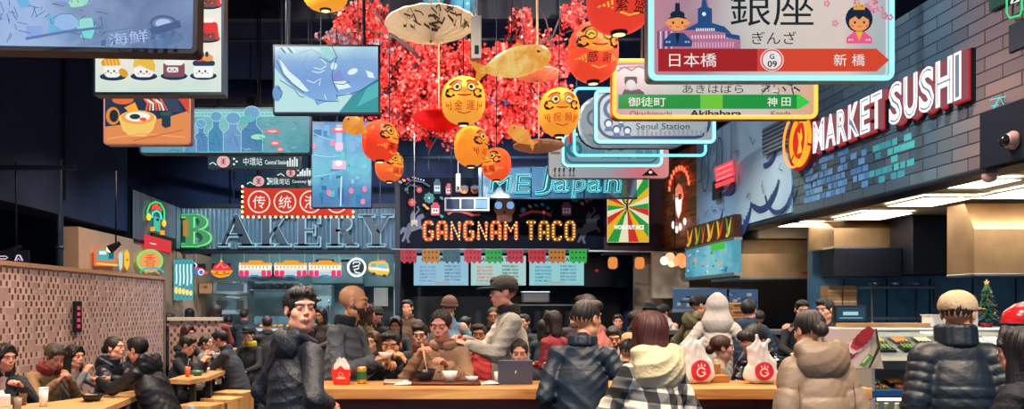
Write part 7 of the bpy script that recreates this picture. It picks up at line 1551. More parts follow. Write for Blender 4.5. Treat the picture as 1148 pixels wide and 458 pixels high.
mb = MB(); mb.box((-.1, 0, .02), (.9, .045, .62), mat('green_backing', '#1c3c30', .5)); mb.obj('backing_panel', t)
t, a = wall_thing('louvre_vent', 'dark slot vent in the reddish bricks at the right edge', 'vent', 1, 6.42, 3.62, .02); mb = MB(); mb.box((0, 0, 0), (.7, .03, .22), mat('slot_dark', '#141c26', .6), .004); mb.obj('louvres', t)
# plank wall logo
t, a = wall_thing('stall_logo', 'glowing wooden-wall logo of arched letters, a white cone and round bulbs', 'sign', 1, 15.6, 3.3, .05); orr = em('#f0603c', 1.1); a.l = 4
for k in range(11):
    an = math.radians(188+164*k/10); u = 761.5+11*math.cos(an); v = 211+23*math.sin(an)-(k-5)*.7; a.l = 4; a.rrect(u-1.5, v-3, u+1.5, v+3.4, .8, orr); a.l = 5; a.line([(u-.4, v-1.6), (u+.5, v+1.8)], .7, em('#ffb088', 1.3))
a.l = 6; a.poly([(755, 222), (757, 212), (761, 205), (765, 210), (767, 220), (765, 226), (764, 238), (761, 246), (758, 240), (757, 228)], em('#e8785c', 1.0)); a.l = 7; a.poly([(757, 222), (765, 220), (764, 236), (761, 244), (758.5, 236)], em('#f8ecec', 1.2)); a.l = 8; a.line([(756, 219), (762, 216), (766, 218)], 1.6, em('#ff9070', 1.1))
for u, v in ((755, 252), (759, 257), (763, 254), (768, 248)): a.l = 7; a.ell(u, v, 1.9, 4.4, em('#ffe4dc', 1.4), 10)
a.st = .006; a.obj('lit_logo', t); mb = MB()
for q in ((.2, .0), (.9, .25)): mb.box((q[0], -.03, q[1]), (q[0]+.12, .045, q[1]+.1), mat('wood_block', '#b8683c'), .005)
mb.obj('wood_blocks', t)
# starburst poster
t, s, a, _ = board('poster_lightbox', 'square poster with red, yellow, green and cream rays and a tiny black figure', 'poster', 680, 196, 728, 272, 15.9, em('#efe6c4', .9), BLACK, .6, .06, .3, hang=False)
cx, cy = 703, 232; cols = ['#d83428', '#f0e8c0', '#2c9c44', '#e8b82c']; nr = 22
for k in range(nr):
    a0, a1 = k*math.tau/nr+.1, (k+1)*math.tau/nr+.1; q = [(cx, cy)]
    for an in (a0, a1):
        dx, dy = math.cos(an), math.sin(an); L = min(((727-cx) if dx > 0 else (cx-681))/max(1e-6, abs(dx)), ((271-cy) if dy > 0 else (cy-197))/max(1e-6, abs(dy))); q.append((cx+dx*L, cy+dy*L))
    def side(p): return 0 if p[0] >= 726.9 else 1 if p[1] >= 270.9 else 2 if p[0] <= 681.1 else 3
    s1, s2 = side(q[1]), side(q[2]); cn = {(0, 1): (727, 271), (1, 2): (681, 271), (2, 3): (681, 197), (3, 0): (727, 197)}.get((s1, s2))
    if cn: q.insert(2, cn)
    a.l = 1; a.poly(q, em(cols[k % 4 if k < 20 else (k+1) % 4], .9))
a.l = 3; bk = em('#141414', .4); a.line([(703, 228), (703, 235)], 2, bk); a.line([(698, 224), (700, 228), (706, 228), (708, 224)], 1.2, bk); a.line([(701, 240), (703, 235), (705, 240)], 1.2, bk); a.ell(703, 225.5, 1.1, 1.3, bk); a.text('WORKOUT RICE', 688, 252, 722, 257, em('#f4f4ee', 1.1), .05); a.obj('printed_rays', t, art_y); mb = MB(); mb.box((.1, .06, -.9), (.7, .1, -.3), DARKM); mb.obj('wall_mount', t)
# noodle menu fascia (x 766-820)
t = thing('stall_lightbox', 'two-tier lightbox: flame-coloured letters above a blue lit menu, near the orange lanterns', 'sign', (4.52, 14.1, 2.1)); t.rotation_euler = (0, 0, -math.pi/2)
mb = MB(); mb.box((0, 0, 0), (2.25, .10, .48), panel_mat('blue_menu', ['#3c94b4', '#5cb8d0', '#88d0dc', '#4ca4bc'], .8, 0, 2.2, .4, 3)); mb.box((-.02, -.01, -.05), (2.27, .11, 0), STEEL); mb.box((-.02, -.01, .48), (2.27, .11, .52), STEEL); mb.obj('menu_panel', t)
mb = MB(); mb.box((0, 0, .52), (2.25, .10, .86), mat('fascia_dark', '#3a1a14', .4)); mb.obj('upper_panel', t)
a = Art(1, .002); fc = ['#f0c038', '#58a83c', '#e8702c', '#f0a030', '#d84c2c', '#f0d060']; f = random.Random(77)
for k, (u, w) in enumerate(((.05, .35), (.5, .3), (.85, .16), (1.1, .35), (1.55, .3), (1.95, .25))): a.poly([(u, -.55), (u+w*.5, -.68), (u+w, -.84), (u+w*.7, -.6), (u+w*.35, -.53)], em(fc[k], .8)); a.poly([(u+.02, -.84), (u+w*.35, -.8), (u+w*.5, -.62), (u+w*.3, -.55)], em(fc[(k+2) % 6], .8))
for k in range(30): u = f.uniform(.05, 2.1); v = -f.uniform(.05, .45); a.rect(u, v, u+f.uniform(.02, .12), v+f.uniform(.01, .06), em(f.choice(['#d8f0f4', '#2c7c9c', '#f0a868', '#3ca058']), .8))
a.rect(1.5, -.47, 2.1, -.36, em('#48c048', .9)); a.obj('flame_lettering', t); mb = MB(); mb.box((.2, .1, .0), (.3, .14, .62), DARKM); mb.obj('wall_mount', t)

# ---- left stall: neon shrine face on corrugated metal, red light box, noodle neons on the cream wall
t, a = wall_thing('neon_sign', 'green and red neon arch with yellow ears on the corrugated fascia', 'neon sign', -1, 13.6, 2.8, .06); a.l = 5
gr = em('#38d878', 1.3); rd = em('#f04838', 1.3); yl = em('#f0c83c', 1.3)
a.line([(166, 246), (165, 236), (168, 229), (174, 226), (180, 228), (184, 236), (184, 247)], 1.8, gr); a.poly([(169, 235), (171, 230), (175, 228), (179, 231), (182, 237), (178, 235), (173, 234)], rd); a.line([(170, 244), (171, 238), (175, 236), (179, 238), (181, 246)], 2.6, em('#4ce0c0', 1.1)); a.poly([(172, 242), (179, 244), (179, 260), (172, 258)], em('#48c0a8', 1.0)); a.ell(166.5, 243, 2.6, 4, yl); a.ell(183.5, 250, 2.4, 4, yl); a.rect(168, 254, 173, 259, em('#f0a030', 1.1)); a.rect(179, 258, 184, 263, em('#f0a030', 1.1)); a.ell(176, 246, 1.6, 1.6, em('#183838', .5))
a.st = .008; a.obj('neon_tube', t)
t, a = wall_thing('red_lightbox', 'red lit box under the green neon arch', 'sign', -1, 13.9, 2.74, .05); a.l = 3; a.poly([(161.5, 262), (192, 270), (192, 283), (161.5, 278)], em('#e03844', .95)); a.line([(168, 272), (171, 273), (175, 273.5)], 1.3, em('#f8c8c8', 1.1)); a.obj('panel', t)
mb = MB(); mb.box((0.3, 0, -.06), (1.6, .03, .16), DARKM); mb.obj('housing', t)
t, a = wall_thing('neon_sign', 'round green and orange neon with a red character on the cream stall wall', 'neon sign', -1, 13.0, 2.0, .03); a.l = 3; a.st = .006
a.ell(166.5, 292, 14, 11, em('#f0b060', .9), 26); a.ring(166.5, 292, 14, 2.2, em('#70d870', 1.2), 26, b=12); a.text('香', 160, 284.5, 173, 299, em('#e84830', 1.1), .03); a.ring(168, 306, 13, 2, em('#48a8b0', 1.1), 18, b=6, t0=180, t1=360); a.line([(160, 306), (168, 302), (176, 306)], 2, em('#e88878', 1)); a.obj('neon_tube', t)
t, a = wall_thing('neon_sign', 'orange neon cassette-like panel with teal window on the cream stall wall', 'neon sign', -1, 11.9, 2.0, .03); a.l = 3; a.st = .006
a.rrect(104, 277, 130, 298, 1, em('#e87848', .95)); a.rect(107, 279, 127, 292, em('#58b0b0', .95)); a.rect(109, 281, 117, 285, em('#e8f0e0', 1)); a.rect(119, 282, 125, 290, em('#386c80', .8)); a.line([(105, 295), (129, 297)], 1.6, em('#f0d050', 1.2)); a.obj('neon_tube', t)
t, a = wall_thing('neon_sign', 'slim yellow neon lozenge between the two larger neons on the cream wall', 'neon sign', -1, 12.6, 2.0, .03); a.l = 3; a.st = .006; a.poly([(141, 279), (144, 284), (144, 297), (141, 303), (138, 297), (138, 284)], em('#f0bc38', 1.1)); a.ell(141, 291, 1.2, 1.6, em('#c07828', 1)); a.poly([(133, 281), (135.5, 285), (135, 300), (132.6, 303), (131, 297), (131, 285)], em('#b8dcdc', 1)); a.obj('neon_tube', t)
# small orange lanterns and lamp cluster
for k, px in enumerate((687, 717)):
    t = thing('pendant_lantern', ('small glowing orange lantern beside the dark television', 'small glowing orange lantern nearer the bulb cluster')[k], 'lantern', W(px, 301, 15.3), 0); s = 15.3/F; mb = MB(); mb.lathe([(3.2*s, 0), (5.2*s, 2*s), (5.4*s, 7*s), (5.0*s, 11*s), (3.2*s, 13*s)], em('#f09048', .95), 16); mb.obj('shade', t); mb = MB(); mb.lathe([(3.4*s, 12.6*s), (3*s, 14.4*s), (.001, 14.6*s)], DARKM, 12); mb.tube([(0, 0, 14*s), (0, 0, 22*s)], .008, DARKM, 6); mb.obj('cap', t)
t = thing('lamp_rail', 'white rail carrying the two small orange lanterns', 'rail', W(660, 281, 15.3)); mb = MB(); mb.tube([(0, 0, 0), (1.3, 0, -.02)], .014, WHT, 6); mb.obj('rail', t)
t = thing('bulb_cluster', 'cluster of warm glowing globe bulbs beside the two-tier lightbox', 'lamp', W(757, 291, 14.2)); s = 14.2/F
for u, v, r, c in ((-12, 1, 5, '#f4e8d8'), (-6, -3, 5.4, '#ffb888'), (0, 2, 5.4, '#ff9c60'), (6, -2, 5.6, '#ff8c50'), (12, 3, 5, '#ffa870'), (-4, 4, 4.4, '#f8d8b8'), (8, 5, 4.2, '#ff9458')): mb = MB(); mb.ball((u*s, 0, -v*s), r*s, em(c, 1.4), 14); mb.obj('globe_bulb', t)
mb = MB(); mb.tube([(-12*s, .03, 6*s), (12*s, .03, 6*s)], .012, DARKM, 6); mb.tube([(0, .03, 6*s), (0, .03, 1.5)], .01, DARKM, 6); mb.obj('arm', t)
t, s, a, _ = board('wall_television', 'dark switched-off television under the blue trim of the taco stall', 'television', 650, 287, 722, 322, 17.6, mat('tv_glass', '#0e3448', .25, 0, .0), BLACK, 1, .06, .5); a.ell(669, 303, 2, 1.4, em('#c83c3c', .6)); a.line([(664, 306), (676, 306)], .6, em('#3c2c4c', .4)); a.obj('reflection_marks', t, art_y)
# spot heads above the left partition
for k, (px, py, d) in enumerate(((130, 275, 10.8), (18, 279, 9.2))):
    o = W(px, py, d); t = thing('picture_light', ('warm adjustable spot head above the cream stall wall', 'warm adjustable spot head above the left end of the tiled partition')[k], 'spotlight', o); mb = MB(); mb.lathe([(.03, .06), (.06, -.08), (.062, -.1)], BLACK, 12, Matrix.Rotation(1.0, 4, 'Y'), cap=False); mb.tube([(0, 0, .03), (0, 0, 1.0)], .012, BLACK, 6); mb.obj('lamp_head', t); mb = MB(); mb.ball((-.08, 0, -.045), .045, em('#ffd890', 6), 10); mb.obj('bulb', t)
mb = MB(); mb.box((-6.4, 9.1, 3.15), (-4.0, 9.14, 3.2), DARKM); tag(mb.obj('light_rail'), 'thin dark rail crossing above the tiled partition', 'rail')
t, a = wall_thing('neon_glyph', 'small white-pink neon letter A above the left end of the tiled partition', 'neon sign', -1, 8.9, 2.0, .25); 
a = PArt(9/F, 0, 250, .003); a.line([(17, 292), (19.5, 286), (22.5, 286), (25.5, 292)], 1.5, em('#e8c8e8', 1.1)); a.line([(19, 292), (21, 289), (23, 292)], 1, em('#c8b0e0', 1)); a.line([(-4, 287), (7, 287), (9, 288.5), (7, 290), (-4, 290)], 1.0, em('#e8c8d8', 1.1)); o = a.obj('neon_tube', t); t.rotation_euler = (0, 0, 0); t.location = W(0, 250, 9)
mb = MB(); mb.box((-.1, .01, -.46), (.32, .03, -.3), DARKM); mb.obj('backing_panel', t)
# red dots board on the partition
t = thing('exit_plate', 'narrow dark upright plate with red characters on the tiled partition', 'sign', (-4.08+.01, 9.28, 1.30)); mb = MB(); mb.box((0, -.09, -.0), (.03, .09, .36), BLACK, .004); mb.obj('plate', t); mb = MB()
for k in range(4): mb.box((.0305, -.04, .05+k*.07), (.032, .04, .09+k*.07), em('#e04858', .9))
mb.obj('red_characters', t)
# ================================================================= BLOSSOM, LANTERNS, PARASOLS, FISH
def translucent(m, k=.45):
    nt = m.node_tree; b = nt.nodes['Principled BSDF']; o = next(n for n in nt.nodes if n.type == 'OUTPUT_MATERIAL'); t_ = N(nt, 'BsdfTranslucent'); t_.inputs[0].default_value = b.inputs['Base Color'].default_value; x = N(nt, 'MixShader'); x.inputs[0].default_value = k
    nt.links.new(b.outputs[0], x.inputs[1]); nt.links.new(t_.outputs[0], x.inputs[2]); nt.links.new(x.outputs[0], o.inputs[0]); return m
def blossom_mesh(name, pts, sizes, cols, parent, seed):
    r = np.random.RandomState(seed); n = len(pts); P = np.array(pts); S_ = np.array(sizes)
    q = r.normal(size=(n, 3)); q[:, 1] -= .7; q /= np.linalg.norm(q, axis=1)[:, None]; a = np.cross(q, r.normal(size=(n, 3))); a /= np.linalg.norm(a, axis=1)[:, None]; b = np.cross(q, a)
    vs = [P-q*S_[:, None]*.25]; F_ = []
    for k in range(5):
        for dl, rr_, up in ((-.5, .62, .05), (0, 1.0, .22), (.5, .62, .05)):
            t = (k+dl*.9)*math.tau/5; vs.append(P+(a*math.cos(t)+b*math.sin(t))*S_[:, None]*rr_+q*S_[:, None]*up)
    V = np.stack(vs, 1).reshape(-1, 3); base = np.arange(n)*16
    for k in range(5): F_.append(np.stack([base, base+1+3*k, base+2+3*k, base+3+3*k], 1))
    ci = r.choice(len(cols), n, p=[c[1] for c in cols]); parts = []
    Q = np.concatenate(F_); cf = np.tile(ci, 5); o = np.argsort(cf, kind='stable')
    parts = [(V, Q[cf == 0], 0)]; ob = None
    me = [translucent(mat('blossom_'+c[0].strip('#'), c[0], .55), .35) for c in cols]
    ob = npobj(name, [(V, Q, 0)], me, parent, False); ob.data.polygons.foreach_set('material_index', cf.astype(np.int32)); ob['kind'] = 'stuff'; return ob
t = thing('artificial_blossom_tree', 'mass of coral-red artificial blossom hanging between the screens and the station signs', 'blossom tree', W(520, 110, 9.4)); O = t.location.copy(); br = random.Random(17)
bark = mat('grey_bark', '#4a3436', .8); CB = [('#f84e48', .40), ('#e23838', .24), ('#fa766c', .26), ('#f8a8a0', .07), ('#fbe2d4', .03)]
ph_ = [(430, 110, 500, 60, 8.0), (470, 90, 520, 140, 8.3), (545, 80, 640, 110, 8.3), (520, 120, 480, 172, 8.0), (540, 130, 600, 165, 8.4), (440, 40, 400, 10, 7.6), (450, 45, 372, 45, 7.7), (600, 70, 655, 30, 8.2), (590, 60, 575, 15, 8.2), (470, 30, 430, 80, 7.9), (500, 70, 560, 60, 8.6), (450, 130, 430, 150, 8.1), (620, 60, 605, 10, 7.9), (560, 100, 630, 140, 8.7), (480, 110, 540, 110, 8.8), (455, 95, 500, 150, 8.6), (620, 40, 640, 10, 7.6)]
trunk = MB(); hub = W(520, 105, 9.6)
for (x0, y0, x1, y1, d) in ph_:
    d += 1.1; A_, B_ = W(x0, y0, d)-O, W(x1, y1, d)-O; mid = (A_+B_)/2+Vector((0, 0, .12)); trunk.tube([(hub-O), A_, mid, B_], [.022, .015, .010, .005], bark, 6)
trunk.tube([hub-O, Vector((hub.x-O.x, hub.y-O.y, ZC-O.z))], [.04, .03], bark, 8); trunk.obj('branches', t)
pts = []; sz = []
def clump(c, r, n):
    for _ in range(n):
        v = Vector((br.gauss(0, 1), br.gauss(0, 1), br.gauss(0, 1))); v = v/max(.001, v.length)*r*br.random()**.4; pts.append(tuple(c+v-O)); sz.append(br.uniform(.019, .031))
dens = [(530, 105, 92, 46, 150), (470, 95, 45, 45, 60), (590, 110, 50, 40, 62), (520, 140, 78, 20, 52), (450, 130, 40, 24, 34), (412, 30, 34, 28, 56), (385, 44, 18, 14, 12), (600, 60, 40, 22, 30), (440, 60, 26, 34, 34), (585, 26, 12, 18, 10), (640, 18, 14, 16, 12), (625, 80, 14, 26, 14), (490, 60, 50, 14, 24), (560, 60, 50, 12, 20)]
for cx_, cy_, rx_, ry_, n in dens:
    for _ in range(int(n*1.45)):
        a_ = br.uniform(0, 6.283); r_ = br.random()**.55; px, py = cx_+rx_*r_*math.cos(a_), cy_+ry_*r_*math.sin(a_); clump(W(px, py, br.uniform(8.9, 9.9)), br.uniform(.05, .12), 21)
for k in range(18):                                     # drooping sprays at the lower edge
    px = br.uniform(455, 640); y = 148 if px < 560 else 135; L = br.uniform(8, 26); dd = br.uniform(8.9, 9.6); sl = br.uniform(-.5, .5)
    for i in range(int(L/2.5)): clump(W(px+sl*i*2.5, y+i*2.5, dd), .035, 7)
blossom_mesh('blossom', pts, sz, CB, t, 3)
pts2, sz2 = pts, sz; pts, sz = [], []
for cx_, cy_, n in ((385, 40, 9), (400, 55, 9), (372, 48, 6), (430, 50, 6)):
    for _ in range(n): clump(W(cx_+br.uniform(-12, 12), cy_+br.uniform(-9, 9), 8.7), .06, 9)
blossom_mesh('faded_blossom', pts, sz, [('#b08c94', .5), ('#8c7480', .3), ('#d8a8ac', .2)], t, 4)

def lantern(label, px, py, rx, ry, d, col, txt, yaw=0, face=True, red=False):
    o = W(px, py, d); s = d/F; RX, RZ = rx*s, ry*s; t = thing('paper_lantern', label, 'lantern', o, math.radians(yaw))
    mb = MB(); pr = []; n = 22
    for i in range(n+1):
        z = -1+2*i/n; z *= .93; r = (1-abs(z)**2.6)**.5; pr.append((RX*r*(1+.012*(-1)**i), RZ*z))
    m = panel_mat('lantern_'+col.strip('#'), [col, col, col], .85, 2, 5, 0, 1) if ('lt', col) not in _M else _M['lt', col]
    _M['lt', col] = m; m.node_tree.nodes['Principled BSDF'].inputs['Base Color'].default_value = (*(c*.5 for c in lin(col)), 1)
    mb.lathe(pr, m, 30); body = mb.obj('paper_shade', t)
    mb = MB(); mb.lathe([(RX*.24, -RZ*1.03), (RX*.28, -RZ*.90), (.001, -RZ*.9)], BLACK, 16); mb.lathe([(RX*.20, -RZ*1.035), (.001, -RZ*1.035)], em('#ffe8a0', 1.6), 12, cap=False); mb.obj('bottom_ring', t)
    mb = MB(); mb.lathe([(RX*.26, RZ*.90), (RX*.24, RZ*1.02), (.001, RZ*1.02)], BLACK, 16); mb.tube([(0, 0, RZ), (0, 0, ZC-o.z)], .005, BLACK, 5); mb.obj('top_ring_and_cord', t)
    if not face: return t
    a = Art(RX, .0004); ky = RZ/RX; bk = em('#2c1c1c', .5); rd_ = em('#c82c20', .9); ye = em('#f8b848', .95); A_ = em('#ff9c3c', .95)
    E = lambda u, v, p, q, c, **k: a.ell(u, v*ky, p, q*ky, c, **k)
    Ln = lambda q, w, c: a.line([(u, v*ky) for u, v in q], w, c)
    if red:
        E(0, -.28, .80, .48, A_); 
        for k in range(4):
            for q in (-1, 1): Ln([(q*(.55+.1*k), .25+.04*k), (q*(.50+.1*k), .5-.05*k)], .05, ye)
    else:
        for k in range(3):
            for q in (-1, 1): Ln([(q*(.62+.1*k), .20), (q*(.58+.09*k), .55-.08*k)], .045, rd_)
    for q in (-1, 1):
        E(q*.33, -.36, .20, .17, ye if red else em('#fbd890', .95)); a.ring(q*.33, -.36*ky, .20, .045, bk, 18, b=.17*ky)
        if txt == '祝願' and q > 0 or txt == '感謝': Ln([(q*.33-.12, -.33), (q*.33, -.40), (q*.33+.12, -.33)], .05, bk)
        else: E(q*.31, -.36, .085, .08, bk)
        Ln([(q*.10, -.58), (q*.26, -.66), (q*.48, -.62), (q*.64, -.48)], .12, rd_ if not red else bk)
        a.ring(q*.62, -.15*ky, .19, .075, bk, 16, b=.17*ky, t0=30, t1=330); Ln([(q*.42, -.02), (q*.60, .02), (q*.76, -.10)], .06, bk); Ln([(q*.78, -.34), (q*.70, -.18)], .06, bk)
    E(0, -.24, .13, .10, A_ if not red else em('#ffb060', .95)); Ln([(-.13, -.2), (0, -.14), (.13, -.2)], .035, rd_); Ln([(-.3, -.04), (-.1, -.01), (.1, -.01), (.3, -.04)], .04, bk); E(0, .0, .22, .035, rd_)
    if txt:
        a.text(txt[0], -.46, .20*ky, -.08, .20*ky+.40, bk if red else rd_, .03); a.text(txt[1], .10, .20*ky, .48, .20*ky+.40, bk if red else rd_, .03)
    Ln([(-.3, .62), (0, .70), (.3, .62)], .04, ye if red else rd_)
    project(a.mb, body, .002, RX*.16, back=RX*3); a.mb.obj('painted_face', t); return t
lantern('biggest red face lantern touching the upper edge above the others', 694, 3, 36, 35, 5.6, '#e84030', '繁盛', 8, red=True)
lantern('tall red lantern with closed smiling eyes under the biggest red one', 665, 59, 28, 34, 6.4, '#ea4830', '感謝', 4, red=True)
lantern('winking yellow face lantern below the tall red lantern', 627, 126, 22.5, 27, 7.0, '#f29a34', '祝願', 0)
lantern('yellow face lantern in the middle of the red blossom', 519.5, 113, 24.5, 27, 7.0, '#f2a43c', '金運', 0)
lantern('orange lantern turned half away beneath the middle yellow one', 528, 164, 19, 23, 7.4, '#f08c2c', '福福', 62)
lantern('small red-orange lantern lowest beneath the blossom', 556.5, 184, 16.5, 18.5, 7.9, '#ea5830', '福福', -40, red=True)
lantern('red lantern turned half away beside the medium hanging screen', 426, 158, 20.5, 23, 7.2, '#ea4028', '美福', 58, red=True)
lantern('small orange-red lantern hanging just under the half-turned red one', 436.5, 186, 16, 18, 7.7, '#ec6030', '福福', 45, red=True)
lantern('plain yellow lantern cut off by the upper edge above the medium screen', 365, -7, 25, 19, 6.0, '#f0a030', '', 0, face=False)

def fish(label, px, py, L, H, d, col, col2, rot, flip=1):
    o = W(px, py, d); s = d/F; t = thing('fish_lantern', label, 'fish lantern', o); t.rotation_euler = (0, math.radians(rot), 0); l, h = L*s/2, H*s/2
    f = Field(h*.3); f.ell((flip*l*.12, 0, 0), (l*.78, h*.55, h)); f.cone((-flip*l*.45, 0, 0), (-flip*l*.85, 0, 0), h*.45, h*.25, flat=((0, 1, 0), .6)); f.ell((flip*l*.62, 0, 0), (l*.3, h*.5, h*.72))
    m = panel_mat('koi_'+col.strip('#'), [col, col2, col, col2], .85, 0, l*2.4, .6, 14, -l); V, Q = f.mesh(max(.006, h/10), lambda X, Y, Z: .0018*np.sin(X*220)*np.sin(Z*220)); npobj('body', [(V, Q, 0)], [m], t)
    mb = MB(); mb.prism([(-flip*l*.75, h*.25), (-flip*l*1.12, h*.85), (-flip*l*1.0, 0), (-flip*l*1.15, -h*.75), (-flip*l*.75, -h*.25)], -.006, .006, em(col, .8)); mb.obj('tail_fin', t)
    mb = MB(); mb.prism([(-l*.2, h*.8), (l*.2, h*1.25), (l*.4, h*.8)], -.005, .005, em(col, .8)); mb.obj('back_fin', t)
    for q in (-1, 1): mb = MB(); mb.ball((flip*l*.62, q*h*.42, h*.2), h*.16, BLK, 10); mb.obj('eye', t)
    mb = MB(); Lc = ZC-o.z; c = math.sin(math.radians(rot)); mb.tube([(0, 0, h*.9), (-Lc*c, 0, Lc*math.cos(math.radians(rot)))], .004, DARKM, 5); mb.obj('cord', t); return t
fish('big yellow fish lantern beside the tall red lantern', 577, 70, 88, 34, 6.3, '#f09c38', '#f8d47c', -14)
fish('small orange fish lantern below the blossom, nose up', 584, 152, 36, 17, 7.6, '#f09038', '#f8b050', 35, -1)
fish('small orange fish lantern overlapping the half-turned red lantern', 398, 141, 30, 22, 7.0, '#f08c30', '#f8a840', 30, -1)
def parasol(label, px, py, w, hh, d, col, tilt=0, ink=False, up=True):
    o = W(px, py, d); s = d/F; R_ = w*s/2; H_ = hh*s; t = thing('paper_parasol', label, 'parasol', o); t.rotation_euler = (math.radians(tilt), 0, 0); m = translucent(mat('parasol_'+col.strip('#'), col, .6), .5); mb = MB(); n = 32
    pr = [(R_, 0), (R_*.75, -H_*.4), (R_*.4, -H_*.75), (.01, -H_)]; vs = []; k_ = len(pr)
    for r, z in pr: vs += [(r*(1-.012*(i % 2))*math.cos(i*math.tau/n), r*math.sin(i*math.tau/n), z+.008*(i % 2)*r/R_) for i in range(n)]
    fs = [(i*n+j, i*n+(j+1) % n, (i+1)*n+(j+1) % n, (i+1)*n+j) for i in range(k_-1) for j in range(n)]; mb.add(vs+[(x, y, z+.006) for x, y, z in vs], fs+[tuple(q+len(vs) for q in f_[::-1]) for f_ in fs], m); body = mb.obj('canopy', t)
    mb = MB(); [mb.tube([(R_*math.cos(a_), R_*math.sin(a_), .012), (0, 0, -H_*.82)], .003, mat('bamboo', '#8c6c48'), 4) for a_ in (i*math.tau/16 for i in range(16))]; mb.obj('ribs', t)
    mb = MB(); mb.tube([(0, 0, -H_*1.1), (0, 0, R_*.9), (0, 0, max(.1, ZC-o.z-.05))], [.01, .008, .004], mat('bamboo', '#8c6c48'), 6); mb.obj('shaft', t)
    if ink:
        a = Art(s, .0005); f = random.Random(5); dk_ = pt('#5c4440', .7)
        for x0, y0 in ((-22, 4), (10, 2), (28, 6), (-4, 8)):
            for _ in range(7): u = x0+f.uniform(-12, 12); v = y0+f.uniform(-3, 6); a.line([(u, v), (u+f.uniform(2, 7), v+f.uniform(-3, 3)), (u+f.uniform(4, 10), v+f.uniform(-3, 4))], f.uniform(.7, 1.5), dk_)
        project(a.mb, body, .003, .03, back=R_*2); a.mb.obj('ink_branches', t)
    return t
parasol('wide white upturned paper parasol with ink branches above the blossom', 483, 28, 104, 18, 6.3, '#e8e2d4', -4, True)
parasol('red upturned paper parasol half hidden under the blossom', 492, 132, 60, 17, 7.5, '#d8242c', -4)
parasol('small pinkish upturned parasol under the big yellow fish', 602, 84, 52, 7, 7.2, '#d8a090', -3)
parasol('small cream upturned parasol under the nose-up fish', 604, 164, 58, 7, 8.2, '#c8a890', -3)
for px, py, r, lb in ((486, -4, 13, 'round blue glass float above the white parasol'), (520, 6, 16, 'larger blue glass float right beside the column speaker')):
    o = W(px, py, 8.45); t = thing('glass_float', lb, 'ornament', o); mb = MB(); mb.ball((0, 0, 0), r*8.45/F, mat('blue_glass', '#3c7890', .08, .1), 18); mb.obj('glass_ball', t); mb = MB(); mb.tube([(0, 0, 0), (0, 0, ZC-o.z)], .004, DARKM, 5); mb.obj('cord', t)
# added unseen spotlights that brighten decorations, diners, tables, brick and stall fronts
def aim(label, loc, target, power, col, size=60):
    t = thing('added_spotlight', label, 'spotlight', loc); v = (Vector(target)-Vector(loc)).normalized(); q = v.to_track_quat('-Z', 'Y'); M4 = q.to_matrix().to_4x4()
    mb = MB(); mb.lathe([(.03, .1), (.055, .06), (.06, -.1), (.056, -.1), (.05, -.02)], BLACK, 16, M4, cap=False); mb.obj('housing', t); mb = MB(); mb.tube([(0, 0, .03), (0, 0, ZC-loc[2])], .01, BLACK, 6); mb.obj('stem', t)
    ld = bpy.data.lights.new('spot_lamp', 'SPOT'); ld.energy = power; ld.color = lin(col); ld.spot_size = math.radians(size); ld.spot_blend = .6; ld.shadow_soft_size = .05; lo = bpy.data.objects.new('spot_lamp', ld); C.objects.link(lo); lo.parent = t; lo.rotation_euler = q.to_euler(); lo.location = v*.12
aim('added ceiling spotlight aimed at the blossom from the window side', (-2.2, 4.2, 4.6), W(500, 100, 9.4), 2000, '#fff0e8', 50)
aim('added ceiling spotlight aimed at the blossom from the sushi side', (2.4, 4.2, 4.6), W(560, 100, 9.4), 2000, '#fff0e8', 50)
aim('added ceiling spotlight aimed at the counter diners', (-.9, 3.3, 4.7), (.0, 6.1, 1.3), 420, '#ffeedd', 60)
aim('added ceiling spotlight aimed at the sushi queue', (2.2, 4.6, 4.8), (2.6, 8.6, 1.5), 420, '#ffeedd', 70)
aim('added ceiling spotlight aimed at the wooden tables', (-1.6, 4.4, 4.8), (-3.2, 8.2, 1.0), 380, '#ffeedd', 70)
aim('added ceiling spotlight aimed at the brick bulkhead', (1.6, 6.0, 4.9), (4.66, 9.4, 3.5), 650, '#e8f2ff', 110)
aim('added ceiling spotlight aimed at the taco board', (1.0, 11.8, 4.7), (1.4, 16, 3.4), 900, '#e8f0ff', 70)
aim('added ceiling spotlight aimed at the bakery fascia', (-2.7, 12.2, 4.7), (-2.7, 16, 3.1), 900, '#d8f0ff', 75)

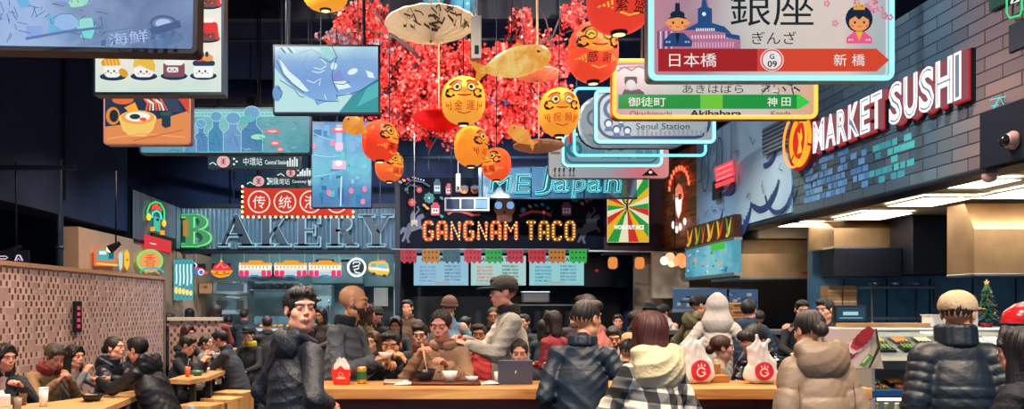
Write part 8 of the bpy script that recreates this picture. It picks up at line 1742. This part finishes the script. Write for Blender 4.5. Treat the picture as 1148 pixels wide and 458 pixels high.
for k, (x, y, z, w, lb, st) in enumerate(((-3.4, 16.9, 3.5, .8, 'added white strip light on the bakery ceiling, far half', 9), (-1.7, 16.9, 3.5, .8, 'added white strip light on the bakery ceiling, near the taco stall', 9), (.6, 16.9, 3.4, .7, 'added dim strip light inside the taco stall', 2.5))):  # unseen strips, added to brighten the stall interiors
    t = thing('added_strip_light', lb, 'ceiling light', (x, y, z)); mb = MB(); mb.box((-w, -.1, .02), (w, .1, .08), WHITE, .01); mb.box((-w+.1, -.02, .08), (-w+.12, .02, ZC-z), DARKM); mb.box((w-.12, -.02, .08), (w-.1, .02, ZC-z), DARKM); mb.obj('housing', t); mb = MB(); mb.box((-w+.03, -.08, 0), (w-.03, .08, .02), em('#e4f6ff', st*2.4)); mb.obj('diffuser', t)
# ================================================================= LIGHT, CAMERA
w = bpy.data.worlds.new('world'); bpy.context.scene.world = w; w.use_nodes = True
w.node_tree.nodes['Background'].inputs[0].default_value = (*lin('#8fa6c8'), 1); w.node_tree.nodes['Background'].inputs[1].default_value = 1.15
track(-4.5, 4.5, 2.2, 5.0, 4, 1100, '#ffe6cc', 1, 'nearest the entrance')
track(-4.2, 4.2, 6.6, 5.15, 5, 680, '#ffe2c4', 1, 'above the long counter')
track(-4.2, 4.2, 10.6, 5.1, 5, 480, '#ffe2c4', 1, 'above the crowd')
track(-4.2, 3.8, 12.9, 5.2, 5, 360, '#dff0ff', 1, 'in front of the stalls')
cam = bpy.data.cameras.new('camera'); co = bpy.data.objects.new('camera', cam); C.objects.link(co); bpy.context.scene.camera = co
cam.sensor_width = 36; cam.lens = F/1148*36; cam.shift_x = (574-HX)/1148; cam.shift_y = (HY-229)/1148
co.location = (0, 0, EYE); co.rotation_euler = (math.pi/2, 0, 0); cam.clip_end = 100
vs = bpy.context.scene.view_settings; vs.view_transform = 'Standard'; vs.look = 'None'; vs.gamma = 1; vs.exposure = 0; vs.use_curve_mapping = False
bpy.context.scene.cycles.use_denoising = True
bpy.context.scene.cycles.max_bounces = 6
bpy.context.view_layer.update()
